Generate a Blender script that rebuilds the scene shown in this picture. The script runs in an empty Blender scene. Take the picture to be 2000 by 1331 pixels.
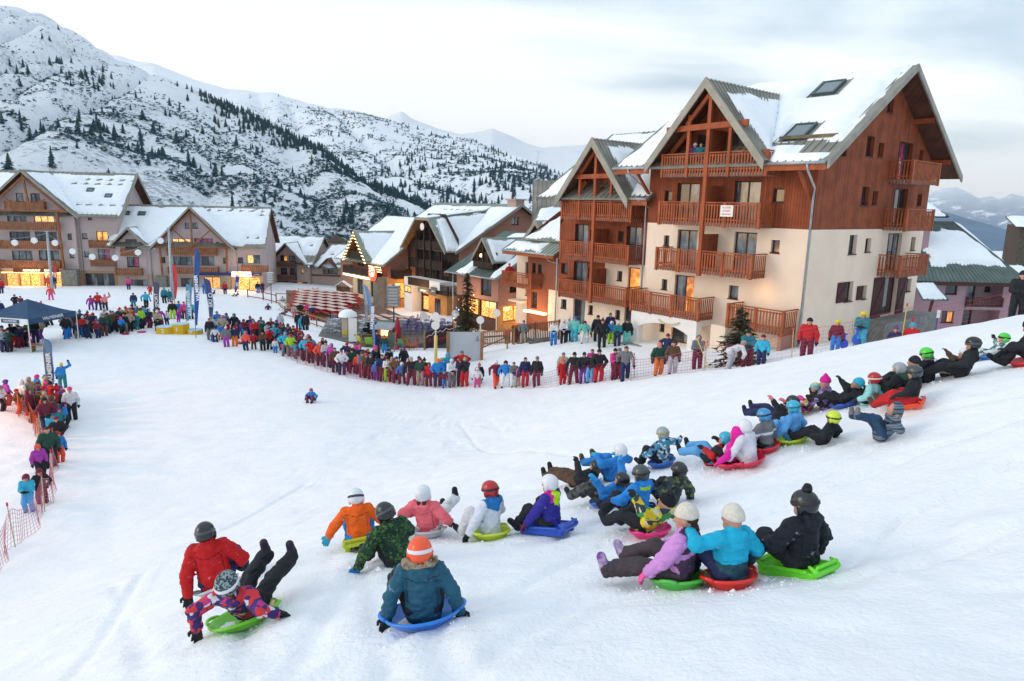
import bpy, math, random
import numpy as np
random.seed(7); rng = np.random.default_rng(7)
PI = math.pi
S = bpy.context.scene
COL = S.collection
# ------------------------------------------------------------------ camera
FPX = 1348.8
TH, RO = math.radians(11.16), math.radians(1.33)
r0 = np.array([1, 0, 0.]); FW = np.array([0, math.cos(TH), -math.sin(TH)]); u0 = np.array([0, math.sin(TH), math.cos(TH)])
RT = math.cos(RO) * r0 + math.sin(RO) * u0
UP = -math.sin(RO) * r0 + math.cos(RO) * u0
CAM = np.array([0, 0, 10.])
cd = bpy.data.cameras.new('camera'); cam = bpy.data.objects.new('camera', cd); COL.objects.link(cam)
cd.sensor_width = 36; cd.lens = FPX / 2000 * 36; cd.clip_start = 0.1; cd.clip_end = 30000
from mathutils import Matrix, Vector
m4 = Matrix.Identity(4)
for i in range(3):
    m4[i][0] = RT[i]; m4[i][1] = UP[i]; m4[i][2] = -FW[i]; m4[i][3] = CAM[i]
cam.matrix_world = m4
S.camera = cam
# ------------------------------------------------------------------ world: high overcast at dusk
W = bpy.data.worlds.new('World'); S.world = W; W.use_nodes = True
nt = W.node_tree; nt.nodes.clear(); N = nt.nodes.new; LK = nt.links.new
out = N('ShaderNodeOutputWorld'); bg = N('ShaderNodeBackground'); LK(bg.outputs[0], out.inputs[0])
bgs = N('ShaderNodeBackground'); add = N('ShaderNodeAddShader')
sky = N('ShaderNodeTexSky'); sky.sky_type = 'NISHITA'; sky.sun_disc = False
sky.sun_elevation = math.radians(14); sky.sun_rotation = math.radians(-100)
LK(sky.outputs[0], bgs.inputs[0]); bgs.inputs[1].default_value = 0.05
LK(bg.outputs[0], add.inputs[0]); LK(bgs.outputs[0], add.inputs[1]); LK(add.outputs[0], out.inputs[0])
tc = N('ShaderNodeTexCoord'); sep = N('ShaderNodeSeparateXYZ'); LK(tc.outputs['Generated'], sep.inputs[0])
ramp = N('ShaderNodeValToRGB'); LK(sep.outputs[2], ramp.inputs[0])
cr = ramp.color_ramp
cr.elements[0].position = 0.0; cr.elements[0].color = (0.85, 0.82, 0.86, 1)
cr.elements[1].position = 1.0; cr.elements[1].color = (0.86, 0.93, 1.0, 1)
for p, c in ((0.05, (0.98, 0.93, 0.93, 1)), (0.12, (1.0, 0.97, 0.94, 1)), (0.24, (0.92, 0.95, 0.95, 1)), (0.36, (0.64, 0.72, 0.78, 1)), (0.6, (0.76, 0.84, 0.94, 1))):
    e = cr.elements.new(p); e.color = c
def MATH(op, a, b=None, cl=False):
    n = N('ShaderNodeMath'); n.operation = op; n.use_clamp = cl
    for i, v in enumerate((a, b)):
        if v is None: continue
        if hasattr(v, 'default_value') or hasattr(v, 'links'): LK(v, n.inputs[i])
        else: n.inputs[i].default_value = v
    return n.outputs[0]
zp = MATH('ADD', MATH('MAXIMUM', sep.outputs[2], 0.0), 0.16)
cx = MATH('DIVIDE', sep.outputs[0], zp); cy = MATH('DIVIDE', sep.outputs[1], zp)
cmb = N('ShaderNodeCombineXYZ'); LK(cx, cmb.inputs[0]); LK(MATH('MULTIPLY', cy, 1.5), cmb.inputs[1])
ns = N('ShaderNodeTexNoise'); ns.inputs['Scale'].default_value = 0.62; ns.inputs['Detail'].default_value = 6; ns.inputs['Roughness'].default_value = 0.46
ns.inputs['Distortion'].default_value = 0.3
LK(cmb.outputs[0], ns.inputs['Vector'])
# more cloud towards the upper right
bias = MATH('MINIMUM', MATH('MULTIPLY', MATH('ADD', cx, 0.05), 0.15), 0.13)
zb = MATH('MULTIPLY', MATH('SUBTRACT', sep.outputs[2], 0.215), 1.5)
cm = MATH('ADD', MATH('ADD', ns.outputs[0], bias), zb)
mr = N('ShaderNodeMapRange'); LK(cm, mr.inputs[0]); mr.inputs[1].default_value = 0.47; mr.inputs[2].default_value = 0.74; mr.interpolation_type = 'SMOOTHSTEP'
hi = N('ShaderNodeMapRange'); LK(sep.outputs[2], hi.inputs[0]); hi.inputs[1].default_value = 0.36; hi.inputs[2].default_value = 0.55; hi.inputs[3].default_value = 1; hi.inputs[4].default_value = 0.15
cf = MATH('MULTIPLY', mr.outputs[0], hi.outputs[0])
mix = N('ShaderNodeMix'); mix.data_type = 'RGBA'
LK(cf, mix.inputs[0]); LK(ramp.outputs[0], mix.inputs[6]); mix.inputs[7].default_value = (0.19, 0.29, 0.37, 1)
LK(mix.outputs[2], bg.inputs[0]); bg.inputs[1].default_value = 0.80
# ------------------------------------------------------------------ sun behind thin cloud, low on the left
sd = bpy.data.lights.new('sun', 'SUN'); sd.energy = 0.5; sd.angle = math.radians(22); sd.color = (1, 0.90, 0.80)
so = bpy.data.objects.new('sun', sd); COL.objects.link(so)
az, el = math.radians(-100), math.radians(24)
dv = Vector((math.sin(az) * math.cos(el), math.cos(az) * math.cos(el), math.sin(el)))
so.rotation_euler = (-dv).to_track_quat('-Z', 'Y').to_euler()
S.view_settings.view_transform = 'Standard'; S.view_settings.look = 'None'; S.view_settings.exposure = 0.50; S.view_settings.gamma = 1
S.render.engine = 'CYCLES'
# ------------------------------------------------------------------ pixel rays (photo pixels, 2000 x 1331)
def ray(px, py): return (px - 1000) / FPX * RT + (665.5 - py) / FPX * UP + FW
def at(px, py, d): return CAM + ray(px, py) * d
# ------------------------------------------------------------------ noise
_perm = rng.permutation(512).astype(np.int64)
_val = rng.random(1024)
def _h(i, j, k): return _val[(_perm[(_perm[(_perm[i & 511] + j) & 511] + k) & 511])]
def vnoise(P):
    P = np.asarray(P, float); I = np.floor(P).astype(np.int64); f = P - I; f = f * f * (3 - 2 * f)
    i, j, k = I[..., 0], I[..., 1], I[..., 2]; a, b, c = f[..., 0], f[..., 1], f[..., 2]
    r = 0
    for dx in (0, 1):
        for dy in (0, 1):
            for dz in (0, 1):
                r = r + _h(i + dx, j + dy, k + dz) * (a if dx else 1 - a) * (b if dy else 1 - b) * (c if dz else 1 - c)
    return r * 2 - 1
def fbm(P, o=4, g=0.5):
    P = np.asarray(P, float); s = 0; a = 1; t = 0
    for _ in range(o): s = s + a * vnoise(P); t += a; a *= g; P = P * 2.03 + 17.3
    return s / t
def sst(a, b, x):
    t = np.clip((x - a) / (b - a), 0, 1); return t * t * (3 - 2 * t)
# ------------------------------------------------------------------ materials
MC = {}
def mat(name, col, rough=0.7, var=0.0, vs=6.0, bump=0.0, bs=30.0, metal=0.0, col2=None, emis=None, es=0.0, spec=0.28, kind=None, coord='Object', sheen=0, stretch=None):
    key = (name, tuple(col))
    if key in MC: return MC[key]
    m = bpy.data.materials.new(name); m.use_nodes = True; t = m.node_tree; B = t.nodes['Principled BSDF']
    n = t.nodes.new; l = t.links.new
    B.inputs['Base Color'].default_value = (*col, 1); B.inputs['Roughness'].default_value = rough; B.inputs['Metallic'].default_value = metal
    B.inputs['Specular IOR Level'].default_value = spec
    if sheen: B.inputs['Sheen Weight'].default_value = sheen
    tcn = n('ShaderNodeTexCoord'); src = tcn.outputs[coord]
    if stretch:
        mp = n('ShaderNodeMapping'); mp.inputs['Scale'].default_value = stretch; l(src, mp.inputs[0]); src = mp.outputs[0]
    last = None
    if var > 0 or col2 is not None:
        no = n('ShaderNodeTexNoise'); no.inputs['Scale'].default_value = vs; no.inputs['Detail'].default_value = 5; l(src, no.inputs['Vector'])
        mx = n('ShaderNodeMix'); mx.data_type = 'RGBA'
        c2 = col2 if col2 is not None else tuple(c * (1 - var) for c in col)
        rp = n('ShaderNodeMapRange'); rp.inputs[1].default_value = 0.38; rp.inputs[2].default_value = 0.62; l(no.outputs[0], rp.inputs[0])
        l(rp.outputs[0], mx.inputs[0]); mx.inputs[6].default_value = (*col, 1); mx.inputs[7].default_value = (*c2, 1)
        l(mx.outputs[2], B.inputs['Base Color']); last = mx
    if emis is not None:
        B.inputs['Emission Color'].default_value = (*emis, 1); B.inputs['Emission Strength'].default_value = es
    if bump > 0:
        nb = n('ShaderNodeTexNoise'); nb.inputs['Scale'].default_value = bs; nb.inputs['Detail'].default_value = 4; l(src, nb.inputs['Vector'])
        bp = n('ShaderNodeBump'); bp.inputs['Strength'].default_value = 1.0; bp.inputs['Distance'].default_value = bump; l(nb.outputs[0], bp.inputs['Height']); l(bp.outputs[0], B.inputs['Normal'])
    if kind: kind(m, t, B, src, last)
    MC[key] = m; return m
def k_planks(pitch, depth=0.006, axis=0, dark=0.45):
    """vertical board cladding: grooves every `pitch` metres along x + y of the object"""
    def f(m, t, B, src, last):
        n = t.nodes.new; l = t.links.new
        sp = n('ShaderNodeSeparateXYZ'); l(src, sp.inputs[0])
        ad = n('ShaderNodeMath'); ad.operation = 'ADD'
        if axis == 0: l(sp.outputs[0], ad.inputs[0]); l(sp.outputs[1], ad.inputs[1])
        else: l(sp.outputs[2], ad.inputs[0]); ad.inputs[1].default_value = 0
        dv_ = n('ShaderNodeMath'); dv_.operation = 'DIVIDE'; l(ad.outputs[0], dv_.inputs[0]); dv_.inputs[1].default_value = pitch
        fl = n('ShaderNodeMath'); fl.operation = 'FLOOR'; l(dv_.outputs[0], fl.inputs[0])
        fr = n('ShaderNodeMath'); fr.operation = 'FRACT'; l(dv_.outputs[0], fr.inputs[0])
        pg = n('ShaderNodeMath'); pg.operation = 'PINGPONG'; l(fr.outputs[0], pg.inputs[0]); pg.inputs[1].default_value = 0.5
        mrr = n('ShaderNodeMapRange'); l(pg.outputs[0], mrr.inputs[0]); mrr.inputs[1].default_value = 0.02; mrr.inputs[2].default_value = 0.12
        wn = n('ShaderNodeTexWhiteNoise'); wn.noise_dimensions = '1D'; l(fl.outputs[0], wn.inputs['W'])
        vr = n('ShaderNodeMapRange'); l(wn.outputs[0], vr.inputs[0]); vr.inputs[3].default_value = 0.82; vr.inputs[4].default_value = 1.12
        gr = n('ShaderNodeMapRange'); l(mrr.outputs[0], gr.inputs[0]); gr.inputs[3].default_value = dark; gr.inputs[4].default_value = 1.0
        ml = n('ShaderNodeMath'); ml.operation = 'MULTIPLY'; l(vr.outputs[0], ml.inputs[0]); l(gr.outputs[0], ml.inputs[1])
        mx = n('ShaderNodeVectorMath'); mx.operation = 'SCALE'
        if last is not None: l(last.outputs[2], mx.inputs[0])
        else: mx.inputs[0].default_value = B.inputs['Base Color'].default_value[:3]
        l(ml.outputs[0], mx.inputs['Scale']); l(mx.outputs[0], B.inputs['Base Color'])
        bp = n('ShaderNodeBump'); bp.inputs['Distance'].default_value = depth; l(mrr.outputs[0], bp.inputs['Height']); l(bp.outputs[0], B.inputs['Normal'])
    return f
def k_camo(cols, scale=14.0, kind='voronoi'):
    def f(m, t, B, src, last):
        n = t.nodes.new; l = t.links.new
        if kind == 'stripe':
            w = n('ShaderNodeTexWave'); w.inputs['Scale'].default_value = scale; w.bands_direction = 'Z'; w.inputs['Distortion'].default_value = 1.2; l(src, w.inputs['Vector']); o = w.outputs[0]
        else:
            v = n('ShaderNodeTexVoronoi'); v.inputs['Scale'].default_value = scale; l(src, v.inputs['Vector'])
            sp = n('ShaderNodeSeparateColor'); l(v.outputs['Color'], sp.inputs[0]); o = sp.outputs[0]
        rp = n('ShaderNodeValToRGB'); rp.color_ramp.interpolation = 'CONSTANT'; l(o, rp.inputs[0])
        e = rp.color_ramp.elements; e[0].color = (*cols[0], 1); e[1].position = 0.999 / len(cols) * (len(cols) - 1); e[1].color = (*cols[-1], 1)
        for i, c in enumerate(cols[1:-1]): x = e.new((i + 1) / len(cols)); x.color = (*c, 1)
        l(rp.outputs[0], B.inputs['Base Color'])
    return f
# ------------------------------------------------------------------ objects
def tag(o, label=None, cat=None, group=None, kind=None):
    if label: o['label'] = label
    if cat: o['category'] = cat
    if group: o['group'] = group
    if kind: o['kind'] = kind
    return o
def thing(name, label, cat, loc=(0, 0, 0), rot=0.0, group=None):
    o = bpy.data.objects.new(name, None); COL.objects.link(o); o.location = loc; o.rotation_euler = (0, 0, rot)
    o.empty_display_size = 0.2
    return tag(o, label, cat, group)
def link(name, me, parent=None, label=None, cat=None, group=None, kind=None):
    o = bpy.data.objects.new(name, me); COL.objects.link(o)
    if parent is not None: o.parent = parent
    return tag(o, label, cat, group, kind)
def mesh(name, V, Fc, mats, midx=None, smooth=True):
    me = bpy.data.meshes.new(name); V = np.asarray(V, np.float32)
    if isinstance(Fc, np.ndarray) and Fc.ndim == 2:
        nf, k = Fc.shape
        me.vertices.add(len(V)); me.vertices.foreach_set('co', V.ravel())
        me.loops.add(nf * k); me.loops.foreach_set('vertex_index', Fc.ravel().astype(np.int32))
        me.polygons.add(nf); me.polygons.foreach_set('loop_start', np.arange(0, nf * k, k, dtype=np.int32))
        me.update(calc_edges=True)
    else:
        me.from_pydata([tuple(map(float, v)) for v in V], [], [list(map(int, f)) for f in Fc]); me.update()
    for m in (mats if isinstance(mats, (list, tuple)) else [mats]): me.materials.append(m)
    if midx is not None: me.polygons.foreach_set('material_index', np.asarray(midx, np.int32))
    me.polygons.foreach_set('use_smooth', np.full(len(me.polygons), bool(smooth)))
    return me
class MB:
    def __init__(s, off=(0, 0, 0)): s.v = []; s.f = []; s.m = []; s.off = np.array(off, float)
    def add(s, V, Fs, m=0):
        b = len(s.v); s.v += [tuple(np.asarray(v, float) + s.off) for v in V]; s.f += [[b + i for i in f] for f in Fs]; s.m += [m] * len(Fs); return s
    def box(s, x0, x1, y0, y1, z0, z1, m=0):
        return s.add([(x0, y0, z0), (x1, y0, z0), (x1, y1, z0), (x0, y1, z0), (x0, y0, z1), (x1, y0, z1), (x1, y1, z1), (x0, y1, z1)],
                     [(0, 3, 2, 1), (4, 5, 6, 7), (0, 1, 5, 4), (1, 2, 6, 5), (2, 3, 7, 6), (3, 0, 4, 7)], m)
    def poly(s, pts, m=0): return s.add(pts, [tuple(range(len(pts)))], m)
    def slab(s, pts, th, m=0, dirv=(0, 0, -1)):
        n = len(pts); d = np.array(dirv) * th; P = [np.array(p, float) for p in pts]
        return s.add(P + [p + d for p in P], [tuple(range(n)), tuple(range(2 * n - 1, n - 1, -1))] + [(i, i + n, (i + 1) % n + n, (i + 1) % n) for i in range(n)], m)
    def beam(s, a, b, w=0.14, h=None, m=0, up=(0, 0, 1)):
        h = h or w; a = np.array(a, float); b = np.array(b, float); d = (b - a) / np.linalg.norm(b - a)
        u = np.array(up, float); x = np.cross(d, u)
        if np.linalg.norm(x) < 1e-4: x = np.cross(d, (1, 0, 0.))
        x /= np.linalg.norm(x); y = np.cross(x, d)
        V = [p + x * sx * w / 2 + y * sy * h / 2 for p in (a, b) for sx, sy in ((-1, -1), (1, -1), (1, 1), (-1, 1))]
        return s.add(V, [(0, 1, 2, 3), (7, 6, 5, 4), (0, 4, 5, 1), (1, 5, 6, 2), (2, 6, 7, 3), (3, 7, 4, 0)], m)
    def tube(s, pts, r, n=8, m=0, cap=True):
        pts = [np.array(p, float) for p in pts]; rs = r if isinstance(r, (list, tuple)) else [r] * len(pts); V = []; Fs = []
        ref = np.array([0, 0, 1.])
        for i, p in enumerate(pts):
            d = pts[min(i + 1, len(pts) - 1)] - pts[max(i - 1, 0)]; d /= np.linalg.norm(d) + 1e-9
            x = np.cross(d, ref)
            if np.linalg.norm(x) < 0.05: x = np.cross(d, (1, 0, 0.))
            x /= np.linalg.norm(x); y = np.cross(d, x)
            V += [p + (x * math.cos(2 * PI * k / n) + y * math.sin(2 * PI * k / n)) * rs[i] for k in range(n)]
        for i in range(len(pts) - 1): Fs += [(i * n + k, i * n + (k + 1) % n, (i + 1) * n + (k + 1) % n, (i + 1) * n + k) for k in range(n)]
        if cap: Fs += [tuple(range(n - 1, -1, -1)), tuple(range((len(pts) - 1) * n, len(pts) * n))]
        return s.add(V, Fs, m)
    def disc(s, c, r, th, n=20, m=0, axis=1):
        c = np.array(c, float); d = np.zeros(3); d[axis] = th / 2
        return s.tube([c - d, c + d], r, n, m)
    def lathe(s, prof, n=20, m=0, c=(0, 0, 0), sx=1, sy=1):
        V = [(c[0] + r * sx * math.cos(2 * PI * k / n), c[1] + r * sy * math.sin(2 * PI * k / n), c[2] + zz) for r, zz in prof for k in range(n)]
        Fs = [(i * n + k, i * n + (k + 1) % n, (i + 1) * n + (k + 1) % n, (i + 1) * n + k) for i in range(len(prof) - 1) for k in range(n)]
        return s.add(V, Fs, m)
    def build(s, name, mats, parent=None, smooth=False, **kw):
        if not s.v: return None
        me = mesh(name, s.v, s.f, mats, s.m, smooth)
        return link(name, me, parent, **kw)
def text_mesh(txt, size, mats, depth=0.01, name='lettering', bold=0.0, align='CENTER'):
    c = bpy.data.curves.new('txt', 'FONT'); c.body = txt; c.size = size; c.extrude = depth; c.align_x = align; c.align_y = 'CENTER'; c.offset = bold
    o = bpy.data.objects.new('txt', c); COL.objects.link(o); dg = bpy.context.evaluated_depsgraph_get()
    me = bpy.data.meshes.new_from_object(o.evaluated_get(dg)); COL.objects.unlink(o); bpy.data.objects.remove(o); bpy.data.curves.remove(c)
    me.name = name; me.materials.clear(); me.materials.append(mats); return me
# ------------------------------------------------------------------ signed distance shapes -> one smooth mesh
def rc(a, b, ra, rb=None): return ('c', np.array(a, float), np.array(b, float), ra, ra if rb is None else rb)
def el_(c, r, R=None): return ('e', np.array(c, float), np.array(r, float), R)
def bxs(c, h, r=0.01, R=None): return ('b', np.array(c, float), np.array(h, float), r, R)
def pd(p, P):
    if p[0] == 'c':
        _, a, b, ra, rb = p; ba = b - a; t = np.clip(((P - a) @ ba) / max(ba @ ba, 1e-9), 0, 1)
        q = P - a - t[:, None] * ba; return np.sqrt((q * q).sum(1)) - (ra + (rb - ra) * t)
    if p[0] == 'e':
        _, c, r, R = p; q = P - c
        if R is not None: q = q @ R
        k0 = np.sqrt(((q / r) ** 2).sum(1)); k1 = np.sqrt(((q / (r * r)) ** 2).sum(1)); return k0 * (k0 - 1) / np.maximum(k1, 1e-6)
    _, c, h, rr, R = p; q = P - c
    if R is not None: q = q @ R
    q = np.abs(q) - h + rr; return np.sqrt((np.maximum(q, 0) ** 2).sum(1)) + np.minimum(q.max(1), 0) - rr
def union(prims, k=0.03):
    def f(P):
        d = None
        for p in prims:
            e = pd(p, P)
            if d is None: d = e
            else:
                hh = np.clip(0.5 + 0.5 * (d - e) / k, 0, 1); d = d * (1 - hh) + e * hh - k * hh * (1 - hh)
        return d
    f.prims = prims; return f
def bounds(prims, pad):
    lo = np.full(3, 9e9); hi = -lo
    for p in prims:
        if p[0] == 'c':
            for q, r in ((p[1], p[3]), (p[2], p[4])): lo = np.minimum(lo, q - r); hi = np.maximum(hi, q + r)
        else:
            r = np.max(p[2]) * (1.8 if p[0] == 'b' else 1); lo = np.minimum(lo, p[1] - r); hi = np.maximum(hi, p[1] + r)
    return lo - pad, hi + pad
def nets(sdf, lo, hi, h):
    n = (np.ceil((hi - lo) / h).astype(int) + 1)
    ax = [lo[i] + h * np.arange(n[i]) for i in range(3)]
    G = np.stack(np.meshgrid(*ax, indexing='ij'), -1).reshape(-1, 3)
    D = sdf(G).reshape(n); Sg = D < 0
    acc = np.zeros((*(n - 1), 3)); cnt = np.zeros(n - 1)
    def sl(o): return tuple(slice(o[i], n[i] - 1 + o[i]) for i in range(3))
    cs = [(i, j, k) for i in (0, 1) for j in (0, 1) for k in (0, 1)]
    for a in cs:
        for d in range(3):
            if a[d] == 0:
                b = list(a); b[d] = 1; A = D[sl(a)]; Bv = D[sl(b)]; mk = (A < 0) != (Bv < 0)
                t = np.where(mk, A / np.where(mk, A - Bv, 1), 0)
                for q in range(3): acc[..., q] += mk * (a[q] + (t if q == d else 0))
                cnt += mk
    act = cnt > 0; idx = np.full(n - 1, -1, np.int64); idx[act] = np.arange(act.sum())
    ii = np.argwhere(act); V = lo + h * (ii + acc[act] / cnt[act][:, None])
    Q = []
    for d in range(3):
        e, f = (d + 1) % 3, (d + 2) % 3
        A = np.take(Sg, range(0, n[d] - 1), d); Bv = np.take(Sg, range(1, n[d]), d)
        pts = np.argwhere(A != Bv); ok = (pts[:, e] > 0) & (pts[:, f] > 0) & (pts[:, e] < n[e] - 1) & (pts[:, f] < n[f] - 1); pts = pts[ok]
        if not len(pts): continue
        ins = A[tuple(pts.T)]
        def cell(de, df):
            q = pts.copy(); q[:, e] -= de; q[:, f] -= df; return idx[tuple(q.T)]
        q4 = np.stack([cell(1, 1), cell(0, 1), cell(0, 0), cell(1, 0)], 1)
        q4[~ins] = q4[~ins][:, ::-1]; Q.append(q4)
    return V, np.concatenate(Q)
def solid(name, prims, h, mats, k=0.03, crease=0.0, cf=14.0, cut=None, matfn=None, extra=None, seed=0.0):
    f0 = union(prims, k)
    def f(P):
        d = f0(P)
        if cut is not None: d = np.maximum(d, cut(P))
        if extra is not None: d = extra(P, d)
        if crease: n_ = fbm(P * cf * np.array([.8, .8, 1.5]) + seed, 2); d = d + crease * (1.1 * n_ + (1.2 * (1 - np.minimum(np.abs(n_) * 5, 1)) if crease > .009 else 0))
        return d
    lo, hi = bounds(prims, h * 2.5 + crease); V, Q = nets(f, lo, hi, h)
    mi = None
    if matfn is not None: mi = matfn(V[Q].mean(1))
    return mesh(name, V, Q, mats, mi)
# ================================================================== TERRAIN
CP = [(-8.9, 60.3, -2.6), (-18.5, 68.7, -2.75), (-27.9, 98.7, -3.9), (-4.1, 38.9, -0.4), (-17.8, 50, -0.8), (-29.2, 52.3, -0.3), (-39.2, 64.6, -0.7), (-38.3, 91.6, -2.6),
      (-0.6, 50.1, -0.3), (2.6, 42.2, 1.2), (5.5, 40.5, 1.7), (6.8, 31.3, 2.3), (3.1, 33.6, 1.1), (13.8, 31.1, 3.5), (1.4, 35.8, 0.4), (-23.3, 30.8, -0.3), (-21.3, 32.2, -0.5),
      (-15.7, 21.1, -0.25), (-37.1, 75, -0.9), (-21.4, 73.1, -2.7), (-17.9, 58.9, -1.4), (14.1, 27.1, 4.6), (9.3, 32.8, 2.5), (-52.8, 79, -0.9), (-66, 88, -2.0),
      (-0.7, 5.0, 6.62), (-2.1, 8.5, 5.52), (-0.3, 8.1, 5.83), (1.5, 7.4, 6.2), (1.5, 5.5, 6.76), (2.5, 5.5, 6.87), (-2.4, 5.7, 6.1), (-2.9, 6.3, 5.8), (3.3, 9.7, 6.2),
      (5.3, 9.4, 6.84), (6.1, 10.5, 7.0), (7.0, 10.5, 7.4), (9.1, 12.7, 7.4), (8.4, 11.2, 7.6), (10.7, 15.8, 7.3), (9.8, 23.5, 4.9), (6.9, 30.2, 2.6), (4.4, 10, 6.55),
      (0, 0, 7.7), (0, -10, 9), (15, 0, 10), (-10, -10, 5), (-10, 0, 3.2), (-20, 0, 0.6), (-30, 5, 0), (-30, 20, 0), (-40, 40, -0.2), (0, 26, 0.9), (-5, 18, 1.6), (0, 17, 3.4), (4, 18, 4.6), (5, 24, 3.3),
      (-8, 28, 0.1), (-12, 40, -0.4), (-8, 12, 2.4), (-12, 14, 0.7), (-5.5, 8, 4.1), (-7, 5, 4.0), (-4, 2.5, 5.9), (14, 20, 7.0), (18, 15, 9.0), (20, 25, 6.0), (15, 34, 3.3), (22, 30, 4.2), (25, 40, 2.0), (35, 50, -2), (35, 30, 3),
      (8, 40, 2.0), (2, 48, 0.6), (10, 60, -1), (0, 62, -2.3), (-4, 72, -3.0), (-8, 84, -3.6), (10, 90, -4), (-20, 110, -4), (-60, 105, -3), (-35, 102, -3), (-95, 95, -2.6), (-100, 40, -1), (60, 90, -5), (60, 40, -1), (60, 0, 8), (-60, -10, 0), (0, 140, -6), (-100, 140, -5), (90, 140, -8),
      (-52, 60, -0.4), (-45, 85, -1.7), (-10, 50, -1.0), (-13, 57, -1.6), (27, 60, -2.5), (33, 63, -2.6), (45, 65, -3)]
CP = np.array(CP)
def _phi(r2): return 0.5 * r2 * np.log(r2 + 1e-9)
_X = CP[:, :2] / 30; _K = _phi(((_X[:, None] - _X[None]) ** 2).sum(-1)) + np.eye(len(CP)) * 0.0006
_A = np.zeros((len(CP) + 3,) * 2); _A[:-3, :-3] = _K; _A[:-3, -3] = 1; _A[-3, :-3] = 1; _A[:-3, -2:] = _X; _A[-2:, :-3] = _X.T
_w = np.linalg.solve(_A, np.r_[CP[:, 2], 0, 0, 0])
GRV = []
def groove(x, y):
    """ruts left by the sledges: shallow troughs with small berms"""
    g_ = np.zeros(len(x)); w = np.flatnonzero((y < 32) & (y > 3) & (np.abs(x) < 24))
    if not len(w): return g_
    X, Y = x[w], y[w]; acc = np.zeros(len(w))
    for P, wd, dp in GRV:
        dm = np.full(len(w), 9.0)
        for a, b in zip(P[:-1], P[1:]):
            ab = b - a; t = np.clip(((X - a[0]) * ab[0] + (Y - a[1]) * ab[1]) / (ab @ ab), 0, 1); dm = np.minimum(dm, np.hypot(X - a[0] - t * ab[0], Y - a[1] - t * ab[1]))
        acc = np.maximum(acc, dp * (1 - sst(0, wd, dm))) - dp * .45 * np.exp(-((dm - wd * 1.15) / (wd * .35)) ** 2)
    g_[w] = acc; return g_
def terr(x, y, fine=True):
    x = np.atleast_1d(np.asarray(x, float)); y = np.atleast_1d(np.asarray(y, float)); sh = x.shape; x = x.ravel(); y = y.ravel()
    z = np.empty(len(x))
    for s in range(0, len(x), 20000):
        q = np.stack([x[s:s + 20000], y[s:s + 20000]], 1) / 30
        r2 = ((q[:, None] - _X[None]) ** 2).sum(-1); z[s:s + 20000] = _phi(r2) @ _w[:-3] + _w[-3] + q @ _w[-2:]
    far = sst(110, 200, np.hypot(x * 0.8, y)); z = z * (1 - far) + far * (-8 - 0.01 * y)
    z = np.clip(z, -14, 16)
    if fine:
        P = np.stack([x, y, x * 0], 1); nr = 1 - sst(25, 60, y)
        z = z + 0.12 * fbm(P * 0.28, 3) - 0.05 * nr * sst(.15, .5, fbm(P * np.array([.9, .5, 1]) + 3, 2)) * np.abs(fbm(P * 2.6 + 70, 2)) * 1.6 + 0.05 * nr * fbm(P * np.array([1.3, 1.9, 1]), 4) * (1 + 0 * x) + 0.012 * nr * fbm(P * 5.1 + 9, 3)
        left = sst(-11, -14, x) * (1 - sst(26, 34, y)); z = z + left * 0.16 * np.abs(fbm(P * 0.9 + 40, 3))
        if GRV and y.min() < 60: z = z - groove(x, y)
    return z.reshape(sh)
def G(px, py, dmin=3.5, dmax=140):
    """point of the ground seen at a photo pixel"""
    r = ray(px, py); d = np.concatenate([np.arange(dmin, 20, 0.1), np.arange(20, dmax, 0.4)])
    P = CAM + d[:, None] * r; g = terr(P[:, 0], P[:, 1], False); hit = np.argmax(P[:, 2] < g)
    if P[hit, 2] >= g[hit]: hit = len(d) - 1
    hit = max(hit, 1); a, b = d[hit - 1], d[hit]; da = P[hit - 1, 2] - g[hit - 1]; db = P[hit, 2] - g[hit]
    dd = a + (b - a) * da / max(da - db, 1e-9); q = CAM + dd * r
    return np.array([q[0], q[1], terr(q[0], q[1])[0]]), dd
def Gd(px, d):
    """ground point in pixel column px at camera depth d"""
    r = ray(px, 600); q = CAM + r * d; return np.array([q[0], q[1], terr(q[0], q[1])[0]])
rg0 = random.Random(3); _g = []
for a in (((2000, 775), (1840, 800), (1700, 845), (1560, 885)), ((2000, 820), (1800, 880), (1600, 960), (1480, 1010)), ((1990, 900), (1760, 1010), (1640, 1110)), ((1330, 930), (1200, 1000), (1080, 1050), (960, 1060)), ((1640, 1140), (1900, 1060), (2050, 1010)),
          ((1300, 1165), (1120, 1170), (980, 1260), (900, 1330)), ((840, 1230), (900, 1330)), ((690, 1075), (740, 1200), (760, 1330)), ((480, 1235), (470, 1331)), ((440, 1180), (560, 1331)), ((716, 1092), (640, 1200), (560, 1330)), ((1180, 1060), (1000, 1150), (600, 1331)),
          ((610, 788), (900, 830), (1250, 905)), ((300, 1331), (200, 1000), (180, 860)), ((130, 1331), (300, 1100), (600, 950)), ((1700, 880), (1450, 990), (1380, 1000)), ((1500, 910), (1350, 960))):
    P = [G(px + rg0.uniform(-8, 8), py)[0][:2] for px, py in a]; _g.append((P, rg0.uniform(.10, .2), rg0.uniform(.045, .075)))
    if rg0.random() < .6: o_ = np.array([rg0.uniform(.3, .6), rg0.uniform(-.3, .3)]); _g.append(([p + o_ for p in P], rg0.uniform(.06, .12), rg0.uniform(.02, .035)))
GRV += _g
xs = np.concatenate([np.arange(-420, -120, 25), np.arange(-120, -60, 4), np.arange(-60, -26, 1.0), np.arange(-26, -8, 0.3), np.arange(-8, 11, 0.085), np.arange(11, 30, 0.3), np.arange(30, 70, 1.5), np.arange(70, 140, 6), np.arange(140, 460, 30)])
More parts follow.
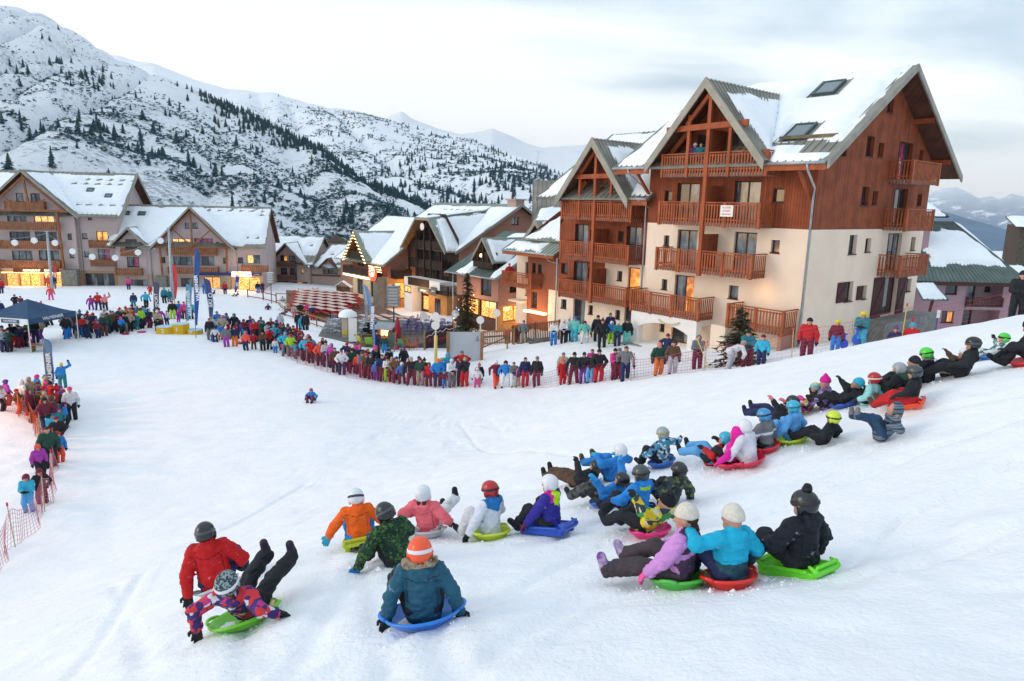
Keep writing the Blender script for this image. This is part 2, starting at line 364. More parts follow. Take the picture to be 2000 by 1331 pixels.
ys = np.concatenate([np.arange(-60, -10, 8), np.arange(-10, 3.6, 0.7), np.arange(3.6, 14, 0.085), np.arange(14, 30, 0.2), np.arange(30, 60, 0.5), np.arange(60, 120, 1.2), np.arange(120, 200, 8), np.arange(200, 460, 25)])
GX, GY = np.meshgrid(xs, ys, indexing='ij'); GZ = terr(GX, GY)
ii = np.arange(GX.size).reshape(GX.shape)
Q = np.stack([ii[:-1, :-1], ii[1:, :-1], ii[1:, 1:], ii[:-1, 1:]], -1).reshape(-1, 4)
def k_snow(m, t, B, src, last):
    n = t.nodes.new; l = t.links.new
    B.inputs['Specular IOR Level'].default_value = 0.25
    a = n('ShaderNodeTexNoise'); a.inputs['Scale'].default_value = 3.2; a.inputs['Detail'].default_value = 8; a.inputs['Roughness'].default_value = 0.62; l(src, a.inputs['Vector'])
    b = n('ShaderNodeTexNoise'); b.inputs['Scale'].default_value = 22; b.inputs['Detail'].default_value = 6; l(src, b.inputs['Vector'])
    mp = n('ShaderNodeMapping'); mp.inputs['Rotation'].default_value = (0, 0, math.radians(62)); mp.inputs['Scale'].default_value = (0.12, 2.3, 1); l(src, mp.inputs[0])
    c = n('ShaderNodeTexNoise'); c.inputs['Scale'].default_value = 1.6; c.inputs['Detail'].default_value = 4; l(mp.outputs[0], c.inputs['Vector'])
    s1 = n('ShaderNodeMath'); s1.operation = 'MULTIPLY_ADD'; l(b.outputs[0], s1.inputs[0]); s1.inputs[1].default_value = 0.35; l(a.outputs[0], s1.inputs[2])
    s2 = n('ShaderNodeMath'); s2.operation = 'MULTIPLY_ADD'; l(c.outputs[0], s2.inputs[0]); s2.inputs[1].default_value = 0.7; l(s1.outputs[0], s2.inputs[2])
    bp = n('ShaderNodeBump'); bp.inputs['Distance'].default_value = 0.055; bp.inputs['Strength'].default_value = 0.75; l(s2.outputs[0], bp.inputs['Height']); l(bp.outputs[0], B.inputs['Normal'])
SNOW = mat('snow', (0.86, 0.885, 0.905), 0.75, 0.04, 1.3, kind=k_snow)
SNOWR = mat('roof_snow', (0.86, 0.91, 0.95), 0.8, 0.03, 1.5, bump=0.03, bs=3.0)
link('snow_ground', mesh('snow_ground', np.stack([GX, GY, GZ], -1).reshape(-1, 3), Q, SNOW), kind='structure')
# ================================================================== MOUNTAINS
def k_mount(shrub, fine, big, thr, amt, colr, gul=(0.5, 1.6, 1.0)):
    def f(m, t, B, src, last):
        n = t.nodes.new; l = t.links.new
        def nz(sc, det, mpscale=None, rot=0):
            s = src
            if mpscale: mp = n('ShaderNodeMapping'); mp.inputs['Scale'].default_value = mpscale; mp.inputs['Rotation'].default_value = (0, rot, 0.5); l(src, mp.inputs[0]); s = mp.outputs[0]
            a = n('ShaderNodeTexNoise'); a.inputs['Scale'].default_value = sc; a.inputs['Detail'].default_value = det; a.inputs['Roughness'].default_value = 0.72; l(s, a.inputs['Vector']); return a.outputs[0]
        def mt(op, a, b):
            q = n('ShaderNodeMath'); q.operation = op
            for i, v in enumerate((a, b)):
                if isinstance(v, (int, float)): q.inputs[i].default_value = v
                else: l(v, q.inputs[i])
            return q.outputs[0]
        A = nz(fine, 6); Bn = nz(big, 3, gul, 0.7); s = mt('ADD', mt('MULTIPLY', A, 1.25), mt('MULTIPLY', Bn, 0.85))
        r = n('ShaderNodeMapRange'); r.interpolation_type = 'SMOOTHSTEP'; l(s, r.inputs[0]); r.inputs[1].default_value = thr; r.inputs[2].default_value = thr + 0.10; r.inputs[4].default_value = amt
        # the upper slopes are bare snow
        ge = n('ShaderNodeSeparateXYZ'); l(src, ge.inputs[0]); hz = n('ShaderNodeMapRange'); l(ge.outputs[2], hz.inputs[0]); hz.inputs[1].default_value = shrub[0]; hz.inputs[2].default_value = shrub[1]; hz.inputs[3].default_value = 1; hz.inputs[4].default_value = 0.12
        f_ = mt('MULTIPLY', r.outputs[0], hz.outputs[0])
        mx = n('ShaderNodeMix'); mx.data_type = 'RGBA'; l(f_, mx.inputs[0]); mx.inputs[6].default_value = B.inputs['Base Color'].default_value; mx.inputs[7].default_value = (*colr, 1); l(mx.outputs[2], B.inputs['Base Color'])
        bp = n('ShaderNodeBump'); bp.inputs['Distance'].default_value = 1.6; l(s, bp.inputs['Height']); l(bp.outputs[0], B.inputs['Normal'])
    return f
def mountain(name, prof, nu, nv, m, amp, fs, seed, z0=-12, curve=1.0, gul=0.0):
    """prof: (px, py of the crest, crest distance, foot distance); a real slope between foot and crest, with a back side"""
    prof = np.array(prof, float); px = np.linspace(prof[0, 0], prof[-1, 0], nu)
    py = np.interp(px, prof[:, 0], prof[:, 1]); Dt = np.interp(px, prof[:, 0], prof[:, 2]); Db = np.interp(px, prof[:, 0], prof[:, 3])
    T = np.concatenate([np.linspace(0, 1, nv), [1.12, 1.35]])
    V = np.zeros((nu, len(T), 3))
    for i in range(nu):
        r = ray(px[i], py[i]); hd = np.hypot(r[0], r[1]); e = r[2] / hd; dirx, diry = r[0] / hd, r[1] / hd
        zt = 10 + e * Dt[i]
        for j, t in enumerate(T):
            D = Db[i] + (Dt[i] - Db[i]) * t
            zz = z0 + (zt - z0) * (t ** curve) if t <= 1 else zt - (zt - z0) * (t - 1) * 1.8
            V[i, j] = (dirx * D, diry * D, zz)
    P = V.copy(); w = sst(0, 0.12, T) * (1 - 0.75 * sst(0.8, 1.0, T)) * (T <= 1.01)
    n = fbm(P / fs + seed, 5, 0.55); V[..., 2] += amp * n * w[None, :]
    if gul: V[..., 2] -= gul * w[None, :] * (1 - np.abs(vnoise(np.stack([P[..., 0] / (fs * 0.35) + P[..., 1] / (fs * .9), P[..., 0] * 0 + seed, P[..., 1] * 0], -1)))) ** 3
    ii = np.arange(V[..., 0].size).reshape(V.shape[:2]); Qd = np.stack([ii[:-1, :-1], ii[1:, :-1], ii[1:, 1:], ii[:-1, 1:]], -1).reshape(-1, 4)
    link(name, mesh(name, V.reshape(-1, 3), Qd, m), kind='structure')
    return V[:, :nv], px
MS1 = mat('mountain_snow', (0.82, 0.87, 0.91), 0.9, kind=k_mount((150, 330), 0.34, 0.012, 1.12, 0.62, (0.06, 0.13, 0.18), (1.0, 0.45, 0.9)))
MS2 = mat('ridge_snow', (0.84, 0.88, 0.91), 0.9, kind=k_mount((230, 420), 0.10, 0.005, 1.16, 0.7, (0.10, 0.16, 0.20)))
MS3 = mat('peak_snow', (0.86, 0.88, 0.90), 0.9, kind=k_mount((2200, 5000), 0.006, 0.0012, 1.22, 0.3, (0.30, 0.36, 0.42)))
MS4 = mat('far_massif', (0.84, 0.88, 0.92), 0.9, kind=k_mount((-60, 420), 0.006, 0.0014, 0.90, 0.95, (0.07, 0.15, 0.26)))
MS5 = mat('valley_forest_slope', (0.06, 0.15, 0.26), 0.95, 0.3, 0.004)
M1, P1 = mountain('near_mountain', [(-420, -180, 1500, 200), (-100, -35, 1350, 190), (0, 5, 1250, 180), (80, 25, 1200, 178), (170, 75, 1130, 175), (230, 112, 1080, 172), (290, 138, 1020, 170), (395, 180, 900, 165), (480, 215, 830, 165), (560, 255, 760, 165), (640, 300, 690, 165),
      (700, 340, 650, 165), (800, 398, 560, 165), (880, 436, 500, 170), (960, 470, 430, 180), (1100, 500, 380, 200), (1300, 520, 360, 220)], 420, 150, MS1, 14, 120, 3.0, curve=1.12, gul=16)
M2, P2 = mountain('second_ridge', [(100, 100, 2900, 1200), (230, 108, 2700, 1100), (300, 125, 2500, 1000), (370, 150, 2400, 950), (440, 170, 2300, 900), (540, 178, 2200, 850), (600, 200, 2150, 800), (700, 217, 2050, 750), (780, 240, 1950, 700), (860, 258, 1900, 650),
      (920, 266, 1800, 600), (960, 280, 1700, 550), (1000, 298, 1600, 520), (1060, 318, 1500, 500), (1110, 345, 1400, 480), (1180, 395, 1300, 470), (1300, 440, 1200, 500), (1500, 470, 1200, 600)], 320, 100, MS2, 30, 300, 8.0, curve=1.1, gul=25)
mountain('far_peaks', [(560, 262, 9000, 4500), (700, 236, 9000, 4500), (755, 230, 9000, 4500), (785, 217, 9000, 4500), (805, 231, 9000, 4500), (850, 249, 9000, 4500), (900, 262, 9000, 4500), (935, 257, 9000, 4500), (962, 251, 9000, 4500), (990, 264, 9000, 4500), (1030, 283, 9000, 4500), (1062, 291, 9000, 4500),
      (1100, 286, 9500, 4500), (1150, 284, 9500, 4500), (1220, 276, 9500, 4500), (1280, 272, 9500, 4500), (1400, 300, 9500, 4500), (1560, 360, 9500, 4500), (1720, 405, 9500, 4500)], 260, 50, MS3, 110, 900, 21.0)
mountain('far_massif', [(1560, 420, 12000, 5000), (1700, 395, 12000, 5000), (1780, 384, 12000, 5000), (1816, 376, 12000, 5000), (1845, 368, 12000, 5000), (1866, 366, 12000, 5000), (1890, 377, 12000, 5000), (1912, 388, 12000, 5000), (1932, 384, 12000, 5000), (1950, 391, 12000, 5000), (1975, 380, 12000, 5000), (2000, 384, 12000, 5000), (2060, 370, 12000, 5000), (2200, 400, 12000, 5000)], 260, 60, MS4, 210, 1100, 33.0, z0=-150, curve=1.25, gul=160)
mountain('valley_slope', [(1500, 470, 4000, 2500), (1700, 400, 4200, 2500), (1800, 404, 4200, 2500), (1860, 418, 4000, 2300), (1910, 434, 3800, 2200), (1960, 448, 3600, 2000), (2020, 455, 3500, 2000), (2300, 480, 3500, 2000)], 80, 20, MS5, 25, 400, 5.0, z0=-200)
# ------------------------------------------------------------------ conifers on the mountainside
NEEDLE = mat('conifer_needles', (0.022, 0.075, 0.095), 0.9, 0.4, 0.5)
BARK = mat('bark', (0.09, 0.065, 0.05), 0.9, 0.3, 8)
def conifer_geo(seed, tiers=9, seg=9, rad=0.24):
    rn = np.random.default_rng(seed); V = []; Fs = []; mi = []
    def tri(a, b, c, m=0): k = len(V); V.extend([a, b, c]); Fs.append((k, k + 1, k + 2)); mi.append(m)
    for k in range(6):
        a0, a1 = 2 * PI * k / 6, 2 * PI * (k + 1) / 6; tri((0.025 * math.cos(a0), 0.025 * math.sin(a0), 0), (0.025 * math.cos(a1), 0.025 * math.sin(a1), 0), (0, 0, 0.9), 1)
    for t in range(tiers):
        zz = 0.08 + 0.90 * t / tiers; R = rad * (1 - (t / tiers) ** 1.15) + 0.018
        for s in range(seg):
            a = 2 * PI * (s + rn.random()) / seg; r = R * rn.uniform(0.6, 1.15); w = rn.uniform(0.28, 0.5); z1 = zz - 0.05 * rn.uniform(0.3, 1.5); zt = zz + 0.13 * rn.uniform(0.7, 1.1)
            tip = (r * math.cos(a), r * math.sin(a), z1); l_ = (r * .62 * math.cos(a - w), r * .62 * math.sin(a - w), z1 + .012); rr = (r * .62 * math.cos(a + w), r * .62 * math.sin(a + w), z1 + .012); top = (0.01 * math.cos(a), 0.01 * math.sin(a), min(zt, 1.0))
            tri(l_, tip, top); tri(tip, rr, top)
    return np.array(V), np.array(Fs), np.array(mi)
CG = [conifer_geo(s, rad=r) for s, r in ((1, .28), (2, .34), (3, .22), (4, .3), (5, .38), (6, .26))]
CMESH = [mesh('conifer', v, f, [NEEDLE, BARK], m_, False) for v, f, m_ in CG]
T_ = []
def on(M, Pp, px, t):
    i = np.clip((px - Pp[0]) / (Pp[-1] - Pp[0]) * (len(Pp) - 1), 0, len(Pp) - 1.001); j = t * (M.shape[1] - 1.001)
    i0, j0 = int(i), int(j); a, b = i - i0, j - j0
    return (M[i0, j0] * (1 - a) + M[i0 + 1, j0] * a) * (1 - b) + (M[i0, j0 + 1] * (1 - a) + M[i0 + 1, j0 + 1] * a) * b
rt = random.Random(11)
for _ in range(13000):   # scattered and clumped trees on the near mountain
    px = rt.uniform(-30, 1120); t = rt.random() ** 0.85; q = on(M1, P1, px, t)
    dens = vnoise(np.array([q[0] / 45, q[1] / 60, 2.0])) * 0.6 + vnoise(np.array([q[0] / 14, q[1] / 14, 5.0])) * 0.5
    band = max(0, 1 - abs(t - 0.95) / 0.10) if px > 390 else 0
    low = max(0, 1 - t / 0.16)
    p = 0.012 + 0.55 * max(0, dens - 0.22) + 1.3 * band * (0.5 + 0.5 * (px > 420)) + 0.3 * low
    if px < 330 and t > 0.75: p *= 0.10
    if t < 0.04: p = 0.25
    if rt.random() < p: T_.append((q, rt.uniform(4.5, 9.5) * (1.0 if band == 0 else 0.95)))
for _ in range(8000):   # the ridge behind
    px = rt.uniform(480, 1200); t = rt.random() * 0.97; q = on(M2, P2, px, t)
    dens = vnoise(np.array([q[0] / 90, q[1] / 130, 9.0])) * 0.6 + vnoise(np.array([q[0] / 30, q[1] / 30, 15.0])) * 0.5
    p = (0.05 + 0.55 * max(0, dens)) * (1.25 - t) * (0.35 + 0.9 * sst(600, 1000, px)) + (0.6 * max(0, 1 - abs(t - .96) / .06) if px > 960 else 0)
    if rt.random() < p: T_.append((q, rt.uniform(7, 13)))
# trees near the village edge that show large
for px, d, h in ((118, 210, 8), (206, 200, 8), (246, 200, 9), (515, 230, 9), (545, 190, 9), (555, 185, 11), (562, 188, 12), (570, 190, 9), (586, 188, 7), (600, 186, 8), (610, 190, 9), (622, 185, 10), (640, 188, 8), (655, 186, 9), (680, 190, 8), (700, 190, 9), (350, 210, 7), (362, 205, 9), (372, 210, 8), (385, 215, 9), (398, 212, 7), (428, 215, 6), (40, 205, 12), (25, 200, 10), (150, 205, 8), (130, 205, 7)):
    r = ray(px, 400); q = CAM + r * d; i = np.argmin(np.hypot(M1[..., 0] - q[0], M1[..., 1] - q[1])); T_.append((M1.reshape(-1, 3)[i], h * .62))
# low dark scrub poking through the snow, far too much to count
rb_ = np.random.default_rng(4); BV, BF = [], []; nb_ = 0
for M_, Pp_, n_, lo_, hi_, s0_, s1_ in ((M1, P1, 38000, -40, 1120, .7, 1.9), (M2, P2, 16000, 480, 1200, 1.5, 4.0)):
    PX = rb_.uniform(lo_, hi_, n_); TT = rb_.random(n_) ** .9 * .97; fi = (PX - Pp_[0]) / (Pp_[-1] - Pp_[0]) * (len(Pp_) - 1); fj = TT * (M_.shape[1] - 1.001); i0 = fi.astype(int); j0 = fj.astype(int); a = (fi - i0)[:, None]; b = (fj - j0)[:, None]
    Q_ = (M_[i0, j0] * (1 - a) + M_[i0 + 1, j0] * a) * (1 - b) + (M_[i0, j0 + 1] * (1 - a) + M_[i0 + 1, j0 + 1] * a) * b
    dn = .8 * vnoise(np.stack([Q_[:, 0] / 60 + Q_[:, 1] / 150, Q_[:, 1] / 60, TT * 0 + 3], 1)) + .7 * vnoise(np.stack([Q_[:, 0] / 13, Q_[:, 1] / 17, TT * 0 + 8], 1)) + .25
    k_ = (rb_.random(n_) < np.clip(dn * 1.4, 0, 1) * (1 - .85 * sst(.5, .8, TT * (1 + .2 * (PX < 330))) * (PX < 600))); Q_ = Q_[k_]; s_ = rb_.uniform(s0_, s1_, len(Q_))
    for t_ in range(5):
        d_ = rb_.normal(size=(len(Q_), 3, 3)) * .55; d_[..., 2] = np.abs(d_[..., 2]) * .8 + .1; v = Q_[:, None] + d_ * s_[:, None, None]; BV.append(v.reshape(-1, 3)); BF.append(np.arange(len(Q_) * 3).reshape(-1, 3) + nb_); nb_ += len(Q_) * 3
link('scrub', mesh('scrub', np.concatenate(BV), np.concatenate(BF), mat('dark_scrub', (.045, .12, .155), .9, .5, .3), smooth=False), kind='stuff', label='low dark scrub poking through the snow on the mountainsides', cat='scrub')
def pxsize(q, h): return h / max((q - CAM) @ FW, 1)
T_.sort(key=lambda a: -pxsize(*a))
def visible(q):
    v = q - CAM; z_ = v @ FW; x = 1000 + FPX * (v @ RT) / z_; y = 665.5 - FPX * (v @ UP) / z_; return -20 < x < 1160 and y < (470 if x > 240 else 345)
near = [a for a in T_ if visible(a[0])][:250]; ns_ = set(id(a) for a in near); rest = [a for a in T_ if id(a) not in ns_]
for k, (q, h) in enumerate(near):
    o = link('conifer', CMESH[k % 6], label='dark conifer growing on the lower snowy mountainside', cat='tree', group='conifers scattered over the lower mountainside')
    o.location = (q[0], q[1], q[2] - 0.2); h *= .88; o.scale = (h * rt.uniform(.75, 1.4), h * rt.uniform(.75, 1.4), h * rt.uniform(0.85, 1.2)); o.rotation_euler = (0, 0, rt.uniform(0, 6))
VV, FF, MM = [], [], []; b = 0
for k, (q, h) in enumerate(rest):
    v, f, m_ = CG[k % 6]; a = rt.uniform(0, 6); c, s = math.cos(a), math.sin(a)
    h *= .85; v = v * h; v = np.stack([v[:, 0] * c - v[:, 1] * s, v[:, 0] * s + v[:, 1] * c, v[:, 2] * 1.1], 1) + q - (0, 0, .3)
    VV.append(v); FF.append(f + b); MM.append(m_); b += len(v)
link('far_conifer_forest', mesh('far_conifer_forest', np.concatenate(VV), np.concatenate(FF), [NEEDLE, BARK], np.concatenate(MM), False), kind='stuff', label='forest of small dark conifers spread over the upper mountainsides and ridges', cat='forest')
# ================================================================== BUILDINGS
R_ = math.radians
CREAM = mat('cream_render', (0.84, 0.69, 0.55), 0.9, 0.07, 0.7, bump=0.012, bs=25)
WOOD = mat('red_brown_cladding', (0.31, 0.076, 0.030), 0.75, 0.30, 1.2, kind=k_planks(0.155, 0.01))
WOODF = mat('red_brown_cladding_flush', (0.31, 0.076, 0.030), 0.75, 0.30, 1.2, kind=k_planks(0.155, 0.01))
BROWNR = mat('brown_render', (0.25, 0.09, 0.055), 0.9, 0.12, 0.8, bump=0.01, bs=20)
RAILW = mat('stained_rail_wood', (0.38, 0.095, 0.032), 0.6, 0.3, 2.5)
BEAMW = mat('stained_beam', (0.36, 0.085, 0.03), 0.6, 0.3, 2.0, stretch=(1, 1, 0.2))
SHEET = mat('grey_roof_sheet', (0.27, 0.27, 0.23), 0.45, 0.25, 0.8, metal=0.25)
FASC = mat('roof_fascia', (0.30, 0.29, 0.25), 0.5, 0.2, 1.5, metal=0.2)
GREENR = mat('green_roof_sheet', (0.13, 0.175, 0.16), 0.5, 0.25, 0.8, metal=0.2)
GREYG = mat('grey_green_sheet', (0.30, 0.34, 0.29), 0.5, 0.2, 0.7, metal=0.15)
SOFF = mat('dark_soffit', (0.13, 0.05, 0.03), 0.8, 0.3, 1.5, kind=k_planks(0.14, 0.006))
WINF = mat('dark_window_frame', (0.06, 0.022, 0.018), 0.5)
PIPE = mat('zinc_pipe', (0.42, 0.47, 0.49), 0.4, 0.2, 4, metal=0.5)
WHITE = mat('white_paint', (0.78, 0.77, 0.74), 0.8, 0.06, 1.0, bump=0.005, bs=20)
GREYW = mat('grey_pink_render', (0.52, 0.43, 0.42), 0.9, 0.1, 0.6, bump=0.01, bs=15)
TAN = mat('tan_render', (0.46, 0.35, 0.30), 0.9, 0.1, 0.6, bump=0.01, bs=15)
PINKR = mat('pink_render', (0.42, 0.27, 0.30), 0.9, 0.08, 0.7, bump=0.01, bs=15)
SALM = mat('salmon_render', (0.37, 0.19, 0.14), 0.9, 0.1, 0.6, bump=0.01, bs=15)
LBROWN = mat('varnished_balcony_wood', (0.30, 0.12, 0.05), 0.6, 0.35, 2)
DBROWN = mat('dark_brown_wood', (0.045, 0.028, 0.022), 0.75, 0.35, 2, kind=k_planks(0.16, 0.006))
STONE = mat('stone_cladding', (0.25, 0.25, 0.23), 0.9, 0.4, 6, bump=0.05, bs=7)
CONC = mat('concrete', (0.33, 0.32, 0.30), 0.9, 0.25, 2, bump=0.01, bs=20)
ORNG = mat('warm_ochre_wall', (0.55, 0.27, 0.09), 0.85, 0.15, 1.2)
def glassmat(name, c, lit=0.0, c2=None, spec=0.5, vs=1.1):
    m = mat(name, c, 0.06, 0.5, vs, col2=c2 or tuple(x * 0.35 for x in c), spec=0.8, stretch=(1.0, 1.0, 0.8) if lit else (1.0, 1.0, 0.35))
    if lit:
        t = m.node_tree; B = t.nodes['Principled BSDF']; mx = [n for n in t.nodes if n.type == 'MIX'][0]
        t.links.new(mx.outputs[2], B.inputs['Emission Color']); B.inputs['Emission Strength'].default_value = lit
    return m
G_DARK = glassmat('dark_window_glass', (0.035, 0.045, 0.055), c2=(0.02, 0.022, 0.028))
G_CURT = glassmat('curtained_glass', (0.24, 0.29, 0.32), c2=(0.06, 0.08, 0.10), vs=2.4)
G_LIT = glassmat('lit_window_glass', (0.95, 0.45, 0.10), .75, (0.35, 0.10, 0.02), vs=1.8)
G_LITW = glassmat('bright_lit_glass', (1.0, 0.62, 0.24), 1.0, (0.55, 0.20, 0.05), vs=6)
G_SHOP = glassmat('lit_shop_window', (1.0, 0.52, 0.15), .8, (0.42, 0.13, 0.03), vs=6.5)
G_RED = glassmat('reddish_curtained_glass', (0.28, 0.04, 0.12), 0.25, (0.12, 0.02, 0.06), vs=3)
G_SHUT = mat('maroon_shutter_paint', (0.075, 0.022, 0.025), 0.7, 0.3, 4)
PANES = {'d': G_DARK, 'c': G_CURT, 'l': G_LIT, 'w': G_LITW, 's': G_SHOP, 'r': G_RED, 'v': G_SHUT}
def clip(poly, a, b, c):
    """keep a*x + b*z <= c"""
    o = []
    for i in range(len(poly)):
        p, q = poly[i], poly[(i + 1) % len(poly)]; dp, dq = a * p[0] + b * p[1] - c, a * q[0] + b * q[1] - c
        if dp <= 1e-9: o.append(p)
        if (dp < -1e-9 and dq > 1e-9) or (dp > 1e-9 and dq < -1e-9): t = dp / (dp - dq); o.append((p[0] + (q[0] - p[0]) * t, p[1] + (q[1] - p[1]) * t))
    return o
def gab(xa, za, k): return [(-k, 1, za - k * xa), (k, 1, za + k * xa)]
class Bldg:
    def __init__(s, name, label, loc, rot, base, cat='building', group=None):
        s.base = base; s.o = thing(name, label, cat, (loc[0], loc[1], base), R_(rot), group); s.wm = s.mb(); s.mats = []; s.rot = R_(rot); s.loc = loc
    def mb(s): return MB((0, 0, -s.base))
    def w(s, x, y, zz):  # world coordinates of a local point
        c, n = math.cos(s.rot), math.sin(s.rot); return np.array([s.loc[0] + x * c - y * n, s.loc[1] + x * n + y * c, zz])
    def mi(s, m):
        if m not in s.mats: s.mats.append(m)
        return s.mats.index(m)
    def P(s, axis, c, sgn):
        # sgn: outward direction along the other axis
        if axis == 'x': return lambda a, z_, d=0: (a, c - sgn * d, z_)
        return lambda a, z_, d=0: (c - sgn * d, a, z_)
    def wall(s, axis, c, sgn, a0, a1, z0, z1, bands, ops=(), clips=(), reveal=0.2):
        P = s.P(axis, c, sgn)
        A = sorted({a0, a1, *[v for o in ops for v in o[:2] if a0 < v < a1]}); Z = sorted({z0, z1, *[v for o in ops for v in o[2:4] if z0 < v < z1], *[b[0] for b in bands if z0 < b[0] < z1]})
        for i in range(len(A) - 1):
            for j in range(len(Z) - 1):
                ca, cz = (A[i] + A[i + 1]) / 2, (Z[j] + Z[j + 1]) / 2
                if any(o[0] < ca < o[1] and o[2] < cz < o[3] for o in ops): continue
                pl = [(A[i], Z[j]), (A[i + 1], Z[j]), (A[i + 1], Z[j + 1]), (A[i], Z[j + 1])]
                for cl in clips: pl = clip(pl, *cl) if len(pl) > 2 else pl
                if len(pl) < 3: continue
                m = [b[1] for b in bands if cz < b[0]][0]
                s.wm.poly([P(a, z_) for a, z_ in pl], s.mi(m))
        for o in ops:
            k = o[4]; m = [b[1] for b in bands if (o[2] + o[3]) / 2 < b[0]][0]; x0, x1, y0, y1 = o[:4]; rv = o[5] if len(o) > 5 else reveal; q = s.mi(m)
            for (u, v), (u2, v2) in (((x0, y0), (x1, y0)), ((x1, y0), (x1, y1)), ((x1, y1), (x0, y1)), ((x0, y1), (x0, y0))):
                s.wm.poly([P(u, v), P(u2, v2), P(u2, v2, rv), P(u, v, rv)], q)
            s.window(axis, c, sgn, x0, x1, y0, y1, k, rv)
    def window(s, axis, c, sgn, x0, x1, y0, y1, k, rv, frame=None):
        P = s.P(axis, c, sgn); w, h = x1 - x0, y1 - y0; door = h > 1.75; f = s.mb(); t = 0.075 if max(w, h) > 0.9 else 0.06
        def bar(a, b, c_, d, dp=0.04, z_=0.0):
            V = [P(aa, zz, rv - z_ - dd) for dd in (0, dp) for aa, zz in ((a, c_), (b, c_), (b, d), (a, d))]
            f.add(V, [(0, 1, 2, 3), (4, 5, 6, 7), (0, 1, 5, 4), (1, 2, 6, 5), (2, 3, 7, 6), (3, 0, 4, 7)])
        bar(x0, x0 + t, y0, y1); bar(x1 - t, x1, y0, y1); bar(x0 + t, x1 - t, y1 - t, y1); bar(x0 + t, x1 - t, y0, y0 + t * (1.8 if door else 1))
        nm = max(1, round(w / (0.75 if k[0] != 's' else 1.3)))
        for i in range(1, nm): xm = x0 + w * i / nm; bar(xm - t * .6, xm + t * .6, y0 + t, y1 - t, 0.035)
        if not door and w < 1.6 and y0 > s.base + 1.2:  # sill
            V = [P(aa, zz, dd) for dd in (rv, -0.05) for aa, zz in ((x0 - .04, y0 - .05), (x1 + .04, y0 - .05), (x1 + .04, y0 + .003), (x0 - .04, y0 + .003))]
            g = s.mb(); g.add(V, [(0, 1, 2, 3), (4, 5, 6, 7), (0, 1, 5, 4), (1, 2, 6, 5), (2, 3, 7, 6), (3, 0, 4, 7)])
        else: g = None
        nmn = 'shop_window' if k[0] == 's' else 'balcony_door' if door else 'window'
        fo = f.build(nmn, [WINF], s.o)
        if g: g.build('sill', [WINF], fo)
        for i in range(nm):
            p = s.mb(); a, b = x0 + w * i / nm, x0 + w * (i + 1) / nm; kk = k[i % len(k)]
            V = [P(aa, zz, rv + dd) for dd in (-0.012, 0.0) for aa, zz in ((a + .02, y0 + .02), (b - .02, y0 + .02), (b - .02, y1 - .02), (a + .02, y1 - .02))]
            p.add(V, [(0, 1, 2, 3), (4, 5, 6, 7), (0, 1, 5, 4), (1, 2, 6, 5), (2, 3, 7, 6), (3, 0, 4, 7)]); p.build('pane', [PANES[kk]], fo)
        return fo
    def shutter(s, axis, c, sgn, x0, x1, y0, y1):
        P = s.P(axis, c, sgn); f = s.mb()
        def bx(a, b, z0, z1, d0, d1):
            V = [P(aa, zz, dd) for dd in (d0, d1) for aa, zz in ((a, z0), (b, z0), (b, z1), (a, z1))]; f.add(V, [(0, 1, 2, 3), (4, 5, 6, 7), (0, 1, 5, 4), (1, 2, 6, 5), (2, 3, 7, 6), (3, 0, 4, 7)])
        bx(x0, x1, y0, y1, -0.02, -0.05); bx(x0, x1, y0 + .15, y0 + .25, -0.052, -0.075); bx(x0, x1, y1 - .25, y1 - .15, -0.052, -0.075)
        f.beam(P(x0 + .05, y0 + .25, -0.065), P(x1 - .05, y1 - .25, -0.065), 0.09, 0.02, up=(1, 0, 0) if axis == 'y' else (0, 1, 0)); f.build('shutter', [G_SHUT], s.o)
    def balcony(s, axis, c, sgn, a0, a1, depth, zf, m, h=1.08, bal=0.17, ends=(1, 1), posts=(), slab=0.18, skirt=True, bw=0.085, deckm=None):
        P = s.P(axis, c, sgn); d = s.mb()
        def bx(M_, a, b, z0, z1, d0, d1):
            V = [P(aa, zz, dd) for dd in (d0, d1) for aa, zz in ((a, z0), (b, z0), (b, z1), (a, z1))]; M_.add(V, [(0, 1, 2, 3), (4, 5, 6, 7), (0, 1, 5, 4), (1, 2, 6, 5), (2, 3, 7, 6), (3, 0, 4, 7)])
        bx(d, a0 + .03, a1 - .03, zf - slab, zf, 0.0, -depth + .04); bo = d.build('balcony', [deckm or CONC], s.o)
        r = s.mb(); zb = zf - slab - 0.02 if skirt else zf + 0.06
        bx(r, a0, a1, zf + h - 0.06, zf + h, -depth - 0.035, -depth + .055); bx(r, a0, a1, zf + 0.12, zf + 0.2, -depth + .005, -depth + .045); bx(r, a0, a1, zf + h - .2, zf + h - .14, -depth + .005, -depth + .045)
        n = max(2, int((a1 - a0) / bal))
        for i in range(n + 1): x = a0 + (a1 - a0) * i / n; bx(r, x - bw / 2, x + bw / 2, zb, zf + h - .1, -depth - .02, -depth + .003)
        for e, x, sg in ((ends[0], a0, 1), (ends[1], a1, -1)):
            if not e: continue
            bx(r, x - .045, x + .045, zf + h - .06, zf + h, -0.0, -depth + .06); bx(r, min(x, x + sg * .04), max(x, x + sg * .04), zf + .12, zf + .2, 0, -depth + .05); n2 = max(2, int(depth / bal))
            for i in range(n2): y = depth * (i + .5) / n2; bx(r, min(x - sg * .02, x), max(x - sg * .02, x), zb, zf + h - .1, -y - bw / 2, -y + bw / 2)
            bx(r, x - .07, x + .07, zb - .03, zf + h + .01, -depth - .045, -depth + .09)
        for x in posts: bx(r, x - .07, x + .07, zb - .03, zf + h - .01, -depth - .045, -depth + .09)
        r.build('railing', [m], bo); return bo
    def fin_walls(s): s.wm.build('wall', s.mats, s.o)
